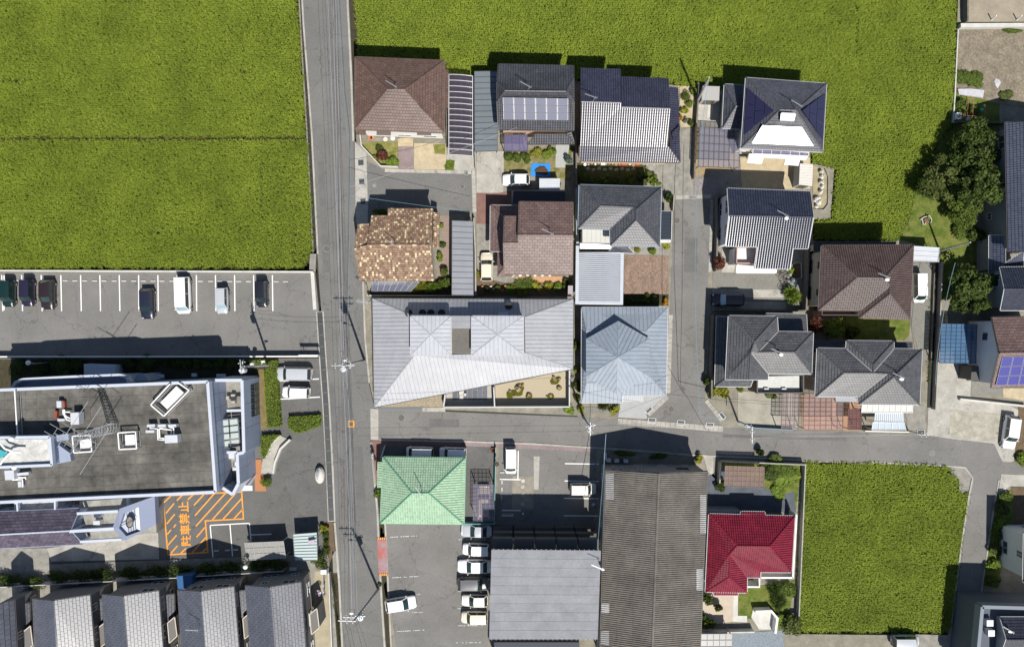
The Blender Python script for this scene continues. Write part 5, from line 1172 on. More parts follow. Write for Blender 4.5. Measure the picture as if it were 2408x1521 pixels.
# ------------------------------------------------------------------ green hip roof
v = dict(nw=(212, 232, 3.0), ne=(905, 240, 3.0), se=(893, 795, 3.0), sw=(190, 788, 3.0), rw=(457, 533, 4.9), re=(597, 533, 4.9))
hg = house('shop_house', 'single-storey building with pale green hip roof beside its car park', Q, v, ['nw ne re rw', 'ne se re', 'sw se re rw', 'sw nw rw'], green_tile, 'wave', wall_white, capm=mat('ridge_green', (0.13, 0.30, 0.20), 0.6), gut=mat('gutter_green', (0.20, 0.40, 0.28), 0.5), seed=21, levels=(1.3,), cat='building')
lean(hg, Q, dict(a=(165, 272, 2.85), b=(212, 272, 3.1), c=(205, 490, 3.1), d=(163, 490, 2.85)), ['a d c b'], green_tile, 'wave', gut=None)
antenna(hg, Q(545, 535, 4.9), 2.2)
carport('small carport of violet clear panels over a beige car beside green roof', Q, [(973, 459), (1142, 461), (1150, 770), (970, 768)], 9, 2.4, mat('polycarbonate_lilac', (0.24, 0.23, 0.33), 0.2, 0.5, alpha=0.34), mat('rail_violet', (0.16, 0.15, 0.20), 0.5), gridn=5, ribw=0.022)
wall_line('fence', pts(Q, [(1162, 140), (1150, 778), (900, 775)]), 0.07, 1.1, mat('fence_teal', (0.20, 0.45, 0.42), 0.6), 'teal mesh fence round the small violet carport', 'fence')
# ------------------------------------------------------------------ apartment block
t = ap_b = thing('apartment_block', 'flat grey-roofed apartment block with shaded north balconies', 'building', (RR(740, 1080, 7)[0], RR(740, 1080, 7)[1], 0))
q = pts(RR, [(282, 700), (1203, 708), (1175, 1455), (263, 1455)], 8.0)
MB().prism(inset(q, 0.5), 0.0, 7.8).build('wall', wall_beige, t)
MB().prism(q, 7.7, 7.96).build('roof', mat('fascia_dark', (0.08, 0.08, 0.09), 0.6), t)
a, b, c, d = [Vector(p) for p in q]
for i in range(10):
    s0, s1 = (i+0.015)/10, (i+0.995)/10
    MB().prism([tuple(a.lerp(d, s0)), tuple(b.lerp(c, s0)), tuple(b.lerp(c, s1)), tuple(a.lerp(d, s1))], 7.962, 7.99+0.004*(i % 2)).build('roof_sheet', membrane, t)
for i in range(23):
    for (p0, p1, dy) in ((a, b, 0.05), (d, c, -0.05)):
        p = p0.lerp(p1, (i+0.5)/23); MB().box((p.x, p.y+dy, 7.98), (0.05, 0.05, 0.05)).build('edge_clip', deck_white, t)
for lv in (0.0, 2.75, 5.4):
    for i in range(5):
        p = a.lerp(b, (i+0.5)/5)
        MB().box((p.x, p.y+0.25, lv+0.55), (2.4, 1.2, 1.1)).build('balcony', mat('balcony_dark', (0.10, 0.095, 0.09), 0.8), t)
        window(t, (p.x, p.y-0.47, lv+1.6), Vector((-1, 0)), Vector((0, 1)), 2.0, 1.6, alum, glass_w)
antenna(t, RR(1195, 835, 8.2), 2.75, True)
p = RR(760, 650); MB().box((p[0], p[1]+0.2, 1.3), (2.6, 1.8, 2.6)).build('stair_box', wall_grey, t)
MB().prism(pts(RR, [(305, 1480), (1020, 1480), (1030, 1700), (300, 1700)], 4.0), 0, 4.0).build('shed', mat('parapet_navy', (0.03, 0.035, 0.055), 0.6), None, 'dark navy parapet roof south of the apartment block', 'building')
# ------------------------------------------------------------------ corrugated barn
v = dict(nw=(1240, 35, 5.5), rn=(1690, 62, 7.3), ne=(2100, 45, 5.5), se=(2030, 1700, 5.5), rs=(1628, 1700, 7.3), sw=(1195, 1700, 5.5))
barn = house('warehouse', 'long warehouse with weathered grey corrugated roof beside red tiled house', RR, v, ['sw nw rn rs', 'ne se rs rn'], barn_sheet, 'corr', mat('sheet_wall', (0.24, 0.24, 0.23), 0.8, nscale=1, namt=0.2), gut=gut_dark, seed=22, ins=0.15, cat='warehouse', cap=0.13)
wl_m = mat('sheet_bleached', (0.42, 0.42, 0.42), 0.8, nscale=2, namt=0.2)
for (x0, x1, y0, y1) in ((1240, 1310, 60, 285), (1205, 1272, 1150, 1230), (1200, 1270, 1380, 1500), (2035, 2085, 240, 560), (2005, 2060, 860, 1040)):
    def bz(x, y):
        rx = 1690-62*(y-62)/1640.; wx = 1240-45*(y-35)/1660.; ex = 2100-70*(y-45)/1660.
        return (5.5+1.8*((x-wx)/(rx-wx) if x < rx else (ex-x)/(ex-rx)))
    P4 = [RR(x, y, bz(x, y)) for x, y in ((x0, y0), (x1, y0), (x1, y1), (x0, y1))]
    if x0 < 1600: P4 = [P4[3], P4[0], P4[1], P4[2]]
    else: P4 = [P4[1], P4[2], P4[3], P4[0]]
    mb = MB(); tile_face(mb, P4, 'corr', 0.055); mb.build('bleached_sheet', wl_m, barn)
for x in (1300, 1450, 1900): window(barn, (RR(x, 20, 4)[0], RR(x, 42, 5.5)[1]-0.12, 3.2), Vector((-1, 0)), Vector((0, 1)), 1.4, 0.9, alum_dark, glass_w)
# ------------------------------------------------------------------ red tiled house
v = dict(nw=(355, 590, 3.0), n1=(575, 597, 3.0), n2=(578, 573, 2.85), n3=(745, 575, 2.85), n4=(748, 600, 3.0), ne=(955, 606, 3.0), se=(932, 998, 3.0), s1=(716, 996, 3.0), s2=(714, 1034, 2.8), s3=(622, 1034, 3.0), s4=(620, 1140, 3.0), s5=(558, 1142, 3.0), s6=(556, 1158, 2.9), s7=(388, 1158, 2.9), s8=(385, 1138, 3.0), sw=(330, 1135, 3.0), r1=(550, 812, 4.65), r2=(780, 815, 4.65), r3=(500, 868, 4.45), r4=(497, 1030, 4.1))
hr = house('house', 'single-storey house with crimson tiled roof beside the warehouse', S, v, ['nw ne r2 r1', 'n1 n2 n3 n4', 'ne se r2', 's1 se r2 r1 r3 s3 s2', 's3 s4 r4 r3', 'sw s4 r4', 's8 s7 s6 s5', 'sw nw r1 r3 r4'][:1]+['ne se r2', 's1 se r2 r1 r3 s3 s2', 's3 s4 r4 r3', 'sw s4 r4', 'sw nw r1 r3 r4'], red_tile, 'roll', wall_white, capm=red_tile, gut=gut_white, seed=23, levels=(1.3,))
lean(hr, S, dict(a=(578, 574, 2.8), b=(745, 576, 2.8), c=(748, 610, 3.05), d=(575, 608, 3.05)), ['a b c d'], red_tile, 'roll', gut=gut_white)
lean(hr, S, dict(a=(388, 1158, 2.75), b=(556, 1158, 2.75), c=(558, 1130, 3.0), d=(385, 1130, 3.0)), ['a b c d'], red_tile, 'roll', gut=gut_white)
for P in ([(960, 596), (968, 600), (942, 1038)], [(942, 1036), (720, 1036)], [(708, 1040), (708, 1100), (622, 1100)]):
    wall_line('terrace_parapet', pts(S, [(x, y, 2.4) for x, y in P]), 0.22, 2.4, wall_white, parent=hr)
MB().prism(pts(S, [(345, 565), (575, 568), (575, 600), (350, 595)], 2.5), 0, 2.5).build('lean_to', deck_grey, hr)
carport('dark bronze clear-roofed carport on the weedy plot behind crimson roof', S, [(468, 254), (742, 263), (739, 405), (461, 396)], 4, 2.4, mat('polycarbonate_bronze', (0.20, 0.14, 0.115), 0.15, 0.5, alpha=0.88, nscale=0.6, namt=0.2), mat('rib_bronze', (0.22, 0.16, 0.13), 0.5), gridn=9, ribw=0.035)
carport('grey gridded flat canopy beside the gravel drive south of crimson roof', S, [(300, 1428), (518, 1426), (516, 1560), (298, 1560)], 3, 2.4, mat('polycarbonate_grey', (0.18, 0.18, 0.18), 0.3, 0.4), mat('rib_dim', (0.26, 0.26, 0.26), 0.5), gridn=5, ribw=0.035)
# ------------------------------------------------------------------ townhouses
TH = [((-60, 1150), (-25, 1165), (122, 1120), (-40, 1800), (0, 1800), (160, 1800)), ((275, 1113), (455, 1130), (758, 1083), (300, 1800), (492, 1800), (815, 1800)), ((860, 1078), (1040, 1092), (1335, 1046), (905, 1800), (1095, 1800), (1392, 1800)), ((1495, 1040), (1690, 1053), (1968, 1011), (1545, 1800), (1745, 1800), (2030, 1800)), ((2065, 1003), (2268, 1018), (2530, 974), (2125, 1800), (2332, 1800), (2590, 1800))]
TL = ['slate-roofed townhouse in the row, with laundry hung on its east side', 'slate-roofed townhouse between the laundry house and the one with blue ball', 'slate-roofed townhouse next to the blue box roof in the row', 'slate-roofed townhouse in the row with an antenna on its ridge', 'slate-roofed townhouse at the road end of the row']
tslate = mat('slate_townhouse', (0.085, 0.09, 0.112), 0.36, 1.0, attr=0.12, nscale=0.5, namt=0.1)
for k, (a, b, c, d, e, f) in enumerate(TH):
    vv = dict(nw=(*a, 5.4), rn=(*b, 7.05), ne=(*c, 5.4), sw=(*d, 5.4), rs=(*e, 7.05), se=(*f, 5.4))
    th = house('townhouse', TL[k], N, vv, ['sw nw rn rs', 'ne se rs rn'], tslate, 'slate', mat('wall_town', (0.19, 0.185, 0.18), 0.9, nscale=1, namt=0.1), gut=gut_dark, seed=30+k, ins=0.35, fm=alum, cap=0.07)
    th['group'] = 'row of townhouses'
    if k == 3: antenna(th, N(1680, 1345, 6.9), 3.1)
    if k < 4:
        lean(th, N, dict(a=(c[0]+40, c[1]+40, 3.0), b=(c[0]+130, c[1]+30, 2.8), c=(c[0]+135, c[1]+230, 2.8), d=(c[0]+60, c[1]+260, 3.0)), ['b c d a'], tslate, 'slate', gut=gut_dark)
    # east bay box with a pale frame
    xx, yy = c[0]+80, c[1]+270
    bq = pts(N, [(xx-5, yy), (xx+55, yy-50), (xx+75, yy+110), (xx+10, yy+170)], 3.6)
    MB().prism(bq, 0, 3.6).build('bay', mat('bay_grey', (0.16, 0.155, 0.15), 0.9), th)
    mb = MB(); qq = [Vector(p) for p in bq]
    for i in range(4): mb.bar(qq[i], qq[(i+1) % 4], 0.1, 0.12)
    mb.build('bay_rim', wall_cream, th)
    for (dx, dy) in ((-330, -60),):
        p = N(b[0]+120, b[1]-60, 1.0)
    for i in range(2):
        p = Vector(N(*lerp(a, c, 0.35+0.3*i), 5.4)); MB().box((p.x, p.y+0.15, 0.35), (0.8, 0.3, 0.6)).build('air_conditioner', deck_white, th)
# ------------------------------------------------------------------ vehicles
glass_c = mat('car_glass', (0.022, 0.034, 0.036), 0.06, 0.8, coat=0.5)
glass_t = mat('car_glass_teal', (0.018, 0.036, 0.036), 0.06, 0.8, coat=0.5)
shade_m = mat('sunshade', (0.36, 0.50, 0.56), 0.35, 0.5, 0.3, nscale=4, namt=0.3)
tyre_m = mat('tyre', (0.02, 0.02, 0.02), 0.9, 0.2)
rim_m = mat('rim', (0.45, 0.45, 0.46), 0.35, 0.5, 0.7)
lamp_m = mat('head_lamp', (0.62, 0.64, 0.66), 0.15, 0.7)
tail_m = mat('tail_lamp', (0.35, 0.02, 0.015), 0.25, 0.6)
trim_m = mat('car_trim', (0.03, 0.03, 0.032), 0.6, 0.4)
def paint(name, c, rough=0.28): return mat('paint_'+name, c, rough, 0.5, 0.0, coat=0.6)
PAINT = dict(white=paint('white', (0.78, 0.78, 0.78)), silver=paint('silver', (0.42, 0.44, 0.47)), pearl=paint('pearl', (0.70, 0.68, 0.63)), cream=paint('cream', (0.70, 0.62, 0.50)), black=paint('black', (0.012, 0.013, 0.02)),
             navy=paint('navy', (0.015, 0.017, 0.035)), green=paint('green', (0.006, 0.024, 0.021)), violet=paint('violet', (0.018, 0.014, 0.036)), brown=paint('brown', (0.022, 0.014, 0.015)), grey=paint('grey', (0.12, 0.12, 0.13)), beige=paint('beige', (0.48, 0.37, 0.26)))
def car(label, V, x, y, hdg, L_=3.6, Wd=1.5, Ht=1.55, kind='hatch', col='white', shade=False, ribs=False, z0=0.04, glass=None, rear_dark=True, group=None):
    p = V(x, y, Ht*0.5); g = glass or glass_t
    t = thing('car', label, 'van' if kind == 'van' and Ht > 1.8 else 'car', (p[0], p[1], z0), group)
    hw = Wd/2; hx = L_/2
    if kind == 'van': xw, xw2, xr2, xr, belt, hood = hx-0.42, hx-0.95, -hx+0.16, -hx+0.05, Ht*0.56, Ht*0.50
    elif kind == 'box': xw, xw2, xr2, xr, belt, hood = hx-0.72, hx-1.22, -hx+0.20, -hx+0.07, Ht*0.57, Ht*0.53
    elif kind == 'sedan': xw, xw2, xr2, xr, belt, hood = hx-1.18, hx-1.85, -hx+1.15, -hx+0.62, Ht*0.62, Ht*0.56
    elif kind == 'suv': xw, xw2, xr2, xr, belt, hood = hx-1.05, hx-1.65, -hx+0.45, -hx+0.15, Ht*0.60, Ht*0.55
    else: xw, xw2, xr2, xr, belt, hood = hx-0.98, hx-1.62, -hx+0.48, -hx+0.12, Ht*0.60, Ht*0.53
    b = MB(); st = []
    n = 16
    for i in range(n+1):
        u = i/n; xx = -hx+L_*u
        e = min(u, 1-u)*L_                       # distance to nearest end
        w = hw*(1-0.16*max(0, 1-e/0.35)**2.0-0.03*max(0, 1-e/1.0))
        if xx > xw: s_ = (xx-xw)/(hx-xw); zs = belt+(hood-belt)*min(1, s_*1.3)-0.16*max(0, (s_-0.55)/0.45)**2
        elif xx < xr: zs = belt-0.10*((xr-xx)/(hx+xr+1e-6))
        else: zs = belt
        zb = 0.20+0.08*max(0, 1-e/0.3)
        half = [(0.86*w, zb), (w*0.985, zb+0.12), (w, 0.52), (0.985*w, zs-0.10), (0.90*w, zs-0.01), (0.45*w, zs+0.03), (0, zs+0.04)]
        ring = [(xx, yy, zz) for yy, zz in half]+[(xx, -yy, zz) for yy, zz in half[-2::-1]]
        st.append(ring)
    m_ = len(st[0])
    b.v = [q for r_ in st for q in r_]
    for i in range(n):
        for j in range(m_-1): b.f.append((i*m_+j, i*m_+j+1, (i+1)*m_+j+1, (i+1)*m_+j)); b.r.append(0.5)
        b.f.append((i*m_+m_-1, i*m_, (i+1)*m_, (i+1)*m_+m_-1)); b.r.append(0.5)
    b.f.append(tuple(range(m_))); b.f.append(tuple(n*m_+j for j in range(m_-1, -1, -1))); b.r += [0.5, 0.5]
    def part(mb, name, m, parent=t, smooth=False):
        me = bpy.data.meshes.new(name); me.from_pydata(mb.v, [], mb.f)
        at = me.attributes.new('rnd', 'FLOAT', 'FACE'); at.data.foreach_set('value', mb.r)
        if smooth: me.polygons.foreach_set('use_smooth', [True]*len(me.polygons))
        return link(name, me, m, parent)
    bo = part(b, 'body', PAINT[col], smooth=True)
    zr = Ht-0.05; wb, wt = 0.90*hw, 0.76*hw; bz = belt-0.01
    def ss(y, w): return 1-(y/w)**2
    # glass
    def curved(xa, za, wa, xb, zb_, wb_, bul):
        mb = MB(); cols = 6
        for k in range(cols):
            y0, y1 = -1+2*k/cols, -1+2*(k+1)/cols
            mb.poly([(xa+bul*ss(y0, 1), y0*wa, za), (xa+bul*ss(y1, 1), y1*wa, za), (xb+bul*0.6*ss(y1, 1), y1*wb_, zb_), (xb+bul*0.6*ss(y0, 1), y0*wb_, zb_)])
        return mb
    part(curved(xw, bz, wb*0.97, xw2, zr, wt*0.97, 0.10), 'windshield', shade_m if shade else g)
    part(curved(xr, bz, wb*0.97, xr2, zr, wt*0.97, -0.06), 'rear_window', glass_c if rear_dark else g)
    for s_ in (-1, 1):
        q = [(xr, s_*wb, bz), (xw, s_*wb, bz), (xw2, s_*wt, zr), (xr2, s_*wt, zr)]
        part(MB().poly(q if s_ < 0 else q[::-1]), 'side_window', glass_c)
    # roof with pillars
    rb = MB(); NXS, NYS = 6, 6
    for i in range(NXS):
        for j in range(NYS):
            def rp(a_, c_):
                xx = xr2-0.05+(xw2-xr2+0.12)*a_; yy = (-1+2*c_)*wt*1.03
                if a_ > 0.9: xx += 0.06*ss(yy, wt*1.03)
                return (xx, yy, zr+0.02+0.05*ss(yy, wt*1.03)*(1-0.5*abs(2*a_-1)**3))
            rb.poly([rp(i/NXS, j/NYS), rp((i+1)/NXS, j/NYS), rp((i+1)/NXS, (j+1)/NYS), rp(i/NXS, (j+1)/NYS)])
    for s_ in (-1, 1):
        rb.bar((xw, s_*wb, bz), (xw2, s_*wt, zr), 0.07); rb.bar((xr, s_*wb, bz), (xr2, s_*wt, zr), 0.10); rb.bar((xr2, s_*wt, zr), (xw2, s_*wt, zr), 0.06)
        mx = (xw+xr)/2; rb.bar((mx, s_*wb, bz), (mx, s_*wt, zr), 0.06)
    roof = part(rb, 'roof', PAINT[col])
    if ribs:
        for k in range(5):
            yy = wt*(-0.72+0.36*k); part(MB().bar((xr2+0.15, yy, zr+0.07), (xw2-0.15, yy, zr+0.07), 0.07, 0.03), 'roof_rib', PAINT[col], roof)
    wr = 0.29 if Ht < 1.75 else 0.31
    for sx in (hx-0.62, -hx+0.58):
        for s_ in (-1, 1):
            mb = MB().tube([(sx, s_*(hw-0.17), wr), (sx, s_*(hw+0.015), wr)], wr, 16); w_ = part(mb, 'wheel', tyre_m)
            part(MB().tube([(sx, s_*(hw-0.02), wr), (sx, s_*(hw+0.025), wr)], wr*0.62, 10), 'rim', rim_m, w_)
    for s_ in (-1, 1):
        part(MB().blob((hx-0.20, s_*hw*0.68, hood-0.14), (0.17, 0.16, 0.08), 8, 5), 'headlight', lamp_m)
        part(MB().blob((-hx+0.10, s_*hw*0.80, belt-0.10), (0.08, 0.10, 0.16), 8, 5), 'tail_light', tail_m)
        part(MB().blob((xw-0.12, s_*(hw+0.09), belt+0.05), (0.07, 0.11, 0.08), 7, 5), 'mirror', PAINT[col])
    part(MB().box((hx-0.05, 0, 0.33), (0.12, Wd*0.78, 0.16)), 'bumper', trim_m)
    part(MB().bar((xw+0.05, -wb*0.5, bz+0.03), (xw-0.02, wb*0.1, bz+0.07), 0.03), 'wiper', trim_m)
    t.rotation_euler = (0, 0, R(hdg))
    return t
car('dark green mini car at the open end of the white-lined row', L, 68, 300, -90, 3.4, 1.48, 1.6, 'box', 'green')
car('dark violet mini car between green and brown-black cars', L, 230, 295, -90, 3.4, 1.48, 1.6, 'box', 'violet')
car('brown-black hatchback beside the violet mini car', L, 398, 310, -90, 3.75, 1.6, 1.65, 'hatch', 'brown')
car('black hatchback alone between empty bays', L, 1238, 385, -89, 3.9, 1.66, 1.55, 'hatch', 'navy')
car('large white van reversed up to the rice field wall', L, 1538, 318, -88, 4.65, 1.72, 1.95, 'van', 'white', shade=True)
car('silver mini wagon with ribbed roof beside the white van bays', L, 1868, 362, -89, 3.35, 1.45, 1.6, 'box', 'silver', shade=True, ribs=True)
car('black boxy mini car nearest the lot entrance', L, 2200, 305, -89, 3.35, 1.45, 1.7, 'box', 'black')
car('silver estate car with red tail lights beside the clipped hedge', M, 1585, 470, 179, 4.6, 1.72, 1.5, 'suv', 'silver', rear_dark=False)
car('white mini wagon with ribbed roof parked below the silver estate', M, 1608, 665, 178, 3.4, 1.46, 1.6, 'box', 'white', ribs=True)
car('white mini van half under the green roof eave, next to the street sign', Q, 520, 195, 179, 3.4, 1.46, 1.85, 'van', 'white')
car('white mini van half under the green roof eave, beside the garage entry', Q, 800, 200, 179, 3.4, 1.46, 1.8, 'box', 'white')
car('beige car under the violet clear carport', Q, 1062, 615, 90, 4.2, 1.62, 1.5, 'hatch', 'beige')
car('white mini van parked against the teal fence', Q, 1287, 262, -90, 3.35, 1.46, 1.85, 'van', 'white')
car('pale silver box car at the edge of the apartment shadow', Q, 1895, 500, 0, 3.3, 1.46, 1.75, 'box', 'pearl', rear_dark=False)
car('silver sedan parked in the row right below green roof', Q, 998, 852, 178, 3.85, 1.62, 1.45, 'sedan', 'silver')
car('white mini van with ribbed roof next to silver sedan', Q, 995, 1008, 179, 3.35, 1.46, 1.8, 'box', 'white', ribs=True)
car('white sedan with black rear window in the car park row', Q, 985, 1150, 180, 4.35, 1.68, 1.4, 'sedan', 'white')
car('dark grey car with silver roof facing the apartment wall', Q, 975, 1297, 0, 4.1, 1.66, 1.5, 'hatch', 'grey')
car('white mini hatchback between dark grey and cream cars', Q, 985, 1437, 180, 3.3, 1.46, 1.5, 'hatch', 'pearl')
car('cream mini wagon with white roof at the end of the row', O, 2305, 1272, 180, 3.25, 1.46, 1.65, 'box', 'cream')
car('white hatchback parked askew alone beside the roadside channel', O, 1685, 1158, 9, 3.9, 1.66, 1.5, 'hatch', 'white')
car('white hatchback on the drive beside the blue tarp', C, 1573, 190, 180, 3.4, 1.5, 1.5, 'hatch', 'white')
car('cream hatchback beside the brown shingled house', C, 1325, 922, 90, 3.6, 1.6, 1.6, 'hatch', 'cream')
car('black minivan with silvery windscreen shade beside palm-like bush', E, 1430, 1195, 180, 4.05, 1.66, 1.6, 'suv', 'black', shade=True)
car('white van beside the glossy brown hip house', G, 1525, 900, -89, 3.75, 1.5, 1.85, 'van', 'white')
car('white hatchback on stained concrete forecourt by the road bend', K, 2295, 985, -98, 4.3, 1.68, 1.55, 'suv', 'white')
car('silver mini van in shade south of the lower rice field', T, 575, 1480, 0, 3.4, 1.46, 1.8, 'van', 'silver')
# ------------------------------------------------------------------ two-wheelers
def bike(label, V, x, y, hdg, motor=False, lean_=0.0, fm=None):
    p = V(x, y); t = thing('motorcycle' if motor else 'bicycle', label, 'motorcycle' if motor else 'bicycle', (p[0], p[1], 0.05))
    r_ = 0.30 if motor else 0.33; wbs = 0.62 if motor else 0.52
    def part(mb, name, m, parent=t):
        me = bpy.data.meshes.new(name); me.from_pydata(mb.v, [], mb.f); return link(name, me, m, parent)
    for s_ in (-1, 1):
        ring = [(s_*wbs+r_*math.cos(a*math.pi/9), 0, r_+r_*math.sin(a*math.pi/9)) for a in range(19)]
        w_ = part(MB().tube(ring, 0.055 if motor else 0.028, 5), 'wheel', tyre_m)
        sp = MB()
        for a in range(6): sp.bar((s_*wbs, 0, r_), (s_*wbs+r_*math.cos(a), 0, r_+r_*math.sin(a)), 0.012)
        part(sp, 'spokes', rim_m, w_)
    f = MB(); th = 0.06 if motor else 0.04
    f.bar((-wbs, 0, r_), (-0.1, 0, 0.35), th); f.bar((-0.1, 0, 0.35), (0.38, 0, 0.78), th); f.bar((-0.25, 0, 0.85), (-0.1, 0, 0.35), th); f.bar((-0.22, 0, 0.75), (0.36, 0, 0.82), th); f.bar((-0.22, 0, 0.75), (-wbs, 0, r_), th); f.bar((0.35, 0, 0.9), (wbs, 0, r_), th)
    part(f, 'frame', fm or black_m)
    hb = MB(); hb.bar((0.33, -0.27, 0.97), (0.36, 0, 0.97), 0.035); hb.bar((0.33, 0.27, 0.97), (0.36, 0, 0.97), 0.035); part(hb, 'handlebar', steel)
    part(MB().blob((-0.27, 0, 0.88), (0.30 if motor else 0.13, 0.12 if motor else 0.08, 0.06), 8, 4), 'saddle', black_m)
    if motor:
        part(MB().blob((0.1, 0, 0.72), (0.28, 0.15, 0.16), 10, 6), 'tank', PAINT['silver']); part(MB().blob((0.0, 0, 0.38), (0.25, 0.16, 0.18), 8, 5), 'engine', rim_m); part(MB().blob((0.45, 0, 0.85), (0.09, 0.1, 0.1), 8, 5), 'headlight', lamp_m)
    else:
        part(MB().box((0.58, 0, 0.75), (0.26, 0.3, 0.2)), 'basket', steel)
    t.rotation_euler = (lean_, 0, R(hdg))
bike('black motorcycle on the red paving beside green-roofed building', Q, 140, 195, -75, True, 0.2)
bike('black road bicycle leaning beside the kidney-shaped flower bed', E, 1885, 990, 12, False, -0.9)
bike('small dark bicycle leaning next to the silver cover', E, 1912, 1030, 14, False, -0.9, alum_dark)
bike('dark folded bicycle on gravel near the palm-like bush', E, 1905, 1090, 25, False, -0.7, alum_dark)
# ------------------------------------------------------------------ hospital
hz = 7.7
t = hosp = thing('hospital_building', 'flat-roofed hospital building with pale blue cladding and stained roof deck', 'building', (N(900, 0, 7)[0], N(900, 0, 7)[1], 0))
clad = mat('cladding_blue', (0.285, 0.33, 0.43), 0.6, 0.4, nscale=0.8, namt=0.08, attr=0.05)
clad_pale = mat('cladding_pale', (0.46, 0.495, 0.57), 0.6, 0.4, nscale=0.8, namt=0.06)
roofdeck = mat('roof_slab', (0.112, 0.107, 0.097), 0.95, 0.15, nscale=0.35, namt=0.5, nscale2=1.6, namt2=0.22, attr=0.06)
NWc, NEc, SEc, SWc = L(-150, 1118, 8.2), L(1752, 1042, 8.2), N(1818, 214, 8.2), N(-150, 308, 8.2)
Qm = [NWc, NEc, SEc, SWc]
MB().prism(Qm, 0, hz-0.05).build('wall', clad, t)
# roof slabs (pavers)
a, b, c, d = [Vector(D(*((x, y)), hz)) for x, y in [( -40, 918), (487, 900), (505, 1152), (-40, 1177)]]
deck = MB().poly([tuple(p-Vector((0, 0, 0.03))) for p in (d, c, b, a)]).build('roof_deck', roofdeck, t)
nx, ny = 21, 11
for j in range(ny):
    for i in range(nx):
        g = 0.02
        q = [a.lerp(b, (i+g)/nx).lerp(d.lerp(c, (i+g)/nx), (j+g)/ny), a.lerp(b, (i+1-g)/nx).lerp(d.lerp(c, (i+1-g)/nx), (j+g)/ny), a.lerp(b, (i+1-g)/nx).lerp(d.lerp(c, (i+1-g)/nx), (j+1-g)/ny), a.lerp(b, (i+g)/nx).lerp(d.lerp(c, (i+g)/nx), (j+1-g)/ny)]
        MB().poly([tuple(p) for p in q[::-1]]).build('roof_slab', roofdeck, deck)
def parapet(P, z0, z1, w, m, name='parapet'):
    b_ = MB()
    for p, q in zip(P[:-1], P[1:]): b_.bar((p[0], p[1], (z0+z1)/2), (q[0], q[1], (z0+z1)/2), w, z1-z0)
    return b_.build(name, m, t)
ins_ = [Vector(p) for p in Qm]
parapet([NWc, NEc, SEc, SWc], hz-0.2, 8.45, 0.34, clad_pale)
# eastern annex: main wall clad in panels, low roof, freestanding outer wall
def wall_panels(p, q, z0, z1, n, rows, parent, m=clad):
    p, q = Vector(p[:2]), Vector(q[:2]); d_ = (q-p)/n; nn = Vector((d_.y, -d_.x)).normalized()*0.04
    if nn.x < 0: nn = -nn
    for i in range(n):
        for k in range(rows):
            a_, b_ = p+d_*(i+0.012)+nn, p+d_*(i+0.988)+nn; y0, y1 = z0+(z1-z0)*(k+0.01)/rows, z0+(z1-z0)*(k+0.99)/rows
            MB().poly([(a_.x, a_.y, y0), (b_.x, b_.y, y0), (b_.x, b_.y, y1), (a_.x, a_.y, y1)]).build('cladding_panel', m, parent)
wall_panels(NEc, SEc, 2.8, 7.6, 8, 2, t)
OW = [M(1212, 500), M(1232, 1212), M(1165, 1228), M(1178, 1520), N(2100, 150)]
eb = MB().prism([NEc[:2], *[p[:2] for p in OW], SEc[:2]], 0, 2.8).build('east_annex', concrete_old, t)
OZ = 6.1
for k in range(len(OW)-1):
    a_, b_ = OW[k], OW[k+1]; L_ = math.hypot(b_[0]-a_[0], b_[1]-a_[1])
    MB().prism(strip([a_, b_], 0.36), 0, OZ+0.01*k).build('outer_wall', clad_pale, eb)
    if L_ > 2: wall_panels((a_[0]+0.16, a_[1]), (b_[0]+0.16, b_[1]), 0.3, OZ-0.15, max(2, int(L_/2.2)), 2, eb)
MB().prism(strip([NEc, OW[0]], 0.36), 0, OZ+0.05).build('north_return', clad_pale, eb)
MB().prism(strip([SEc, OW[-1]], 0.36), 0, OZ+0.05).build('south_return', clad_pale, eb)
for (y, z) in ((855, 5.6), (1292, 5.6)):
    MB().bar(M(885, y, z), M(1050, y-4, z), 0.3, 0.4).build('cross_beam', clad_pale, eb)
for (x, y, w, dd) in ((950, 730, 0.5, 1.1), (895, 720, 0.4, 0.4), (1010, 1415, 1.0, 0.5), (985, 1465, 0.9, 0.4), (930, 1325, 0.9, 0.8)):
    p = M(x, y, 3.4); MB().box((p[0], p[1], 3.2), (w, dd, 0.8)).build('roof_equipment', deck_white if y > 1000 else concrete, eb)
# glazed skylight in the middle well
sk = thing('roof_skylight', 'steel-framed glazed skylight in the hospital roof well', 'skylight', M(910, 1090, 2.8))
fr = MB()
c0, c1, c2_, c3 = [Vector(M(x, y, 4.6)) for x, y in ((805, 955), (998, 935), (1020, 1220), (825, 1248))]
for (p, q) in ((c0, c1), (c1, c2_), (c2_, c3), (c3, c0)): fr.bar(p, q, 0.14); 
for p in (c0, c1, c2_, c3): fr.bar((p.x, p.y, 2.8), tuple(p), 0.1)
fr.build('frame', mat('frame_slate', (0.11, 0.13, 0.16), 0.5, 0.4), sk)
for j in range(4):
    for i in range(2):
        def at(u, v): return c0.lerp(c1, u).lerp(c3.lerp(c2_, u), v)
        q = [at((i+.06)/2, (j+.08)/4), at((i+.94)/2, (j+.08)/4), at((i+.94)/2, (j+.92)/4), at((i+.06)/2, (j+.92)/4)]
        MB().poly([(p.x, p.y, p.z+0.0) for p in q[::-1]]).build('pane', mat('glass_milky', (0.42, 0.47, 0.45), 0.3, 0.5), sk)
        for (p, r_) in ((q[0], q[1]), (q[1], q[2]), (q[2], q[3]), (q[3], q[0])): MB().bar(p, r_, 0.05).build('glazing_bar', MATS['frame_slate'], sk)
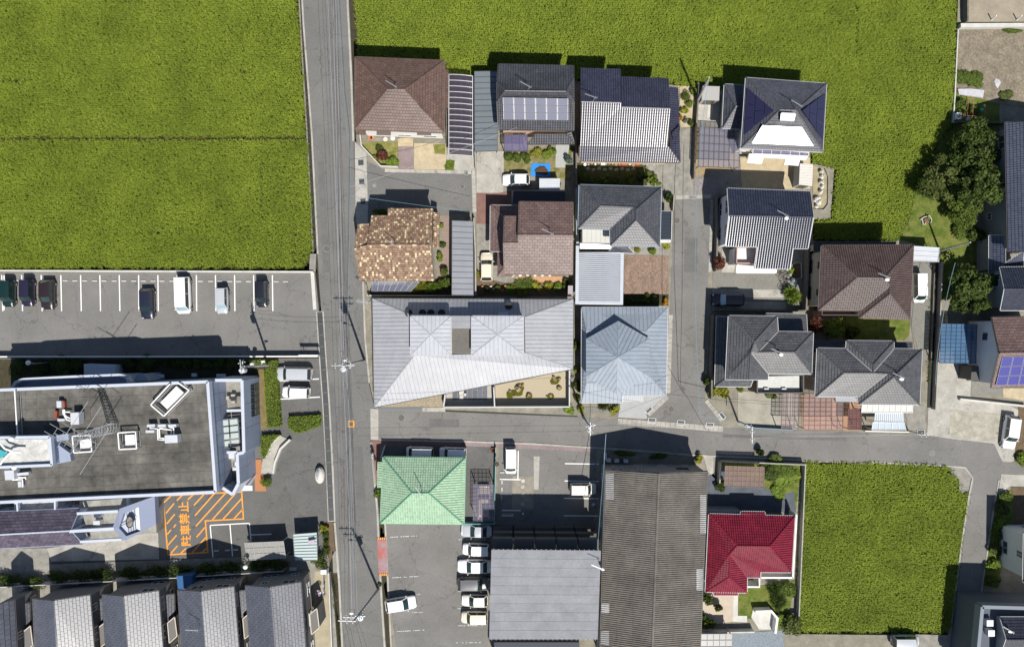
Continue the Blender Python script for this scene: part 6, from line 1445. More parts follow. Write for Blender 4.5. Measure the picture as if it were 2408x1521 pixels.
# tall window strip on the east face
a_, b_ = Vector(OW[0]), Vector(OW[1])
for k in range(5):
    q0, q1 = a_.lerp(b_, 0.085+0.093*k), a_.lerp(b_, 0.085+0.093*(k+0.92)); x_ = 0.235
    po = MB().poly([(q0.x+x_, q0.y, 0.7), (q1.x+x_, q1.y, 0.7), (q1.x+x_, q1.y, 3.7), (q0.x+x_, q0.y, 3.7)]).build('window', glass_w, eb)
    MB().bar((q1.x+x_, q1.y, 0.7), (q1.x+x_, q1.y, 3.7), 0.08).bar((q0.x+x_, q0.y, 2.2), (q1.x+x_, q1.y, 2.2), 0.05).build('frame', MATS['frame_slate'], po)
MB().prism(pts(N, [(1985, 160), (2120, 165), (2122, 206), (1985, 208)], 3.0), 2.8, 3.0).build('entrance_canopy', white_paint, t)
# north curved bay
P = [(120, 1090), (150, 1045), (210, 1022), (600, 1002), (1020, 985), (1075, 1000), (1100, 1048)]
b_ = MB()
for p, q in zip(P[:-1], P[1:]): b_.bar(L(*p, 6.6), L(*q, 6.6), 0.32, 0.9)
b_.build('bay_parapet', clad_pale, t)
MB().prism(pts(L, [(130, 1100), (160, 1050), (215, 1030), (600, 1010), (1015, 992), (1090, 1052)], 6.2), 0, 6.1).build('north_bay', clad, t)
MB().prism(pts(L, [(1100, 1048), (1140, 985), (1200, 985), (1240, 1040)], 5.0), 0, 4.6).build('stair_drum', clad, t)
for (x, y, w) in ((1350, 994, 1.0), (1865, 990, 1.1), (1640, 985, 0.6)): p = L(x, y, 1); MB().box((p[0], p[1], 1.2), (w, 0.4, 0.35)).build('wall_unit', clad_pale, t)
# penthouse (roof house) with bulging west dish frame
ph = [D(-40, 1030, 10.2), D(118, 1028, 10.2), D(118, 1095, 10.2), D(-40, 1102, 10.2)]
ph = [U(-120, 718, 10.0), U(600, 708, 10.0), U(628, 1045, 10.0), U(-120, 1078, 10.0)]
pho = MB().prism(ph, hz-0.1, 9.6).build('penthouse', clad, t)
MB().prism(inset(ph, 0.3), 9.6, 9.63).build('penthouse_roof', mat('roof_bleached', (0.46, 0.46, 0.44), 0.9, nscale=1.5, namt=0.35), t)
b_ = MB(); v_ = [Vector(p) for p in ph]
for k in range(4): b_.bar((v_[k].x, v_[k].y, 9.8), (v_[(k+1) % 4].x, v_[(k+1) % 4].y, 9.8), 0.3, 0.6)
b_.build('penthouse_parapet', clad_pale, t)
MB().prism(pts(U, [(628, 760, 8.6), (830, 900, 8.6), (850, 1000, 8.6), (640, 1040, 8.6)]), hz-0.1, 8.5).build('penthouse_step', clad, t)
MB().prism(pts(U, [(610, 700, 8.9), (815, 670, 8.9), (820, 745, 8.9), (640, 770, 8.9)]), hz-0.1, 8.8).build('penthouse_step', clad, t)
for (P) in ([(0, 780), (60, 850), (180, 890), (265, 895)], [(0, 1040), (60, 960), (110, 910), (180, 890)]):
    MB().tube([U(x, y, 10.6) for x, y in P], 0.12, 6).build('sign_frame', white_paint, t)
MB().poly([U(-80, 820, 10.4), U(20, 870, 10.4), U(110, 905, 10.4), U(-60, 1000, 10.4)]).build('sign_board', mat('sign_teal', (0.05, 0.33, 0.36), 0.5), t)
# rails on the roof
def rail(V, P, z0, hh, label, closed=True, m=white_paint, dbl=False):
    q = [Vector(V(x, y, z0+hh)) for x, y in P]; tt = thing('roof_railing', label, 'railing', (q[0].x, q[0].y, z0))
    seq = list(zip(q, q[1:]+q[:1])) if closed else list(zip(q[:-1], q[1:]))
    tb = MB(); lb = MB(); bars = MB()
    for a_, b_ in seq:
        tb.bar(a_, b_, 0.12); lb.bar(a_-Vector((0, 0, hh-0.15)), b_-Vector((0, 0, hh-0.15)), 0.07)
        n_ = max(2, int((b_-a_).length/0.16))
        for i in range(n_+1): p = a_.lerp(b_, i/n_); bars.bar((p.x, p.y, z0+0.15), (p.x, p.y, z0+hh), 0.025)
    tb.build('handrail', m, tt); lb.build('bottom_rail', steel, tt); bars.build('balusters', steel, tt)
    for p in q: MB().bar((p.x, p.y, z0), (p.x, p.y, z0+hh), 0.08).build('post', steel, tt)
    return tt
rail(U, [(870, 700), (1085, 690), (1105, 885), (888, 900)], hz, 1.1, 'square white railing round the rooftop hatch under the lattice mast')
rail(U, [(1418, 660), (1630, 648), (1643, 850), (1435, 860)], hz, 1.1, 'square white railing round the rooftop hatch nearest the pipes')
rail(U, [(2045, 72), (1812, 325), (1970, 460), (2275, 150), (2140, 60)], hz, 1.1, 'slanted white railing round the long roof skylight', False)
rail(U, [(178, 155), (210, 690)], hz, 1.1, 'straight white railing beside the shaded roof corner', False)
def hatch(V, P, label):
    q = pts(V, P, hz+0.6); cx = sum(p[0] for p in q)/4; cy = sum(p[1] for p in q)/4; tt = thing('roof_hatch', label, 'hatch', (cx, cy, hz))
    MB().prism(q, hz, hz+0.5).build('curb', concrete, tt)
    iq = [Vector(p) for p in inset(q, 0.08)] if False else None
    MB().prism(inset(q, -0.05), hz+0.5, hz+0.62).build('lid', mat('dome_white', (0.66, 0.67, 0.68), 0.25, 0.5), tt)
hatch(U, [(965, 745), (1075, 738), (1080, 840), (972, 850)], 'white domed skylight lid inside the railing under the mast')
hatch(U, [(1508, 690), (1612, 684), (1620, 800), (1515, 808)], 'white domed skylight lid inside the railing nearest the pipes')
hatch(U, [(2120, 105), (2205, 180), (2010, 370), (1935, 295)], 'long white domed skylight set diagonally inside railing')
def ac(V, P, z0, hgt, label, pipes=()):
    q = pts(V, P, z0+hgt); cx = sum(p[0] for p in q)/4; cy = sum(p[1] for p in q)/4; tt = thing('air_conditioner', label, 'air conditioner', (cx, cy, z0))
    MB().prism(q, z0+0.15, z0+hgt).build('casing', deck_white, tt)
    for k in range(4): MB().box((q[k][0]+(cx-q[k][0])*0.2, q[k][1]+(cy-q[k][1])*0.2, z0+0.08), (0.1, 0.1, 0.16)).build('foot', steel, tt)
    for pp in pipes: MB().tube([V(x, y, z0+0.5) for x, y in pp], 0.09, 6).build('pipe', white_paint, tt)
ac(U, [(845, 420), (945, 415), (950, 558), (850, 562)], hz, 1.3, 'white rooftop unit with bent twin pipes near red crate', [[(845, 485), (810, 470), (760, 430), (760, 380)], [(845, 515), (800, 500), (775, 450), (775, 380)], [(845, 410), (790, 408)]])
ac(U, [(1978, 690), (2130, 685), (2135, 778), (1982, 785)], hz, 1.3, 'white rooftop unit fed by white pipes from three coolers', [[(1978, 745), (1900, 740), (1895, 610), (1800, 605)], [(1978, 725), (1920, 720), (1915, 610)], [(2060, 690), (2060, 625), (1920, 605)], [(2090, 690), (2085, 600), (2040, 590)]])
for k, x in enumerate((1765, 1895, 2020)): ac(U, [(x, 560), (x+95, 556), (x+98, 590), (x+2, 594)], hz, 0.9, ['slim white cooler farthest from the parapet cladding', 'slim white cooler between two others in a row', 'slim white cooler at the cladding end of the row'][k])
ac(U, [(1748, 630), (1850, 628), (1850, 658), (1750, 660)], hz, 0.8, 'slim cream cooler lying behind the row of three')
ac(U, [(52, 1115), (165, 1108), (172, 1222), (62, 1228)], hz, 1.3, 'white rooftop unit south of the penthouse', [[(172, 1170), (190, 1195), (310, 1195), (312, 1220)], [(150, 1222), (270, 1218), (275, 1310)], [(205, 1090), (210, 1150)]])
ac(U, [(212, 1245), (255, 1240), (262, 1310), (218, 1315)], hz, 0.7, 'narrow white cooler beside rusty box')
ac(U, [(205, 1145), (340, 1130), (345, 1165), (210, 1175)], hz, 0.7, 'flat white cooler joined by pipe to the southern unit')
ac(U, [(678, 280), (735, 277), (738, 358), (682, 360)], hz, 0.8, 'small white cooler beside red rusty box on the roof')
ac(U, [(690, 492), (775, 490), (778, 518), (692, 520)], hz, 0.5, 'flat pale box beside the twin pipes')
for (P, lab) in (([(735, 282), (780, 280), (784, 355), (740, 358)], 'red rusted box beside small white cooler'), ([(652, 400), (690, 396), (690, 480), (655, 485)], 'red painted crate by the twin pipes')):
    MB().prism(pts(U, P, hz+0.4), hz, hz+0.5).build('crate', mat('rust_red2', (0.24, 0.06, 0.04), 0.7, nscale=3, namt=0.3), None, lab, 'crate')
# lattice antenna mast
mt = thing('antenna_mast', 'lattice steel radio mast with long antenna rods on the hospital roof', 'mast', U(1370, 600, hz))
base = Vector(U(1375, 600, hz)); top = base+Vector((0, 0, 8.0)); lat = MB(); w = 0.55
for k in range(13):
    z0_, z1_ = base.z+8.0*k/13, base.z+8.0*(k+1)/13; w0, w1 = w*(1-k/26), w*(1-(k+1)/26)
    c_ = [(1, 1), (-1, 1), (-1, -1), (1, -1)]
    for i in range(4):
        x0, y0 = c_[i]; x1, y1 = c_[(i+1) % 4]
        lat.bar((base.x+x0*w0, base.y+y0*w0, z0_), (base.x+x0*w1, base.y+y0*w1, z1_), 0.05)
        lat.bar((base.x+x0*w0, base.y+y0*w0, z0_), (base.x+x1*w1, base.y+y1*w1, z1_), 0.025); lat.bar((base.x+x0*w1, base.y+y0*w1, z1_), (base.x+x1*w1, base.y+y1*w1, z1_), 0.035)
lat.build('lattice_tower', steel, mt)
zt = top.z
for (p, q, z) in (((535, 640), (945, 880), zt+0.5), ((600, 548), (1015, 790), zt+0.8), ((745, 530), (1175, 800), zt), ((1060, 280), (690, 830), zt+0.4), ((1215, 345), (835, 930), zt-1.0), ((1310, 600), (960, 1160), zt-3.0)):
    MB().tube([U(*p, z), U(*q, z)], 0.035, 5).build('antenna_rod', antenna_m, mt)
ys = MB()
for i in range(5):
    p = lerp((655, 660), (960, 870), i/4); ys.bar(U(p[0]-35, p[1]+55, zt+0.3), U(p[0]+35, p[1]-55, zt+0.3), 0.035)
ys.bar(U(655, 660, zt+0.3), U(960, 870, zt+0.3), 0.05); ys.build('yagi_antenna', antenna_m, mt)
for (x, y, z) in ((138, 730, 10.6), (172, 1075, 10.0)):
    p = U(x, y, z); tt = thing('roof_lamp', 'white globe lamp on the penthouse edge' if y < 900 else 'white globe lamp on the penthouse south side', 'lamp', (p[0], p[1], 9.0))
    MB().blob(p, (0.3, 0.3, 0.3), 10, 6).build('globe', white_paint, tt); MB().tube([(p[0], p[1], 9.0), p], 0.05, 6).build('stem', steel, tt)
# ---- south wing
sw = thing('hospital_wing', 'dark purple tiled wing with blue frames beside the hospital', 'building', (N(400, 520, 4)[0], N(400, 520, 4)[1], 0))
wing_tile = mat('tile_plum', (0.085, 0.072, 0.10), 0.5, 0.4, attr=0.25, nscale=0.6, namt=0.25)
v = dict(a=(-150, 392, 4.2), b=(668, 358, 4.2), c=(590, 542, 5.6), d=(-150, 582, 5.6), e=(695, 655, 4.2), f=(-150, 698, 4.2))
fs = rf(N, v, ['a b c d', 'f e c d']); make_roof(sw, fs, wing_tile, 'slate', clad_pale, clad); make_walls(sw, fs, clad, alum, glass_w, 0.3, (1.4,), 40)
MB().prism(pts(N, [(660, 300), (1300, 255), (1310, 560), (700, 640)], 2.6), 0, 2.4).build('low_roof', mat('roof_stained', (0.26, 0.255, 0.23), 0.9, nscale=1, namt=0.4), sw)
MB().prism(pts(N, [(110, 300), (475, 290), (470, 368), (110, 385)], 3.4), 0, 3.2).build('low_roof', mat('roof_bleached', (0.4, 0.4, 0.4)), sw)
for (P, w, z) in (([(655, 396), (1000, 376)], 0.32, 4.6), ([(590, 545), (965, 522)], 0.36, 5.4), ([(680, 632), (1030, 612)], 0.3, 4.4), ([(150, 300), (158, 392)], 0.2, 4.0), ([(470, 288), (470, 375)], 0.2, 4.0), ([(1080, 262), (1080, 330)], 0.25, 3.4)):
    MB().bar(N(*P[0], z), N(*P[1], z), w, 0.45).build('beam', clad_pale, sw)
    for e in P: q = N(*e, z); MB().bar((q[0], q[1], 0), (q[0], q[1], z), 0.3).build('column', clad, sw)
ch = MB(); z = 5.6
outer = [(945, 522), (1005, 358), (1300, 252), (1312, 490), (1055, 625)]
inner = [(1062, 585), (1038, 445), (1062, 385), (1165, 345), (1180, 540)]
ch = MB()
op = pts(N, [(x, y, z-0.8*max(0, (x-1000)/300)) for x, y in outer]); ip = pts(N, [(x, y, z-0.8*max(0, (x-1000)/300)) for x, y in [(1000, 520), (1040, 400), (1165, 345), (1180, 545), (1062, 588)]])
for k in range(5): ch.poly([op[k], op[(k+1) % 5], ip[(k+1) % 5], ip[k]][::-1]); ch.poly([(p[0], p[1], p[2]-0.5) for p in (op[k], op[(k+1) % 5], ip[(k+1) % 5], ip[k])]); ch.poly([(op[k][0], op[k][1], op[k][2]-1), (op[(k+1) % 5][0], op[(k+1) % 5][1], op[(k+1) % 5][2]-1), op[(k+1) % 5], op[k]][::-1]); ch.poly([(ip[k][0], ip[k][1], ip[k][2]-1.2), (ip[(k+1) % 5][0], ip[(k+1) % 5][1], ip[(k+1) % 5][2]-1.2), ip[(k+1) % 5], ip[k]])
ch.build('chevron_frame', mat('cladding_indigo', (0.19, 0.22, 0.31), 0.6, 0.4), sw)
gl = MB().poly([(p[0], p[1], p[2]-0.5) for p in ip[::-1]]).build('glass_roof', mat('glass_pale', (0.40, 0.44, 0.52), 0.3, 0.5), sw)
for k in range(6):
    s_ = (k+0.5)/6; p = lerp(ip[1], ip[2], s_); q = lerp(ip[4], ip[3], s_); MB().bar((p[0], p[1], p[2]-0.42), (q[0], q[1], q[2]-0.42), 0.05).build('glazing_bar', MATS['frame_slate'], gl)
cc = N(1090, 470, 5.5); ring = [(cc[0]+0.42*math.cos(a*math.pi/10), cc[1]+0.68*math.sin(a*math.pi/10), 5.5) for a in range(21)]
ro = MB().tube(ring, 0.06, 5).build('round_emblem', black_m, sw); MB().poly([(x, y, 5.48) for x, y, _ in ring[:-1]]).build('emblem_face', mat('emblem_bronze', (0.28, 0.25, 0.22), 0.4, 0.5, 0.4, nscale=2, namt=0.4), ro)
MB().bar(N(1005, 505, 5.45), N(1150, 440, 5.45), 0.07).build('emblem_bar', black_m, sw)
MB().poly([N(1145, 348, 5.1), N(1165, 345, 5.1), N(1182, 540, 5.1), N(1150, 525, 5.1)][::-1]).build('white_fin', white_paint, sw)
for (x, y) in ((820, 412), (815, 475)): p = N(x, y, 3.2); MB().box((p[0], p[1], 2.9), (0.8, 0.5, 0.8)).build('air_conditioner', deck_white, sw)
MB().prism(pts(N, [(1212, 330), (1290, 300), (1310, 490), (1225, 520)], 0.2), 0.02, 0.1).build('gravel_patch', gravel_m, sw)
# ---- site walls, kerbs, ramps
wall_line('boundary_wall', pts(D, [(-260, 636), (738, 640)]), 0.22, 0.5, concrete_light, 'white coping wall between parking lot and rice field', 'wall')
wall_line('boundary_wall', pts(D, [(736, 641), (742, 728)]), 0.45, 0.35, concrete_light, 'pale wall at the road end of the parking lot', 'wall')
wall_line('boundary_wall', pts(D, [(-260, 838), (300, 838), (752, 837)]), 0.16, 1.1, wall_white, 'long white-topped fence wall between parking lot and hospital', 'wall')
p = D(725, 835, 2.2); sgn = thing('sign_board', 'white sign board on posts above the parking lot wall', 'sign', (p[0], p[1], 0))
MB().box((p[0], p[1], 2.0), (2.4, 0.08, 0.7)).build('board', white_paint, sgn)
for dx in (-0.9, 0.9): MB().bar((p[0]+dx, p[1], 0), (p[0]+dx, p[1], 2.0), 0.08).build('post', steel, sgn)
rp = thing('ramp', 'curved concrete entrance ramp with white edge walls', 'ramp', M(1400, 1300))
for P, w in (([(1440, 1115), (1350, 1210), (1285, 1355)], 0.16), ([(1545, 1160), (1440, 1260), (1385, 1400), (1365, 1520)], 0.24)):
    MB().prism(strip([M(x, y, 0.7) for x, y in P], w), 0, 0.7).build('edge_wall', concrete_light, rp)
MB().prism(pts(M, [(1440, 1115), (1540, 1160), (1435, 1262), (1375, 1420), (1355, 1520), (1240, 1520), (1260, 1360), (1290, 1355), (1350, 1210)], 0.1), 0.0, 0.12).build('ramp_floor', concrete, rp)
MB().prism(pts(M, [(1175, 1370), (1245, 1365), (1300, 1700), (1180, 1700)]), 0.0, 0.1).build('step', mat('terracotta_step', (0.38, 0.17, 0.08), 0.85), rp)
sheet('pavement', pts(M, [(1215, 425), (1275, 420), (1310, 1040), (1240, 1060)]), 0.03, mat('moss_strip', (0.17, 0.13, 0.055), 0.95, nscale=2, namt=0.3))
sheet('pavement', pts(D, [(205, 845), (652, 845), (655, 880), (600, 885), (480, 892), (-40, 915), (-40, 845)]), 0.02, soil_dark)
MB().prism(pts(L, [(697, 895, 2.2), (960, 905, 2.2), (955, 980, 2.2), (700, 985, 2.2)]), 0, 2.0).build('equipment_cabinet', clad_pale, None, 'pale grey equipment cabinets in shade behind the hospital', 'cabinet')
st = thing('stone_monument', 'white oval stone monument with dark inset beside the grated drain', 'monument', O(1005, 75))
p = O(1005, 75, 0.5); MB().blob((p[0], p[1], 0.5), (0.62, 1.08, 0.75), 16, 9, 0.035).build('stone', mat('stone_white', (0.58, 0.55, 0.50), 0.8, nscale=4, namt=0.3), st)
MB().blob((p[0]-0.1, p[1]+0.12, 0.98), (0.2, 0.72, 0.34), 10, 6).build('inset_panel', mat('stone_inset', (0.30, 0.32, 0.36), 0.5), st)
# canopies near the townhouses
carport('grey ribbed flat canopy over bays in the townhouse shadow', N, [(2055, 645), (2385, 630), (2405, 772), (2082, 790)], 3, 2.5, mat('canopy_grey', (0.27, 0.265, 0.25), 0.6, nscale=3, namt=0.15), mat('rib_canopy', (0.36, 0.355, 0.34), 0.6), gridn=9, ribw=0.04)
carport('pale blue ribbed steel bicycle shelter roof beside the clipped bushes', O, [(780, 572), (980, 557), (986, 790), (796, 792)], 9, 2.3, mat('sheet_mint', (0.42, 0.50, 0.50), 0.5, 0.4), mat('rib_mint', (0.17, 0.20, 0.20), 0.6), ribw=0.06)
wall_line('boundary_wall', pts(N, [(0, 990), (1440, 915), (2407, 855)]), 0.05, 1.4, wall_white, 'white mesh fence between clipped hedge and townhouses', 'fence')
MB().prism(pts(N, [(1480, 928), (1612, 922), (1608, 1030), (1490, 1040)], 2.6), 0, 2.4).build('shed', mat('roof_blue', (0.03, 0.10, 0.24), 0.5), None, 'small blue box roof between two townhouses', 'shed')
p = N(2065, 845, 4.0); lp = thing('street_lamp', 'white globe lamp on a pole above the clipped hedge', 'lamp', N(2065, 845, 0)); 
MB().tube([(p[0], p[1], 0), (p[0], p[1], 3.9)], 0.06, 8).build('pole', steel, lp); MB().blob((p[0], p[1], 4.05), (0.3, 0.3, 0.3), 12, 8).build('globe', white_paint, lp)
# ------------------------------------------------------------------ utility poles and wires
pole_m = mat('pole_concrete', (0.34, 0.335, 0.325), 0.85, 0.2, nscale=2, namt=0.12)
insul = mat('insulator', (0.60, 0.60, 0.59), 0.3, 0.5)
wire_m = mat('wire_black', (0.025, 0.025, 0.027), 0.6, 0.3)
wire_g = mat('wire_grey', (0.34, 0.35, 0.37), 0.5, 0.4)
wire_b = mat('wire_blue', (0.12, 0.22, 0.28), 0.5, 0.4)
def pole(label, base, top, h, arms=(), tank=None, r=0.17, m=pole_m, lamp=None):
    b = Vector(D(*base)); tp = Vector(D(*top, h)); t = thing('utility_pole', label, 'utility pole', (b.x, b.y, 0))
    MB().tube([tuple(b+Vector((0, 0, -0.2))), tuple(b.lerp(tp, 0.5)), tuple(tp)], r, 10, r*0.62).build('pole', m, t)
    st = MB()
    for k in range(8): q = b.lerp(tp, 0.25+0.08*k); st.bar((q.x-0.22, q.y, q.z), (q.x+0.22, q.y, q.z), 0.025)
    st.build('steps', steel, t)
    for (f, ang, half, off, n) in arms:
        q = b.lerp(tp, f); dx, dy = math.cos(R(ang)), math.sin(R(ang)); c = (q.x+dx*off, q.y+dy*off, q.z+0.1)
        ao = MB().bar((c[0]-dx*half, c[1]-dy*half, c[2]), (c[0]+dx*half, c[1]+dy*half, c[2]), 0.09).build('crossarm', steel, t)
        for k in range(n):
            s_ = -half+2*half*(k+0.5)/n; x, y = c[0]+dx*s_, c[1]+dy*s_
            mb = MB().cyl((x, y, c[2]+0.03), 0.07, 0.16, 8, 0.05); mb.blob((x-dy*0.22, y+dx*0.22, c[2]), (0.07, 0.07, 0.06), 7, 4); mb.blob((x+dy*0.22, y-dx*0.22, c[2]), (0.07, 0.07, 0.06), 7, 4)
            mb.build('insulator', insul, ao)
    if tank:
        f, dx, dy = tank; q = b.lerp(tp, f); to = MB().cyl((q.x+dx, q.y+dy, q.z-0.5), 0.32, 0.95, 12).build('transformer', deck_white, t)
        for k in range(3): MB().cyl((q.x+dx+0.15*math.cos(k*2.1), q.y+dy+0.15*math.sin(k*2.1), q.z+0.45), 0.05, 0.2, 6).build('bushing', insul, to)
        MB().bar((q.x, q.y, q.z-0.2), (q.x+dx, q.y+dy, q.z-0.2), 0.08).build('bracket', steel, to)
    if lamp:
        f, dx, dy = lamp; q = b.lerp(tp, f); lo = MB().tube([tuple(q), (q.x+dx, q.y+dy, q.z+0.15)], 0.03, 5).build('lamp_arm', steel, t)
        MB().blob((q.x+dx, q.y+dy, q.z+0.12), (0.28, 0.14, 0.09), 8, 5).build('lamp_head', white_paint, lo)
    return t
pole('tall utility pole with white crossarms and transformer beside the long metal house', (857, 847), (806, 860), 13, [(0.99, 180, 1.25, 0.0, 3), (0.9, 180, 0.9, -0.2, 2), (0.8, 90, 0.7, 0, 2)], (0.88, -0.2, -0.45), lamp=(0.55, -1.0, 0.3))
pole('utility pole leaning over the hospital hedge with small transformer', (636, 858), (566, 862), 10.9, [(0.99, 95, 0.8, 0, 2), (0.94, 85, 0.5, 0.3, 2)], (0.9, -0.1, -0.45), lamp=(0.35, 0.3, 0.5))
pole('utility pole leaning over the road beside the car park channel', (890, 1385), (832, 1459), 11.8, [(1.0, 178, 1.0, 0.75, 3), (0.9, 178, 0.9, 0.6, 3), (0.86, 0, 0.6, 0.3, 2)], (0.84, 0.35, -0.2), lamp=(0.8, -0.9, 0.1))
pole('bare concrete utility pole at the rice field edge beside grey shed', (1639, 242), (1668, 182), 8.3)
pole('slender bare utility pole on the grass beside white carport roof', (2209, 590), (2282, 570), 7.2, r=0.15)
pole('utility pole with white bracket arms beside the long house garden', (1372, 981), (1388, 1004), 9.3, [(1.0, 90, 0.75, -0.2, 2), (0.9, 10, 0.6, 0.1, 2), (0.8, 95, 0.5, -0.4, 2)])
pole('short dark utility pole at the concrete drive of the charcoal house', (1735, 990), (1768, 1004), 6.2, [(1.0, 90, 0.9, -1.0, 2), (0.95, 175, 0.5, 0.3, 2)], r=0.13)
pole('thin dark pole at kerb beside the pale blue canopy', (2135, 1012), (2172, 1022), 4.4, [(1.0, 175, 0.6, 0, 2)], r=0.09, m=black_m)
def wire(P, label, m=wire_m, r=0.016, sag=0.25, group=None, name='power_line'):
    pp = [Vector(D(*p[:2], p[2])) for p in P]; o_ = []
    for a, b in zip(pp[:-1], pp[1:]):
        n = 8
        for i in range(n+(b is pp[-1])): u = i/n; q = a.lerp(b, u); o_.append((q.x, q.y, q.z-sag*4*u*(1-u)))
    MB().tube(o_, r, 4).build(name, m, None, label, 'wire', group)
g = 'wires along the main road'
for (x0, x1) in ((784, 745), (801, 762), (817, 779)): wire([(x0, 838, 13.1), (x1-9, -230, 13.1)], 'thin black high wire running along the main road past rice fields', sag=0.5, group=g)
for (x0, x1) in ((800, 786), (808, 792), (804, 770)): wire([(x0, 856, 10.5), (x1-9, -230, 10.2)], 'grey low cable running along the main road past rice fields', wire_g, 0.018, 0.4, g)
wire([(816, 836, 9.0), (824, 380, 8.4), (811, 270, 8.6), (780, -230, 9.0)], 'light blue sheathed cable strung along the main road', wire_b, 0.026, 0.15)
for (x0, x1) in ((784, 803), (801, 811), (817, 818)): wire([(x0, 845, 13.1), (x1, 1438, 11.9)], 'thin black high wire between the transformer pole and the leaning pole', sag=0.5, group=g)
for (x0, x1, m_, r_) in ((806, 828, wire_g, .02), (812, 834, wire_b, .022), (815, 840, wire_g, .018), (820, 838, wire_m, .02), (808, 822, wire_m, .016)): wire([(x0, 862, 10.5), (x1, 1450, 10.6)], 'low cable bundle strand above the road beside green-roofed building', m_, r_, 0.4, g)
for (x0, x1) in ((804, 818), (812, 832), (820, 842), (836, 860), (842, 875)): wire([(x0, 1462, 11.8), (x1, 1560, 12.2)], 'wire running on southwards from the leaning pole', sag=0.1, group=g)
g2 = 'wires along the side road'
wire([(838, 1006, 9), (1372, 1000, 9.2)], 'black wire from main road to the garden pole, on the garden side', group=g2, sag=0.3); wire([(840, 1025, 9), (1372, 1013, 9.2)], 'black wire from main road to the garden pole, on the car park side', group=g2, sag=0.3)
wire([(836, 1003, 9), (800, 862, 10)], 'short black wire over the junction to the transformer pole', sag=0.2)
wire([(1390, 1004, 9.3), (1490, 996, 6.6), (1768, 1028, 6.2)], 'black wire from the garden pole past the lane mouth', sag=0.2, group=g2)
wire([(1768, 1030, 6.2), (2172, 1022, 4.4)], 'pale thin wire along the kerb to thin dark pole', wire_g, sag=0.2, group=g2)
wire([(1762, 1022, 6.2), (2168, 1018, 4.4)], 'black thin wire along the kerb to thin dark pole', sag=0.2, group=g2)
wire([(1645, 976, 6), (1634, 700, 6), (1637, 480, 6.2), (1653, 280, 6.6), (1667, 184, 8.0)], 'light blue sheathed cable strung above the lane', wire_b, 0.035, 0.1)
wire([(1660, 1010, 6), (1600, 905, 5.5), (1604, 690, 6), (1606, 470, 6), (1608, 340, 6.2)], 'black cable strung above the lane', wire_m, 0.032, 0.12)
wire([(1380, 1000, 8), (1600, 915, 5.6)], 'black service wire crossing to the lane', sag=0.2)
wire([(1645, 976, 6), (1762, 1000, 6)], 'light blue cable between lane mouth and short dark pole', wire_b, 0.03, 0.1)
wire([(2246, 618, 5), (2222, 720, 5), (2206, 820, 4.6), (2200, 905, 3)], 'light blue service cable across the grass to blue carport', wire_b, 0.03, 0.1)
wire([(806, 862, 9.5), (570, 863, 10.4)], 'black wire from transformer pole to the hospital pole', sag=0.4)
wire([(806, 866, 9.0), (572, 866, 9.6)], 'lower black wire from transformer pole to the hospital pole', sag=0.5)
wire([(822, 460, 8.0), (1118, 500, 4.5)], 'light blue service wire crossing the cul-de-sac', wire_b, 0.022, 0.15)
wire([(824, 440, 8.0), (1005, 380, 5.0), (1215, 300, 6.0)], 'pale service wire to the dark solar house', wire_g, 0.02, 0.15)
wire([(1425, 1020, 6), (1420, 1100, 5.6), (1405, 1290, 7.8)], 'light blue service cable beside the warehouse wall', wire_b, 0.035, 0.1)
# street lamps and mirrors
def globe_lamp(label, p, h, r=0.3, arm=(0, 0)):
    t = thing('street_lamp', label, 'lamp', (p[0], p[1], 0)); MB().tube([(p[0], p[1], 0), (p[0], p[1], h), (p[0]+arm[0], p[1]+arm[1], h)], 0.05, 6).build('pole', steel, t); MB().blob((p[0]+arm[0], p[1]+arm[1], h), (r, r, r*0.8), 10, 6).build('lamp_head', white_paint, t)
globe_lamp('white lamp on a bent pole at the shaded hospital hedge', L(420, 880), 3.2, 0.32, (-0.8, 0.1))
globe_lamp('white round lamp beside the hospital utility pole', L(2185, 890), 3.0, 0.3)
t = thing('traffic_mirror', 'round traffic mirror on a bent pole beside bicycle shelter', 'mirror', O(1020, 560)); p = O(1020, 560)
MB().tube([p, (p[0], p[1], 2.4), (p[0]-0.5, p[1]-0.35, 2.7)], 0.045, 6).build('pole', steel, t); MB().box((p[0]-0.6, p[1]-0.4, 2.75), (0.8, 0.45, 0.08), 0.2).build('mirror_hood', mat('mirror_mauve', (0.42, 0.36, 0.42), 0.4), t)
# ------------------------------------------------------------------ foliage
rs = np.random.RandomState(5)
def quad_mesh(name, P0, A_, B_, rnd):
    """P0 centres, A_ half-length vector, B_ half-width vector: kite leaves"""
    n = len(P0); v = np.empty((n, 4, 3), np.float32)
    v[:, 0] = P0-A_; v[:, 1] = P0+B_; v[:, 2] = P0+A_; v[:, 3] = P0-B_
    me = bpy.data.meshes.new(name); me.vertices.add(n*4); me.vertices.foreach_set('co', v.ravel())
    me.loops.add(n*4); me.loops.foreach_set('vertex_index', np.arange(n*4, dtype=np.int32))
    me.polygons.add(n); me.polygons.foreach_set('loop_start', np.arange(0, n*4, 4, dtype=np.int32)); me.polygons.foreach_set('loop_total', np.full(n, 4, np.int32))
    at = me.attributes.new('rnd', 'FLOAT', 'FACE'); at.data.foreach_set('value', rnd.astype(np.float32)); me.update(calc_edges=True)
    return me
def unit(v): return v/np.linalg.norm(v, axis=1, keepdims=True)
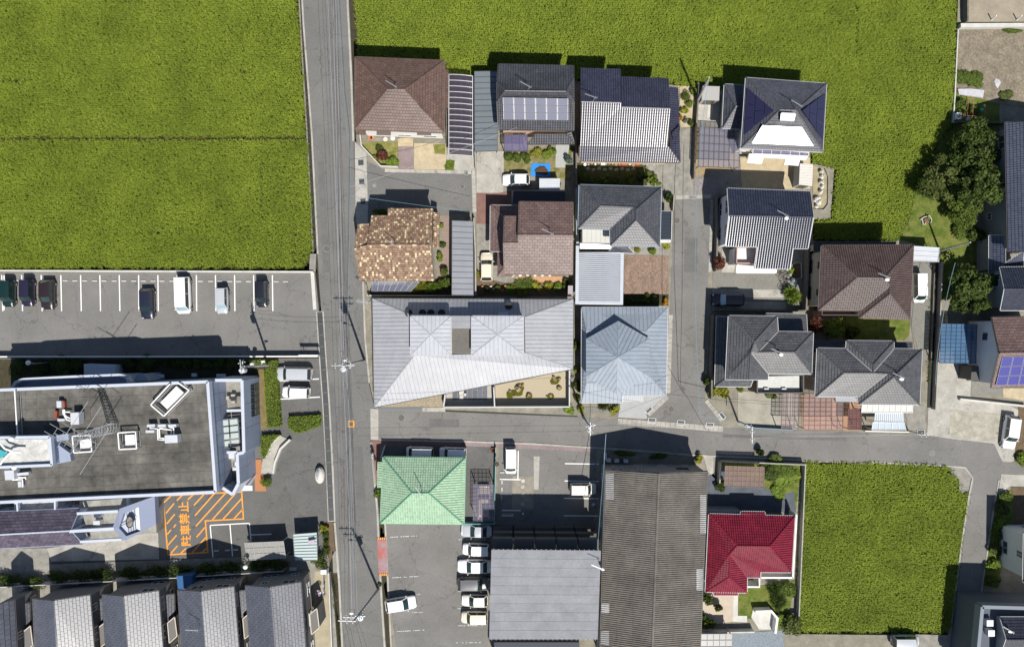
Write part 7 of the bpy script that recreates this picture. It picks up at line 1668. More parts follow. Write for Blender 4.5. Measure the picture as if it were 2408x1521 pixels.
def leaf_cloud(name, n, lobes, leaf, spiky=False, seed=0, wide=0.0):
    r = np.random.RandomState(seed); k = lobes
    c = unit(r.normal(size=(k, 3)))*r.uniform(0.25, 0.72+wide, (k, 1)); c[:, 2] = np.abs(c[:, 2])*0.9-0.05; c[0] = 0
    rad = r.uniform(0.30-wide*0.5, 0.50-wide*0.35, k); rad[0] = 0.55
    li = r.randint(0, k, n); d = unit(r.normal(size=(n, 3))); d[:, 2] = np.abs(d[:, 2])*1.1-0.25; d = unit(d)
    P = c[li]+d*(rad[li]*r.uniform(0.65, 1.08, n))[:, None]; P[:, 2] = np.maximum(P[:, 2]*0.9+0.45, 0.02)
    out = unit(d+r.normal(size=(n, 3))*0.55)
    if spiky: A_ = unit(d*1.0+np.array([0, 0, 0.25])+r.normal(size=(n, 3))*0.25)
    else: A_ = unit(np.cross(out, r.normal(size=(n, 3))))
    B_ = unit(np.cross(A_, out)); s_ = leaf*r.uniform(0.6, 1.35, (n, 1))
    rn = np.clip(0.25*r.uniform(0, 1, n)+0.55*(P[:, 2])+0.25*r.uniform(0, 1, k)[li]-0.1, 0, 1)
    return quad_mesh(name, P, A_*s_*(2.2 if spiky else 1.0), B_*s_*(0.22 if spiky else 0.62), rn)
LEAF = dict(dark=leafmat('leaf_dark', (0.020, 0.038, 0.009), (0.092, 0.132, 0.030)), mid=leafmat('leaf_mid', (0.035, 0.06, 0.010), (0.14, 0.19, 0.035)), bright=leafmat('leaf_bright', (0.07, 0.12, 0.015), (0.25, 0.33, 0.05)),
            yellow=leafmat('leaf_yellow', (0.10, 0.11, 0.012), (0.36, 0.36, 0.05)), red=leafmat('leaf_red', (0.06, 0.02, 0.014), (0.20, 0.075, 0.05)), olive=leafmat('leaf_olive', (0.035, 0.052, 0.012), (0.135, 0.165, 0.045)), blue=leafmat('leaf_blue', (0.07, 0.12, 0.10), (0.22, 0.30, 0.24)), orange=leafmat('leaf_orange', (0.30, 0.12, 0.01), (0.60, 0.35, 0.03)))
PM = {}
def proto(kind, i):
    k = (kind, i)
    if k not in PM:
        if kind == 'tree': PM[k] = leaf_cloud('crown', 5200, 26, 0.062, seed=10+i, wide=0.28)
        elif kind == 'bush': PM[k] = leaf_cloud('foliage', 1300, 8, 0.10, seed=30+i)
        elif kind == 'small': PM[k] = leaf_cloud('foliage', 420, 5, 0.17, seed=50+i)
        elif kind == 'spiky': PM[k] = leaf_cloud('foliage', 900, 8, 0.13, True, seed=70+i)
        elif kind == 'clip': PM[k] = leaf_cloud('foliage', 1800, 20, 0.07, seed=90+i)
    return PM[k]
bark = mat('bark', (0.11, 0.08, 0.055), 0.9, 0.1, nscale=6, namt=0.3)
MV = {}
pc = [0]
def plant(label, V, x, y, r, h, kind='bush', col='mid', ry=None, name=None, cat=None, group=None, z=0.0):
    if kind in ('bush', 'small', 'spiky'): r *= 1.2
    p = V(x, y, h*0.5); t = thing(name or ('tree' if kind == 'tree' else 'shrub'), label, cat or ('tree' if kind == 'tree' else 'shrub'), (p[0], p[1], z), group)
    pc[0] += 1; i = pc[0] % (4 if kind == 'tree' else 3); base = proto(kind, i)
    key = (kind, i, col)
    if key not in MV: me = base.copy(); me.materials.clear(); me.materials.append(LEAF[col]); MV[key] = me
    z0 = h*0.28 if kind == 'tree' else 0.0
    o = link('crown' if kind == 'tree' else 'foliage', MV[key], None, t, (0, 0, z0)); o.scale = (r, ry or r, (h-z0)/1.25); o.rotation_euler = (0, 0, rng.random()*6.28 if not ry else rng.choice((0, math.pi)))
    b = MB(); tr = 0.05*h if kind == 'tree' else 0.03
    b.tube([(0, 0, -0.1), (0.05*r, 0, h*0.35), (0, 0.05*r, h*0.7)], tr, 6, tr*0.4)
    if kind == 'tree':
        for k in range(6): a = k*1.05; b.tube([(0, 0, h*(0.3+0.05*k)), (math.cos(a)*r*0.35, math.sin(a)*r*0.35, h*(0.5+0.05*k)), (math.cos(a)*r*0.7, math.sin(a)*r*0.7, h*(0.6+0.05*k))], tr*0.45, 5, tr*0.12)
    me = bpy.data.meshes.new('trunk'); me.from_pydata(b.v, [], b.f); link('trunk' if kind == 'tree' else 'stem', me, bark, t)
    return t
plant('dark evergreen tree beside vegetable plot corner', W, 445, 225, 2.4, 4.6, 'tree', 'dark')
plant('broad dark tree against the long grey house wall', W, 475, 400, 3.0, 5.6, 'tree', 'dark')
plant('largest dark tree at the grass edge by the grey wall', W, 440, 590, 3.5, 6.0, 'tree', 'dark')
plant('greyish leaved spreading tree leaning over the rice field edge', W, 200, 525, 2.9, 4.2, 'tree', 'olive')
plant('small dark tree overhanging the rice at the grass corner', W, 85, 560, 1.2, 3.2, 'tree', 'dark')
plant('low tree with loose green crown beside the largest tree', W, 400, 735, 2.2, 3.2, 'tree', 'mid')
plant('dense round dark tree on the lawn by small gabled house', W, 425, 1310, 3.4, 4.8, 'tree', 'dark')
plant('climbing shrub along the grass beside grey wall', W, 380, 850, 1.4, 1.2, 'bush', 'mid'); plant('dark shrub in the shade of the long grey house', W, 465, 900, 1.3, 1.8, 'bush', 'dark')
plant('thin bright tree between vegetable frames and shade', W, 455, 150, 1.2, 2.6, 'bush', 'mid')
plant('bright yellow-green shrub south of the glossy brown house', G, 785, 1228, 1.55, 2.4, 'bush', 'bright'); plant('reddish brown shrub next to the bright yellow-green shrub', G, 650, 1215, 1.2, 2.2, 'bush', 'red')
plant('low shadowed shrub on the lawn by glossy brown house', G, 960, 1280, 0.9, 1.0, 'small', 'dark')
plant('dark red leaved shrub at the lane wall corner', E, 1352, 905, 0.95, 2.2, 'bush', 'red'); plant('palm-like bright shrub at the end of concrete strips', E, 1975, 1150, 1.15, 1.8, 'spiky', 'bright')
plant('green shrub inside the kidney-shaped flower bed', E, 1968, 945, 0.55, 0.9, 'small', 'bright')
for k, (x, c) in enumerate(((610, 'dark'), (680, 'dark'), (750, 'mid'), (820, 'mid'))): plant(['dark shrub at the carport end of the paved drive hedge', 'second dark shrub of the paved drive hedge', 'green shrub in middle of the paved drive hedge', 'green shrub of the paved drive hedge beside red flowers'][k], E, x, 1198, 0.62, 0.9, 'small', c, group='hedge of the block-paved drive')
plant('red-flowered shrub at the lane end of paved drive hedge', E, 905, 1212, 0.45, 0.8, 'small', 'orange')
plant('light green shrub in the grey house front garden', E, 800, 785, 0.5, 0.8, 'small', 'bright'); plant('yellowish plants in the box planter by grey house', E, 672, 778, 0.45, 0.5, 'small', 'yellow'); plant('leafy plants beside the dark terrace roof', E, 905, 738, 0.6, 0.6, 'small', 'yellow')
plant('climbing plant by the drive gate of grey house', E, 925, 330, 0.6, 1.6, 'small', 'dark')
plant('copper-red shrub on the corner lawn of brown hip house', A, 820, 1315, 0.8, 1.6, 'bush', 'red'); plant('bright green shrub beside the copper-red shrub', A, 893, 1360, 0.8, 1.0, 'bush', 'bright'); plant('small yellow shrub on the corner lawn', A, 757, 1322, 0.38, 0.7, 'small', 'yellow'); plant('sparse dark twigs on the corner lawn', A, 790, 1250, 0.6, 0.9, 'small', 'olive')
plant('grass clump at the edge of sandy yard', A, 1378, 1390, 0.6, 0.35, 'spiky', 'bright')
for k, (x, y, r, c) in enumerate(((1870, 1325, .72, 'mid'), (1945, 1340, .7, 'mid'), (2015, 1325, .7, 'mid'), (2110, 1275, .75, 'yellow'), (2180, 1300, .7, 'bright'), (2235, 1270, .6, 'bright'))):
    plant(['green shrub under the violet terrace roof edge', 'green shrub between two others by violet terrace', 'green shrub beside the tarp yard', 'yellow-green shrub at the solar house porch', 'low bright shrub by the stepping path', 'bright shrub next to the grey path slabs'][k], A, x, y, r, 0.9, 'bush', c, group='front garden of the dark solar house')
plant('blue-grey conifer beside the grey path slabs', B, 218, 1105, 0.6, 1.6, 'bush', 'blue'); plant('small green shrub at the wall by grey path', B, 240, 1015, 0.4, 0.8, 'small', 'mid')
for k, (x, y, r, c) in enumerate(((1190, 565, .75, 'mid'), (1228, 637, .62, 'bright'), (1268, 522, .6, 'bright'), (1180, 690, .55, 'yellow'), (1148, 745, .4, 'orange'), (1255, 795, .6, 'mid'), (1195, 775, .35, 'blue'))):
    plant(['clipped round shrub in the strip beside silvery house', 'bright clipped shrub in the strip beside silvery house', 'shrub at the foot of bare utility pole', 'yellow-green plant with pots in the strip garden', 'orange flowering plant against the silvery tiles', 'dark green shrub at the drive end of strip garden', 'bluish potted plant in the strip garden'][k], B, x, y, r, 1.0, 'clip' if k < 2 else 'small', c, group='strip garden of the silvery house')
gp = plant('clipped garden pine with round pads at the drive corner', B, 915, 1262, 0.45, 2.0, 'small', 'bright', name='garden_pine', cat='tree')
for k, (x, y) in enumerate(((900, 1215), (940, 1238), (880, 1268), (918, 1302), (965, 1305))):
    q = Vector(B(x, y, 1.2))-Vector(gp.location); o = link('foliage_pad', MV[('small', pc[0] % 3, 'bright')], None, gp, (q.x, q.y, 0.5+0.2*(k % 3))); o.scale = (0.42, 0.42, 0.5); o.rotation_euler = (0, 0, k)
    me = bpy.data.meshes.new('branch'); b_ = MB().tube([(0, 0, 0.5), (q.x*0.6, q.y*0.6, 0.7), (q.x, q.y, 0.75+0.2*(k % 3))], 0.04, 5); me.from_pydata(b_.v, [], b_.f); link('branch', me, bark, gp)
for k, (x, y) in enumerate(((330, 1250), (420, 1290), (520, 1270), (620, 1290), (720, 1260), (820, 1240))): plant('low dark shrub in the shaded garden south of silvery house', B, x, y, 0.7, 0.8, 'small', 'dark' if k % 2 else 'mid', group='shaded garden shrubs')
plant('spiky yellow-green shrub against the white capped fence', C, 740, 1095, 1.35, 1.3, 'spiky', 'yellow', ry=0.9); plant('spiky bright shrub next to the terrace of mosaic house', C, 850, 1090, 1.2, 1.6, 'spiky', 'bright', ry=0.8); plant('round green shrub beside the long grey-blue carport', C, 985, 1040, 0.85, 1.4, 'bush', 'mid'); plant('thin dark shrub on the brick path', C, 965, 965, 0.7, 1.2, 'small', 'olive')
plant('dark shrub in shade north of mosaic house', C, 430, 458, 1.0, 1.4, 'bush', 'mid', ry=0.6); plant('small green plant on the brick path', C, 942, 568, 0.4, 0.6, 'small', 'bright'); plant('white-flecked plant by the brick path wall', C, 960, 735, 0.5, 0.7, 'small', 'mid'); plant('climbing plant at the mosaic house corner', C, 932, 840, 0.55, 1.0, 'small', 'bright'); plant('yellow plant at the carport wall end', C, 1258, 985, 0.45, 0.6, 'small', 'yellow')
for k, (x, y, r, c, kd) in enumerate(((1320, 1110, .5, 'olive', 'small'), (1410, 1112, .55, 'mid', 'small'), (1530, 1100, .7, 'bright', 'spiky'), (1640, 1105, 1.3, 'mid', 'spiky'), (1750, 1085, .7, 'yellow', 'small'), (1840, 1080, .65, 'yellow', 'small'), (1925, 1080, .7, 'bright', 'small'), (1990, 1060, .6, 'dark', 'small'))):
    plant(['potted olive plant beside cream car', 'green potted plant beside cream car', 'spiky bright plant at the shingled house corner', 'wide spiky green shrub south of shingled house', 'yellow plant beside the wide spiky shrub', 'yellow plant in the flower row of shingled house', 'bright plant beside terracotta pots', 'dark plant by the narrow mauve box'][k], C, x, y, r, 0.8, kd, c, group='flower row of the shingled house')
for k, (V_, x, y, r, c) in enumerate(((I, 2088, 545, .55, 'bright'), (I, 2090, 740, .45, 'yellow'), (I, 2100, 900, .55, 'mid'), (I, 2095, 990, .5, 'olive'), (J, 165, 545, .6, 'mid'), (J, 165, 750, .5, 'bright'), (J, 165, 880, .55, 'mid'))):
    plant('small shrub in the narrow strip between the two metal-roofed houses', V_, x, y, r, 0.9, 'small', c, group='strip between metal-roofed houses')
plant('spiky grey-green tree in front of hexagon-roofed house', J, 385, 1040, 1.0, 2.4, 'spiky', 'olive'); plant('yellow-green shrub beside the concrete entrance ramp', J, 478, 1088, 0.7, 0.9, 'small', 'yellow')
plant('green shrub at the garden pole foot', J, 85, 1085, 0.7, 0.7, 'small', 'bright'); plant('low yellow shrub on the gravel by garden pole', J, 195, 1085, 0.6, 0.6, 'small', 'yellow')
plant('round green-yellow shrub at the charcoal house corner', J, 1375, 930, 1.0, 1.6, 'bush', 'yellow'); plant('yellow shrub against the lane wall of charcoal house', J, 1300, 935, 0.6, 1.4, 'small', 'yellow'); plant('small round shrub beneath the balcony parapet', J, 1540, 915, 0.5, 0.9, 'small', 'bright'); plant('low leafy plants below the parapet balcony', J, 1790, 962, 0.7, 0.5, 'small', 'olive')
plant('dark shrub at the lane bend by charcoal house', J, 1262, 850, 0.6, 1.6, 'small', 'dark')
for k, y in enumerate((470, 560, 650, 740, 840, 940, 1050)): plant('weedy shrub on the bank beside the road to the south', T, 1262-k*14, y, 0.95, 1.1, 'bush', ('mid', 'olive', 'bright')[k % 3], group='weeds on the roadside bank')
plant('green shrub at forecourt corner by the road bend', K, 2390, 1215, 0.9, 1.0, 'bush', 'bright')
plant('big leafy vegetable patch on the bare plot', F, 1910, 640, 1.25, 0.6, 'bush', 'mid', name='vegetables', cat='vegetables'); plant('leafy vegetables beside the big patch, towards bare soil', F, 2010, 650, 1.25, 0.6, 'bush', 'mid', name='vegetables', cat='vegetables'); plant('few dark leafy plants in bare soil near the shed shadow', F, 2260, 800, 0.9, 0.4, 'small', 'olive', name='vegetables', cat='vegetables'); plant('row of green weeds along the bare lot wall', F, 2330, 260, 1.3, 0.5, 'small', 'mid', ry=0.4); plant('green plants under the bamboo frame', F, 1870, 870, 0.8, 1.0, 'small', 'mid'); plant('green plant with the green bucket', F, 1985, 950, 0.9, 1.0, 'small', 'mid')
# clipped hedges as leafy boxes
def hedge_box(label, V, P, h, col='bright', n=None):
    q = pts(V, P, h); cx = sum(p[0] for p in q)/len(q); cy = sum(p[1] for p in q)/len(q); t = thing('hedge', label, 'hedge', (cx, cy, 0))
    MB().prism(inset(q, 0.12), 0, h-0.15).build('hedge_core', soil_dark, t)
    tris = tri_frame(q); ar = [area2([p for p in tr[0]]) for tr in tris]; tot = sum(ar); per = sum((Vector(q[i])-Vector(q[i-1])).length for i in range(len(q)))
    n1 = int(tot*260); n2 = int(per*h*150); P_ = []
    for tr, a in zip(tris, ar):
        k = int(n1*a/tot); u = rs.uniform(size=(k, 2)); fl = u.sum(1) > 1; u[fl] = 1-u[fl]; T3 = np.array([p for p in tr[0]])
        pp = T3[0]+u[:, :1]*(T3[1]-T3[0])+u[:, 1:]*(T3[2]-T3[0]); pp[:, 2] = h+rs.uniform(-0.18, 0.06, k); P_.append(pp)
    for i in range(len(q)):
        a, b = np.array(q[i-1]), np.array(q[i]); k = int(n2*np.linalg.norm(b-a)/per); u = rs.uniform(size=(k, 1)); pp = a+(b-a)*u; pp[:, 2] = rs.uniform(0.05, h, k); pp[:, :2] += rs.normal(size=(k, 2))*0.05; P_.append(pp)
    P_ = np.concatenate(P_); m = len(P_); nr = unit(rs.normal(size=(m, 3))+np.array([0, 0, 1.0])); A_ = unit(np.cross(nr, rs.normal(size=(m, 3)))); B_ = np.cross(nr, A_); s_ = rs.uniform(0.05, 0.11, (m, 1))
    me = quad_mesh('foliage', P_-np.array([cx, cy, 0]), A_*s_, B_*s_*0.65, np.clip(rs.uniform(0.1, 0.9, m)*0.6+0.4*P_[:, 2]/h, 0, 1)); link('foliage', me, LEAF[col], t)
hedge_box('long clipped hedge beside the two parked silver and white cars', M, [(1330, 340), (1395, 330), (1410, 680), (1436, 1020), (1310, 1030), (1285, 700), (1268, 430)], 1.1)
hedge_box('short clipped hedge at the head of hospital bays', M, [(1110, 335), (1300, 325), (1300, 375), (1180, 400)], 1.0)
hedge_box('clipped hedge island in the hospital forecourt', M, [(1530, 925), (1855, 905), (1855, 1015), (1640, 1088), (1600, 1085), (1520, 1030)], 0.8)
hedge_box('wedge-shaped clipped shrub bed beside the curved ramp', M, [(1240, 1125), (1430, 1115), (1345, 1200), (1280, 1355), (1240, 1330)], 0.9, 'bright')
plant('round clipped bush at the hospital entrance corner', O, 555, 135, 0.85, 1.3, 'clip', 'bright')
for x, y in ((60, 955), (285, 975), (500, 925), (690, 920), (870, 910), (1100, 900), (1320, 885), (1500, 880), (1745, 865), (1930, 850), (2150, 835), (2330, 820)):
    plant('rounded clipped hedge bush along the white mesh fence', N, x, y, 2.0, 1.6, 'clip', 'dark', ry=1.0, group='clipped bushes along the townhouse fence')  # dark leaf colour puts the shadow over this row into the foliage
plant('large clipped bush at the end of townhouse fence', O, 1000, 800, 1.15, 1.7, 'clip', 'mid'); 
for k, (x, y, r) in enumerate(((1050, 575, .55), (1060, 640, .5), (1060, 710, .6), (1020, 520, .45), (1055, 520, .4))): plant('round clipped shrub in the bed beside bicycle shelter', O, x, y, r, 0.9, 'clip' if k < 3 else 'small', 'mid' if k < 3 else 'yellow', group='bed beside the bicycle shelter')
for x, y, r in ((150, 930, 1.4), (330, 935, 1.3), (520, 915, 1.7), (640, 900, 1.0), (1080, 895, 1.1), (1240, 888, 1.5), (1400, 880, .7), (1455, 882, .75), (1512, 885, .7), (1570, 888, .8), (1650, 890, .9), (1745, 898, .8), (1850, 893, .9), (1940, 888, .9)):
    plant('dark clipped shrub in shade between parking wall and hospital', L, x, y, r, 1.1, 'clip', 'dark', group='shaded shrubs behind the hospital')
for k, (x, y, r, h, kd, c) in enumerate(((830, 1110, 1.1, 1.2, 'spiky', 'dark'), (835, 1195, 1.1, 1.2, 'spiky', 'dark'), (890, 1120, 1.3, 1.0, 'bush', 'mid'), (355, 1180, 1.0, 2.2, 'bush', 'olive'), (420, 1250, .6, 1.6, 'small', 'mid'), (345, 1350, 1.0, 1.5, 'bush', 'mid'), (845, 1330, 1.0, 1.0, 'bush', 'bright'), (945, 1345, 1.5, 1.8, 'bush', 'olive'), (800, 260, 1.6, 1.0, 'bush', 'mid'), (880, 340, 1.7, 0.8, 'bush', 'bright'), (770, 310, 1.2, 1.2, 'bush', 'dark'), (285, 205, .6, 1.0, 'small', 'yellow'), (440, 400, .8, 1.2, 'small', 'dark'), (900, 270, 1.2, .8, 'bush', 'mid'), (840, 430, 1.2, .6, 'bush', 'bright'))):
    plant(['cycad with dark fronds beside crimson-roofed house', 'cycad with dark fronds by the white gate path', 'green shrub beside the cycads', 'garden pine against the warehouse wall', 'small pine tuft on the shell paving', 'green shrub at the shell paving corner', 'bright shrub by the white gate', 'olive shrub with pink flowers at field corner', 'tall weeds beside the bronze carport', 'bright weeds on the plot behind crimson roof', 'dark bush touching the bronze carport', 'yellow bush at the warehouse corner', 'dark shrub in the warehouse shade', 'weeds along the field fence of weedy plot', 'bright low weeds near the weed matting'][k], S, x, y, r, h, kd, c)
plant('bright shrub under the eave of green-roofed building', Q, 175, 525, 0.65, 1.2, 'small', 'bright'); plant('weeds at the foot of leaning pole', O, 1505, 1000, 0.35, 0.4, 'small', 'olive'); plant('dark shrubs at the north wall of warehouse, near the white boxes', J, 560, 1455, 1.4, 0.9, 'bush', 'mid', ry=0.5); plant('dark shrubs at the north wall of warehouse, by the alley', J, 850, 1470, 1.4, 0.8, 'bush', 'mid', ry=0.5); plant('bare twiggy plant on the side road verge', J, 1695, 1440, 0.6, 1.6, 'small', 'dark')
# ------------------------------------------------------------------ rice
def rice(P, seed):
    r = np.random.RandomState(seed); W2 = [D(x, y, 0.3)[:2] for x, y in P]
    xs = [p[0] for p in W2]; ys = [p[1] for p in W2]; sp = 0.17; sy = 0.25
    gx, gy = np.meshgrid(np.arange(min(xs), max(xs), sp), np.arange(min(ys), max(ys), sy)); pts_ = np.stack([gx.ravel(), gy.ravel()], 1)
    pts_ += r.uniform(-1, 1, pts_.shape)*np.array([0.08, 0.045]); tst = pts_+r.normal(size=pts_.shape)*0.11
    ins_ = np.zeros(len(pts_), bool); n = len(W2)
    for i in range(n):
        (x0, y0), (x1, y1) = W2[i], W2[i-1]; c = ((y0 > tst[:, 1]) != (y1 > tst[:, 1])); xi = (x1-x0)*(tst[:, 1]-y0)/(y1-y0+1e-12)+x0; ins_ ^= c & (tst[:, 0] < xi)
    pts_ = pts_[ins_]
    # gaps and lodged patches
    keep = np.ones(len(pts_), bool); lo = pts_.min(0); hi = pts_.max(0)
    for _ in range(int((hi-lo).prod()/45)):
        c = r.uniform(lo, hi); rad = r.uniform(0.06, 0.22)*np.array([r.uniform(0.7, 2.4), 1.0]); keep &= ((((pts_-c)/rad)**2).sum(1) > 1) | (r.uniform(size=len(pts_)) < 0.3)
    for _ in range(3): a, b = r.uniform(lo, hi, (2, 2)); b = a+np.array([0, 1])*r.uniform(3, 9) if r.rand() < 0.5 else a+np.array([1, 0])*r.uniform(3, 12); e = (b-a)/np.linalg.norm(b-a); w_ = pts_-a; tt = w_@e; keep &= ~((tt > 0) & (tt < np.linalg.norm(b-a)) & (np.abs(w_@np.array([-e[1], e[0]])) < 0.15)) | (r.uniform(size=len(pts_)) < 0.45)
    pts_ = pts_[keep]; m = len(pts_); nb = 6
    ph = np.sin(pts_[:, 0]*0.35+1.3*seed)*np.sin(pts_[:, 1]*0.28+seed)+0.6*np.sin(pts_[:, 0]*1.1-pts_[:, 1]*0.7)
    hgt = 0.80+0.03*ph+r.normal(size=m)*0.04; tr = np.clip(0.45+0.10*ph+r.normal(size=m)*0.16, 0, 1)
    th = r.uniform(0, 6.28, (m, nb)); th = np.where(r.uniform(size=(m, nb)) < 0.4, 0.5+r.normal(size=(m, nb))*0.7, th)
    ln = r.uniform(0.16, 0.34, (m, nb)); dx, dy = np.cos(th), np.sin(th); w = r.uniform(0.026, 0.046, (m, nb)); z0 = -0.45
    v = np.empty((m, nb, 4, 3), np.float32); hh = hgt[:, None]*r.uniform(0.8, 1.08, (m, nb))
    v[:, :, 0, 0] = pts_[:, :1]+dx*0.02; v[:, :, 0, 1] = pts_[:, 1:]+dy*0.02; v[:, :, 0, 2] = z0
    mx = pts_[:, :1]+dx*ln*0.45; my = pts_[:, 1:]+dy*ln*0.45
    v[:, :, 1, 0] = mx-dy*w; v[:, :, 1, 1] = my+dx*w; v[:, :, 1, 2] = z0+hh
    v[:, :, 3, 0] = mx+dy*w; v[:, :, 3, 1] = my-dx*w; v[:, :, 3, 2] = z0+hh
    v[:, :, 2, 0] = pts_[:, :1]+dx*ln*1.15; v[:, :, 2, 1] = pts_[:, 1:]+dy*ln*1.15; v[:, :, 2, 2] = z0+hh*r.uniform(0.72, 0.98, (m, nb))
    base = np.array([pts_[:, 0].mean(), pts_[:, 1].mean(), z0]); v = v.reshape(-1, 4, 3)-base
    # split every blade into stalk and leaf triangles
    nq = len(v); me = bpy.data.meshes.new('rice'); me.vertices.add(nq*4); me.vertices.foreach_set('co', v.astype(np.float32).ravel())
    idx = np.arange(nq, dtype=np.int32)[:, None]*4; li = np.concatenate([idx, idx+3, idx+1, idx+1, idx+3, idx+2], 1).ravel()
    me.loops.add(nq*6); me.loops.foreach_set('vertex_index', li); me.polygons.add(nq*2); me.polygons.foreach_set('loop_start', np.arange(0, nq*6, 3, dtype=np.int32)); me.polygons.foreach_set('loop_total', np.full(nq*2, 3, np.int32))
    rn = np.repeat(np.clip(np.repeat(tr, nb)+r.normal(size=nq)*0.08, 0, 1), 2); at = me.attributes.new('rnd', 'FLOAT', 'FACE'); at.data.foreach_set('value', rn.astype(np.float32)); me.update(calc_edges=True)
    tag(link('rice_crop', me, leafmat('rice_leaf', (0.140, 0.195, 0.024), (0.325, 0.405, 0.050), 0.3), None, base), ['ripening rice filling the paddy north of the field bank', 'ripening rice between the field bank and parking lot wall', 'ripening rice wrapping round the housing rows', 'ripening rice in the paddy inside the road bend'][seed], 'rice', kind='stuff')
for k, P in enumerate(FIELDS): rice(P, k)

# dry grass and weeds along the field edges
def edge_weeds(label, P, w, n, col, z=-0.25):
    q = [np.array(D(x, y, 0.0)) for x, y in P]; L_ = [np.linalg.norm(b-a) for a, b in zip(q[:-1], q[1:])]; P_ = []
    for (a, b), l_ in zip(zip(q[:-1], q[1:]), L_):
        k = int(n*l_); u = rs.uniform(size=(k, 1)); d_ = (b-a)/l_; pp = a+(b-a)*u; clump = np.sin(u*l_*1.7)+np.sin(u*l_*0.6+2); pp += np.array([-d_[1], d_[0], 0])*(rs.normal(size=(k, 1))*w*(0.5+0.3*clump)); pp[:, 2] = z+rs.uniform(0, 0.3, k); P_.append(pp)
    P_ = np.concatenate(P_); m = len(P_); A_ = unit(rs.normal(size=(m, 3))+np.array([0, 0, 0.5])); nr = unit(rs.normal(size=(m, 3))+np.array([0, 0, 1.0])); B_ = unit(np.cross(A_, nr)); s_ = rs.uniform(0.08, 0.22, (m, 1)); c = P_.mean(0)
    tag(link('edge_grass', quad_mesh('edge_grass', P_-c, A_*s_, B_*s_*0.18, rs.uniform(0, 1, m)), LEAF[col], None, c), label, 'grass', kind='stuff')
LEAF['dry'] = leafmat('leaf_dry', (0.085, 0.06, 0.025), (0.24, 0.20, 0.075), 0.15)
edge_weeds('dry grass fringing rice along the main road', [(690, -200), (701, 0), (708, 102), (716, 212), (721, 320), (724, 400), (733, 540), (735, 600)], 0.22, 55, 'dry')
edge_weeds('dry grass on the bank dividing the rice paddies', [(-240, 325), (350, 325), (718, 325)], 0.2, 30, 'dry', -0.2)
edge_weeds('green weeds at rice edge along parking lot wall', [(-240, 632), (350, 632), (715, 631)], 0.16, 40, 'olive', -0.2)
edge_weeds('weeds fringing rice along the side road and bend', [(1888, 1086), (2100, 1089), (2230, 1096), (2256, 1140), (2278, 1165), (2262, 1290), (2238, 1480)], 0.2, 45, 'olive', -0.2)
edge_weeds('weeds fringing rice beside the roadside channel', [(826, -200), (837, 0), (842, 80), (845, 160)], 0.15, 40, 'olive', -0.2)
edge_weeds('weeds between rice and the grass plot by the trees', [(2235, 292), (2196, 352), (2158, 432), (2133, 522), (2110, 565), (1920, 565)], 0.35, 60, 'mid', 0.0)
edge_weeds('weeds along the townhouse fence channel', [(775, 1330), (786, 1400), (800, 1540)], 0.15, 40, 'olive', 0.0)
edge_weeds('weeds along the gravel drive and lawn wall', [(2195, 600), (2190, 700), (2182, 900)], 0.25, 40, 'mid', 0.0)
# ------------------------------------------------------------------ walls, fences and small things
def W_(V, P, w, h, m, label, cat='wall', name='garden_wall', z0=0.0): return wall_line(name, pts(V, P), w, h, m, label, cat, z0=z0)
W_(A, [(628, 1130), (640, 1235), (800, 1405), (945, 1412)], 0.14, 0.7, concrete_light, 'low white wall round the corner lawn of brown hip house')
W_(A, [(1350, 920), (1358, 1240)], 0.10, 1.0, block_dark, 'dark fence beside the violet-panelled carport', 'fence', 'fence')
W_(A, [(1590, 1280), (1598, 1440)], 0.14, 0.9, block_wall, 'short block wall between the two long carports')
W_(B, [(265, 880), (270, 1330)], 0.16, 1.1, block_dark, 'brown block wall between solar house and silvery house gardens')
W_(B, [(1278, 480), (1290, 490), (1262, 900), (1250, 1270)], 0.18, 1.2, block_dark, 'long dark wall between shared drive and gridded carport')
W_(B, [(285, 1325), (290, 1521)], 0.1, 1.0, wall_white, 'white fence at the north-west corner of grey house', 'fence', 'fence')
W_(E, [(155, 265), (160, 740)], 0.35, 0.9, mat('wall_bluish', (0.30, 0.36, 0.38), 0.8), 'pale blue-grey wall strip beside grey L-shaped house')
W_(E, [(960, 330), (955, 455)], 0.12, 1.2, block_wall, 'short wall by the lane at grey house gate')
W_(E, [(1315, 335), (1322, 600), (1310, 960)], 0.2, 1.3, block_dark, 'dark block wall along the lane beside gabled house')
W_(E, [(1310, 345), (1430, 340)], 0.16, 1.0, block_dark, 'dark wall returning from the lane to gabled house')
W_(J, [(1285, 290), (1270, 700), (1268, 985)], 0.2, 1.5, block_dark, 'dark wall along the lane beside charcoal house')
W_(J, [(1290, 245), (2050, 258)], 0.16, 1.2, block_dark, 'dark wall between the black minivan strip and charcoal house')
W_(G, [(1690, 690), (1650, 1521)], 0.12, 1.0, block_wall, 'pale block wall between gravel drive and lawn')
W_(K, [(1655, 290), (1630, 790)], 0.12, 1.0, block_wall, 'pale wall beside the blue carport forecourt')
W_(K, [(1850, 705), (2407, 765)], 0.25, 0.6, concrete_light, 'low pale retaining wall crossing the concrete forecourt')
MB().prism(strip(pts(G, [(1668, 690), (1632, 1521)]), 0.55), -0.2, 0.06).build('drain_channel', mat('channel_shade', (0.03, 0.028, 0.024), 0.7), kind='structure')  # solid strip; its near-black colour paints the deep channel's shade
MB().prism(strip(pts(K, [(1628, 150), (1610, 780)]), 0.55), -0.2, 0.06).build('drain_channel', MATS['channel_shade'], kind='structure')  # same painted shade for the lower stretch of channel
W_(G, [(1640, 690), (1610, 1521)], 0.1, 0.5, block_dark, 'low dark wall along the gravel drive channel')
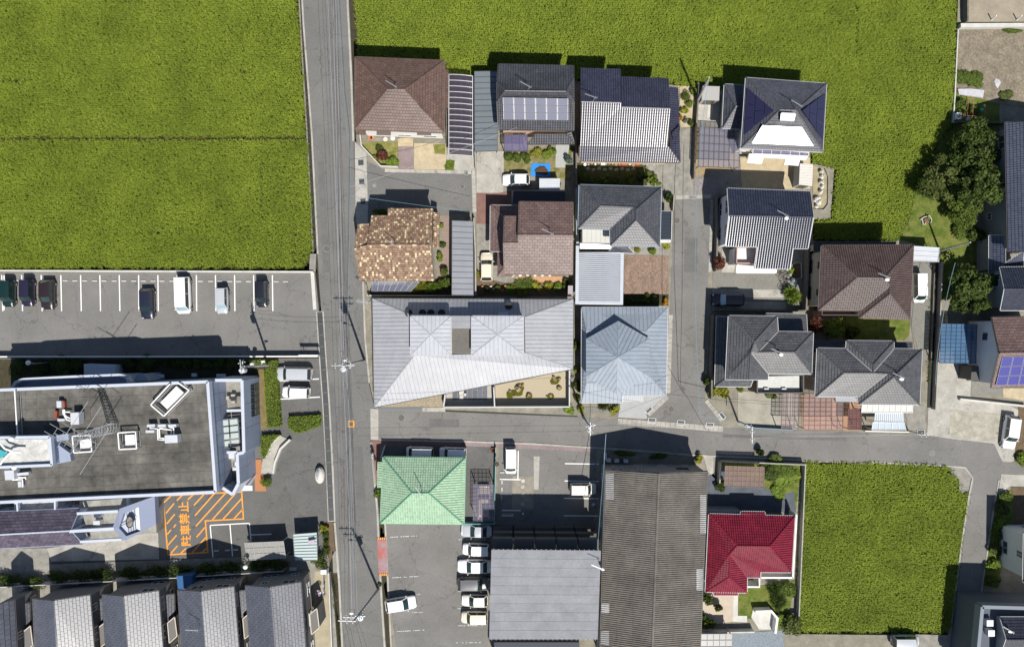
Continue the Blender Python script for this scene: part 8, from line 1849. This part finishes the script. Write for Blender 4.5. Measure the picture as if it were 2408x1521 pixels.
W_(K, [(60, 940), (460, 962)], 0.12, 0.7, mat('gate_blue', (0.14, 0.22, 0.30), 0.5), 'low blue sliding gate at the concrete drive', 'gate', 'gate')
W_(K, [(1042, 968), (1410, 975)], 0.12, 1.0, wall_white, 'white fence under the pale blue canopy', 'fence', 'fence')
W_(S, [(425, 212), (1010, 236)], 0.14, 1.2, block_wall, 'block wall along the side road behind crimson-roofed house')
W_(S, [(1008, 240), (985, 800), (962, 1310)], 0.14, 1.1, block_wall, 'block wall between crimson-roofed house and lower rice field')
W_(S, [(420, 218), (412, 360)], 0.16, 1.3, block_wall, 'short gate wall by the warehouse alley')
W_(S, [(300, 1400), (655, 1392)], 0.16, 1.1, concrete_light, 'white wall at the south edge of shell paving')
W_(S, [(660, 1250), (770, 1245), (812, 1295), (798, 1400)], 0.3, 1.2, wall_white, 'white curved gate wall of crimson-roofed house', 'gate')
W_(F, [(1890, -40), (1892, 208)], 0.2, 1.2, block_dark, 'tall dark wall at the rice side of bare lot')
W_(F, [(1850, 232), (2480, 228)], 0.5, 0.7, concrete_light, 'pale concrete retaining wall below the bare lot')
W_(F, [(1840, 260), (1812, 830), (1798, 1040)], 0.14, 0.4, concrete_light, 'low white edging between rice and vegetable plot')
W_(F, [(1800, 1040), (2260, 1050)], 0.14, 1.0, block_dark, 'dark block wall south of the vegetable plot')
W_(B, [(2262, 1148), (2360, 1172), (2390, 1250), (2388, 1480), (2350, 1530), (2260, 1525)], 0.18, 0.3, concrete_old, 'weathered kerb round the planted terrace in rice')
W_(O, [(1095, 880), (1120, 1521)], 0.08, 1.0, steel, 'thin mesh fence between townhouse path and road channel', 'fence', 'fence')
W_(D, [(737, 597), (735, 640)], 0.8, 0.15, concrete_old, 'weathered concrete pad at the field corner by the road', 'slab', 'concrete_pad')
W_(Q, [(205, 232), (235, 130)], 0.06, 1.2, white_paint, 'white bar gate beside the parked mini vans', 'gate', 'gate')
# roadside block beside townhouse channel
MB().prism(pts(O, [(1110, 715), (1148, 713), (1160, 895), (1118, 897)]), -0.6, 0.02).build('pavement', concrete_old, kind='structure')
MB().prism(pts(Q, [(170, 230), (190, 480), (232, 850), (210, 880)]), -0.9, -0.2).build('drain_channel', soil_dark, kind='structure')
# blue tarp with soil heap
t = thing('tarp', 'bright blue tarpaulin with a heap of brown soil', 'tarp', C(1780, 107, 0.05))
MB().prism(pts(C, [(1700, 52), (1860, 55), (1858, 165), (1697, 160)]), 0.05, 0.09).build('sheet', mat('tarp_blue', (0.02, 0.22, 0.62), 0.5, 0.4, nscale=2, namt=0.1), t)
p = C(1785, 110); b = MB()
for k in range(7): b.blob((p[0]+rng.uniform(-.5, .5), p[1]+rng.uniform(-.3, .3), 0.1), (0.45, 0.38, 0.16), 10, 5, 0.15)
b.build('soil_heap', mat('heap_soil', (0.085, 0.05, 0.028), 0.95, nscale=6, namt=0.3), t)
# silver cover by the bicycles
p = E(1962, 1055); b = MB(); 
for k in range(5): b.blob((p[0]+rng.uniform(-.25, .25), p[1]+0.3-0.22*k, 0.4), (0.3, 0.3, 0.5), 7, 5, 0.3)
b.build('bicycle_cover', mat('cover_silver', (0.55, 0.57, 0.60), 0.3, 0.5, 0.4), None, 'crumpled silver cover over a bicycle by the flower bed', 'cover')
# kidney-shaped flower bed
P = [(1945, 955), (1965, 905), (2000, 885), (2040, 890), (2045, 1010), (1990, 1030), (1955, 1000)]
t = thing('flower_bed', 'kidney-shaped flower bed with pale edging by the bicycles', 'flower bed', E(2000, 960))
MB().prism(pts(E, P), 0.02, 0.12).build('bed_soil', soil, t); MB().prism(strip(pts(E, P+[P[0]]), 0.09), 0.02, 0.2).build('edging', concrete_light, t)
# pots, boxes and stones along the silvery house
PC = [mat('pot_%d' % k, c, 0.7) for k, c in enumerate(((0.45, 0.12, 0.07), (0.6, 0.6, 0.58), (0.3, 0.3, 0.3), (0.35, 0.18, 0.1), (0.5, 0.48, 0.42)))]
def pot(label, V, x, y, r, m, group):
    p = V(x, y); t = thing('plant_pot', label, 'pot', (p[0], p[1], 0.05), group); MB().cyl((p[0], p[1], 0.05), r*0.75, 0.32, 10, r).build('pot', m, t); MB().cyl((p[0], p[1], 0.34), r*0.85, 0.02, 10).build('pot_soil', soil_dark, t)
for k in range(22): pot('small pot among the clutter along the silvery house wall', B, 345+k*29, 1136+k*0.4+rng.uniform(-6, 12), rng.uniform(0.12, 0.22), PC[rng.randrange(5)], 'pots along the silvery house wall')
for k, x in enumerate((495, 668, 785)):
    p = B(x, 1138); MB().box((p[0], p[1], 0.25), (0.55, 0.45, 0.45)).build('storage_box', PC[(1, 0, 0)[k]], None, ['white storage box against the silvery house', 'red storage box against the silvery house', 'red flat box beside pots at the silvery house'][k], 'box')
for k in range(10): pot('small pot in the flower row beside cream car', C, 1290+k*24, 1095+rng.uniform(-10, 25), rng.uniform(0.12, 0.2), PC[rng.randrange(5)], 'pots beside the cream car')
for k in range(6): pot('white ringed pot under the shingled house eave', C, 1545+k*62, 992+rng.uniform(-3, 3), 0.2, PC[1], 'pots under the shingled eave')
for k, (x, y) in enumerate(((708, 1165), (838, 1178), (900, 1170), (730, 1162))): pot('pot by the porch of brown hip house', A, x, y, 0.3, PC[(0, 4, 1, 3)[k]], 'pots by the brown hip house porch')
stm = mat('white_stone', (0.55, 0.54, 0.51), 0.85, nscale=4, namt=0.2)
for k, (x, y, r) in enumerate(((2335, 1205, .28), (2342, 1240, .22), (2335, 1290, .3), (2345, 1325, .22), (2330, 1368, .25), (2300, 1430, .42), (2318, 1455, .3), (2295, 1490, .22))):
    p = B(x, y, 0.4); t = thing('garden_stone', 'upright pale garden stone on the planted terrace in rice', 'stone', (p[0], p[1], 0.05), 'stones on the terrace'); MB().blob((p[0], p[1], 0.3), (r, r*0.8, 0.55), 8, 6, 0.22).build('stone', stm, t); MB().blob((p[0]+0.1, p[1]-0.1, 0.08), (r*1.1, r, 0.12), 7, 4, 0.2).build('foot_stone', stm, t)
# stepping stones
for k in range(9):
    p = B(370+k*48, 1180+(k % 2)*8); MB().blob((p[0], p[1], 0.05), (0.28, 0.22, 0.07), 9, 4, 0.15).build('stepping_stone', concrete_old, None, 'flat stepping stone in the shaded garden of silvery house', 'stone', 'stepping stones')
# bamboo frame, basin, bucket at the vegetable plot
t = thing('bean_trellis', 'red and grey pole frame at the vegetable plot corner', 'frame', F(1990, 950))
for a, b_ in (((1940, 830, 1.2), (1930, 970, 1.2)), ((1985, 840, 1.2), (1975, 975, 1.2)), ((1880, 968, 1.2), (2085, 985, 1.2)), ((2078, 880, 1.2), (2078, 985, 1.2)), ((1930, 830, 1.2), (1990, 838, 1.2))): MB().tube([F(*a), F(*b_)], 0.03, 5).build('rod', mat('rod_red', (0.40, 0.14, 0.10), 0.6), t)
for q in ((1935, 830), (1930, 970), (2078, 880), (2078, 985), (1985, 840)): p = F(*q, 1.2); MB().bar((p[0], p[1], 0), p, 0.04).build('leg', steel, t)
t = thing('washing_basin', 'white square basin unit beside the pole frame', 'basin', F(1860, 975)); p = F(1860, 975, .8)
MB().box((p[0], p[1], 0.4), (0.62, 0.8, 0.8)).build('cabinet', white_paint, t); MB().box((p[0], p[1], 0.81), (0.42, 0.55, 0.03)).build('bowl', wall_grey, t)
t = thing('bucket', 'grey oval tub beside the white basin unit', 'tub', F(1928, 1008)); p = F(1928, 1008); MB().cyl((p[0], p[1], 0.05), 0.26, 0.35, 14, 0.33).build('tub', PC[1], t)
t = thing('bucket', 'green bucket under the pole frame', 'bucket', F(2025, 935)); p = F(2025, 935); MB().cyl((p[0], p[1], 0.4), 0.18, 0.35, 12, 0.23).build('bucket_body', mat('bucket_green', (0.05, 0.40, 0.25), 0.5), t)
MB().prism(pts(F, [(1840, 755), (1950, 752), (2062, 765), (2050, 828), (1850, 800)]), 0.05, 0.3).build('row_cover', mat('mesh_white', (0.45, 0.45, 0.47), 0.7, nscale=3, namt=0.2), None, 'white mesh row cover on the vegetable plot', 'cover')
p = F(2180, 700); b = MB(); b.blob((p[0], p[1], 0.1), (0.35, 0.6, 0.1), 9, 4, 0.3); b.build('plastic_sheet', mat('mesh_white', (0.4, 0.4, 0.4)), None, 'crumpled white plastic sheet lying on bare soil', 'sheet')
for k, (x, y) in enumerate(((2128, 172), (2342, 172))):
    p = F(x, y); tp = F(x+48, y-38, 1.4); t = thing('post', 'leaning white post on the bare lot, ' + ('next to the dark wall' if k == 0 else 'farther from the dark wall'), 'post', (p[0], p[1], 0.1)); MB().bar((p[0], p[1], 0.1), (tp[0], tp[1], 1.4), 0.11).build('shaft', white_paint, t); MB().box((p[0], p[1], 0.14), (0.3, 0.3, 0.08)).build('foot', concrete, t)
p = W(112, 805); t = thing('fence_scrap', 'white polygonal planter frame with a stump on the grass', 'frame', (p[0], p[1], 0.05))
MB().prism(strip([W(x, y) for x, y in ((72, 795), (100, 780), (135, 770), (150, 795), (150, 815), (108, 815), (105, 832), (90, 832), (85, 800), (72, 795))], 0.1), 0.03, 0.3).build('frame', concrete_light, t); MB().cyl((p[0], p[1], 0.03), 0.3, 0.3, 9).build('stump', wood_m, t)
# laundry parasol and rack at the townhouse end
t = thing('laundry_rack', 'round laundry hanger with colourful ribs by the townhouse path', 'laundry rack', O(990, 1070)); p = O(990, 1070, 1.5)
MB().bar((p[0], p[1], 0), p, 0.05).build('pole', steel, t)
for k in range(12): a = k*math.pi/6; MB().poly([p, (p[0]+0.38*math.cos(a), p[1]+0.38*math.sin(a), 1.4), (p[0]+0.38*math.cos(a+0.4), p[1]+0.38*math.sin(a+0.4), 1.4)]).build('fabric_panel', [white_paint, mat('cloth_red', (0.4, 0.1, 0.1), 0.9), mat('cloth_blue', (0.15, 0.2, 0.4), 0.9)][k % 3], t)
t = thing('washing_line', 'washing pole with white laundry beside the townhouse', 'laundry', O(1035, 1040)); MB().tube([O(1035, 960, 1.6), O(1032, 1110, 1.6)], 0.02, 5).build('pole', steel, t)
for k in range(5): a = O(1034, 985+k*24, 1.6); MB().box((a[0], a[1], 1.25), (0.06, 0.3, 0.65), 0.3).build('cloth', white_paint if k % 2 else MATS['cloth_blue'], t)
for q in ((1035, 960), (1032, 1110)): a = O(*q, 1.6); MB().bar((a[0], a[1], 0), a, 0.04).build('stand', steel, t)
t = thing('washing_line', 'white and lilac laundry hung beside the first townhouse', 'laundry', N(230, 1450)); 
for k in range(6): a = N(215+k*9, 1420+k*16, 2.6); MB().box((a[0], a[1], 2.2), (0.5, 0.05, 0.7), 0.2).build('cloth', [white_paint, mat('cloth_lilac', (0.5, 0.42, 0.55), 0.9)][k % 2], t)
MB().tube([N(200, 1410, 2.6), N(265, 1515, 2.6)], 0.02, 5).build('pole', steel, t)
for q in ((200, 1410), (265, 1515)): a = N(*q, 2.6); MB().bar((a[0], a[1], 0), a, 0.04).build('stand', steel, t)
MB().box((O(1052, 870)[0], O(1052, 870)[1], 0.5), (0.75, 0.6, 1.0)).build('storage_box', deck_white, None, 'white storage cabinet at the townhouse fence end', 'cabinet')
# apartments car park: bollards, white boxes, gate hoop
for k, (x, y) in enumerate(((1390, 703), (1384, 826), (1417, 828), (1449, 828), (1576, 829), (1717, 830), (1748, 830))): p = Q(x, y); MB().cyl((p[0], p[1], 0.03), 0.09, 0.5, 10).build('bollard', white_paint, None, 'short white-capped bollard in the apartment shade', 'bollard', 'bollards by the apartments')
t = thing('bicycle_hoop', 'white steel hoop at the shaded apartment car park', 'hoop', Q(1258, 722)); MB().tube([Q(1214, 710, 0), Q(1212, 725, .7), Q(1304, 726, .7), Q(1306, 710, 0)], 0.04, 6).build('hoop', white_paint, t); MB().box(Q(1258, 716, 0.05), (1.3, 0.3, 0.04)).build('foot_plate', concrete, t)
for k, (x, y) in enumerate(((2083, 228), (2112, 262), (2180, 265), (2257, 267))): p = Q(x, y, 1.0); MB().box((p[0], p[1], 0.5), (0.55 if k else 0.32, 0.4 if k else 0.85, 1.0)).build('equipment_box', deck_white, None, ['tall white cabinet at the warehouse corner', 'white box nearest the tall cabinet by warehouse', 'middle white box along warehouse north wall', 'white box farthest along warehouse north wall'][k], 'box')
for k, (x, y) in enumerate(((1215, 360), (1213, 440), (1213, 500), (1210, 570))):
    p = Q(x, y); MB().box((p[0], p[1], 0.1), (0.55 if k == 0 else 0.14, 0.14 if k == 0 else 0.5, 0.12)).build('wheel_stop', concrete_light, None, 'small concrete wheel stop in bay beside teal fence' if k else 'cream wheel stop bar beneath the white mini van', 'wheel stop', 'wheel stops beside teal fence')
for k in range(7): p = Q(2000-k*2, 205+k*94); MB().box((p[0], p[1], 0.09), (0.14, 0.5, 0.12)).build('wheel_stop', concrete_old, None, 'low wheel stop at head of bay along warehouse side', 'wheel stop', 'wheel stops along the warehouse')

# litter and small things in the shade
p = Q(1982, 626); MB().box((p[0], p[1], 0.15), (0.42, 0.3, 0.22), 0.6).build('parcel', mat('parcel_blue', (0.42, 0.48, 0.62), 0.6), None, 'small pale blue parcel beside the warehouse wheel stops', 'box')
# orange cones and sign by the teal fence
p = Q(1140, 170); t = thing('traffic_barrier', 'orange barrier board beside the teal fence end', 'barrier', (p[0], p[1], 0.03))
for k in range(3): MB().box((p[0], p[1]+0.2-0.2*k, 0.35+0.1*k), (0.5, 0.08, 0.14)).build('board', mat('barrier_orange', (0.75, 0.16, 0.05), 0.6), t)
MB().box((p[0], p[1], 0.05), (0.5, 0.6, 0.06)).build('foot', black_m, t)
t = thing('traffic_mirror', 'tall roadside mirror post at the teal fence corner', 'mirror', Q(1165, 290)); p = Q(1165, 290)
MB().bar((p[0], p[1], 0), (p[0]+0.1, p[1]+0.4, 2.6), 0.07).build('pole', mat('mirror_orange', (0.6, 0.25, 0.1), 0.6), t); MB().blob((p[0], p[1], 0.05), (0.22, 0.22, 0.08), 10, 5).build('foot', concrete, t); MB().cyl((p[0]+0.1, p[1]+0.45, 2.5), 0.3, 0.06, 14).build('mirror_face', black_m, t)
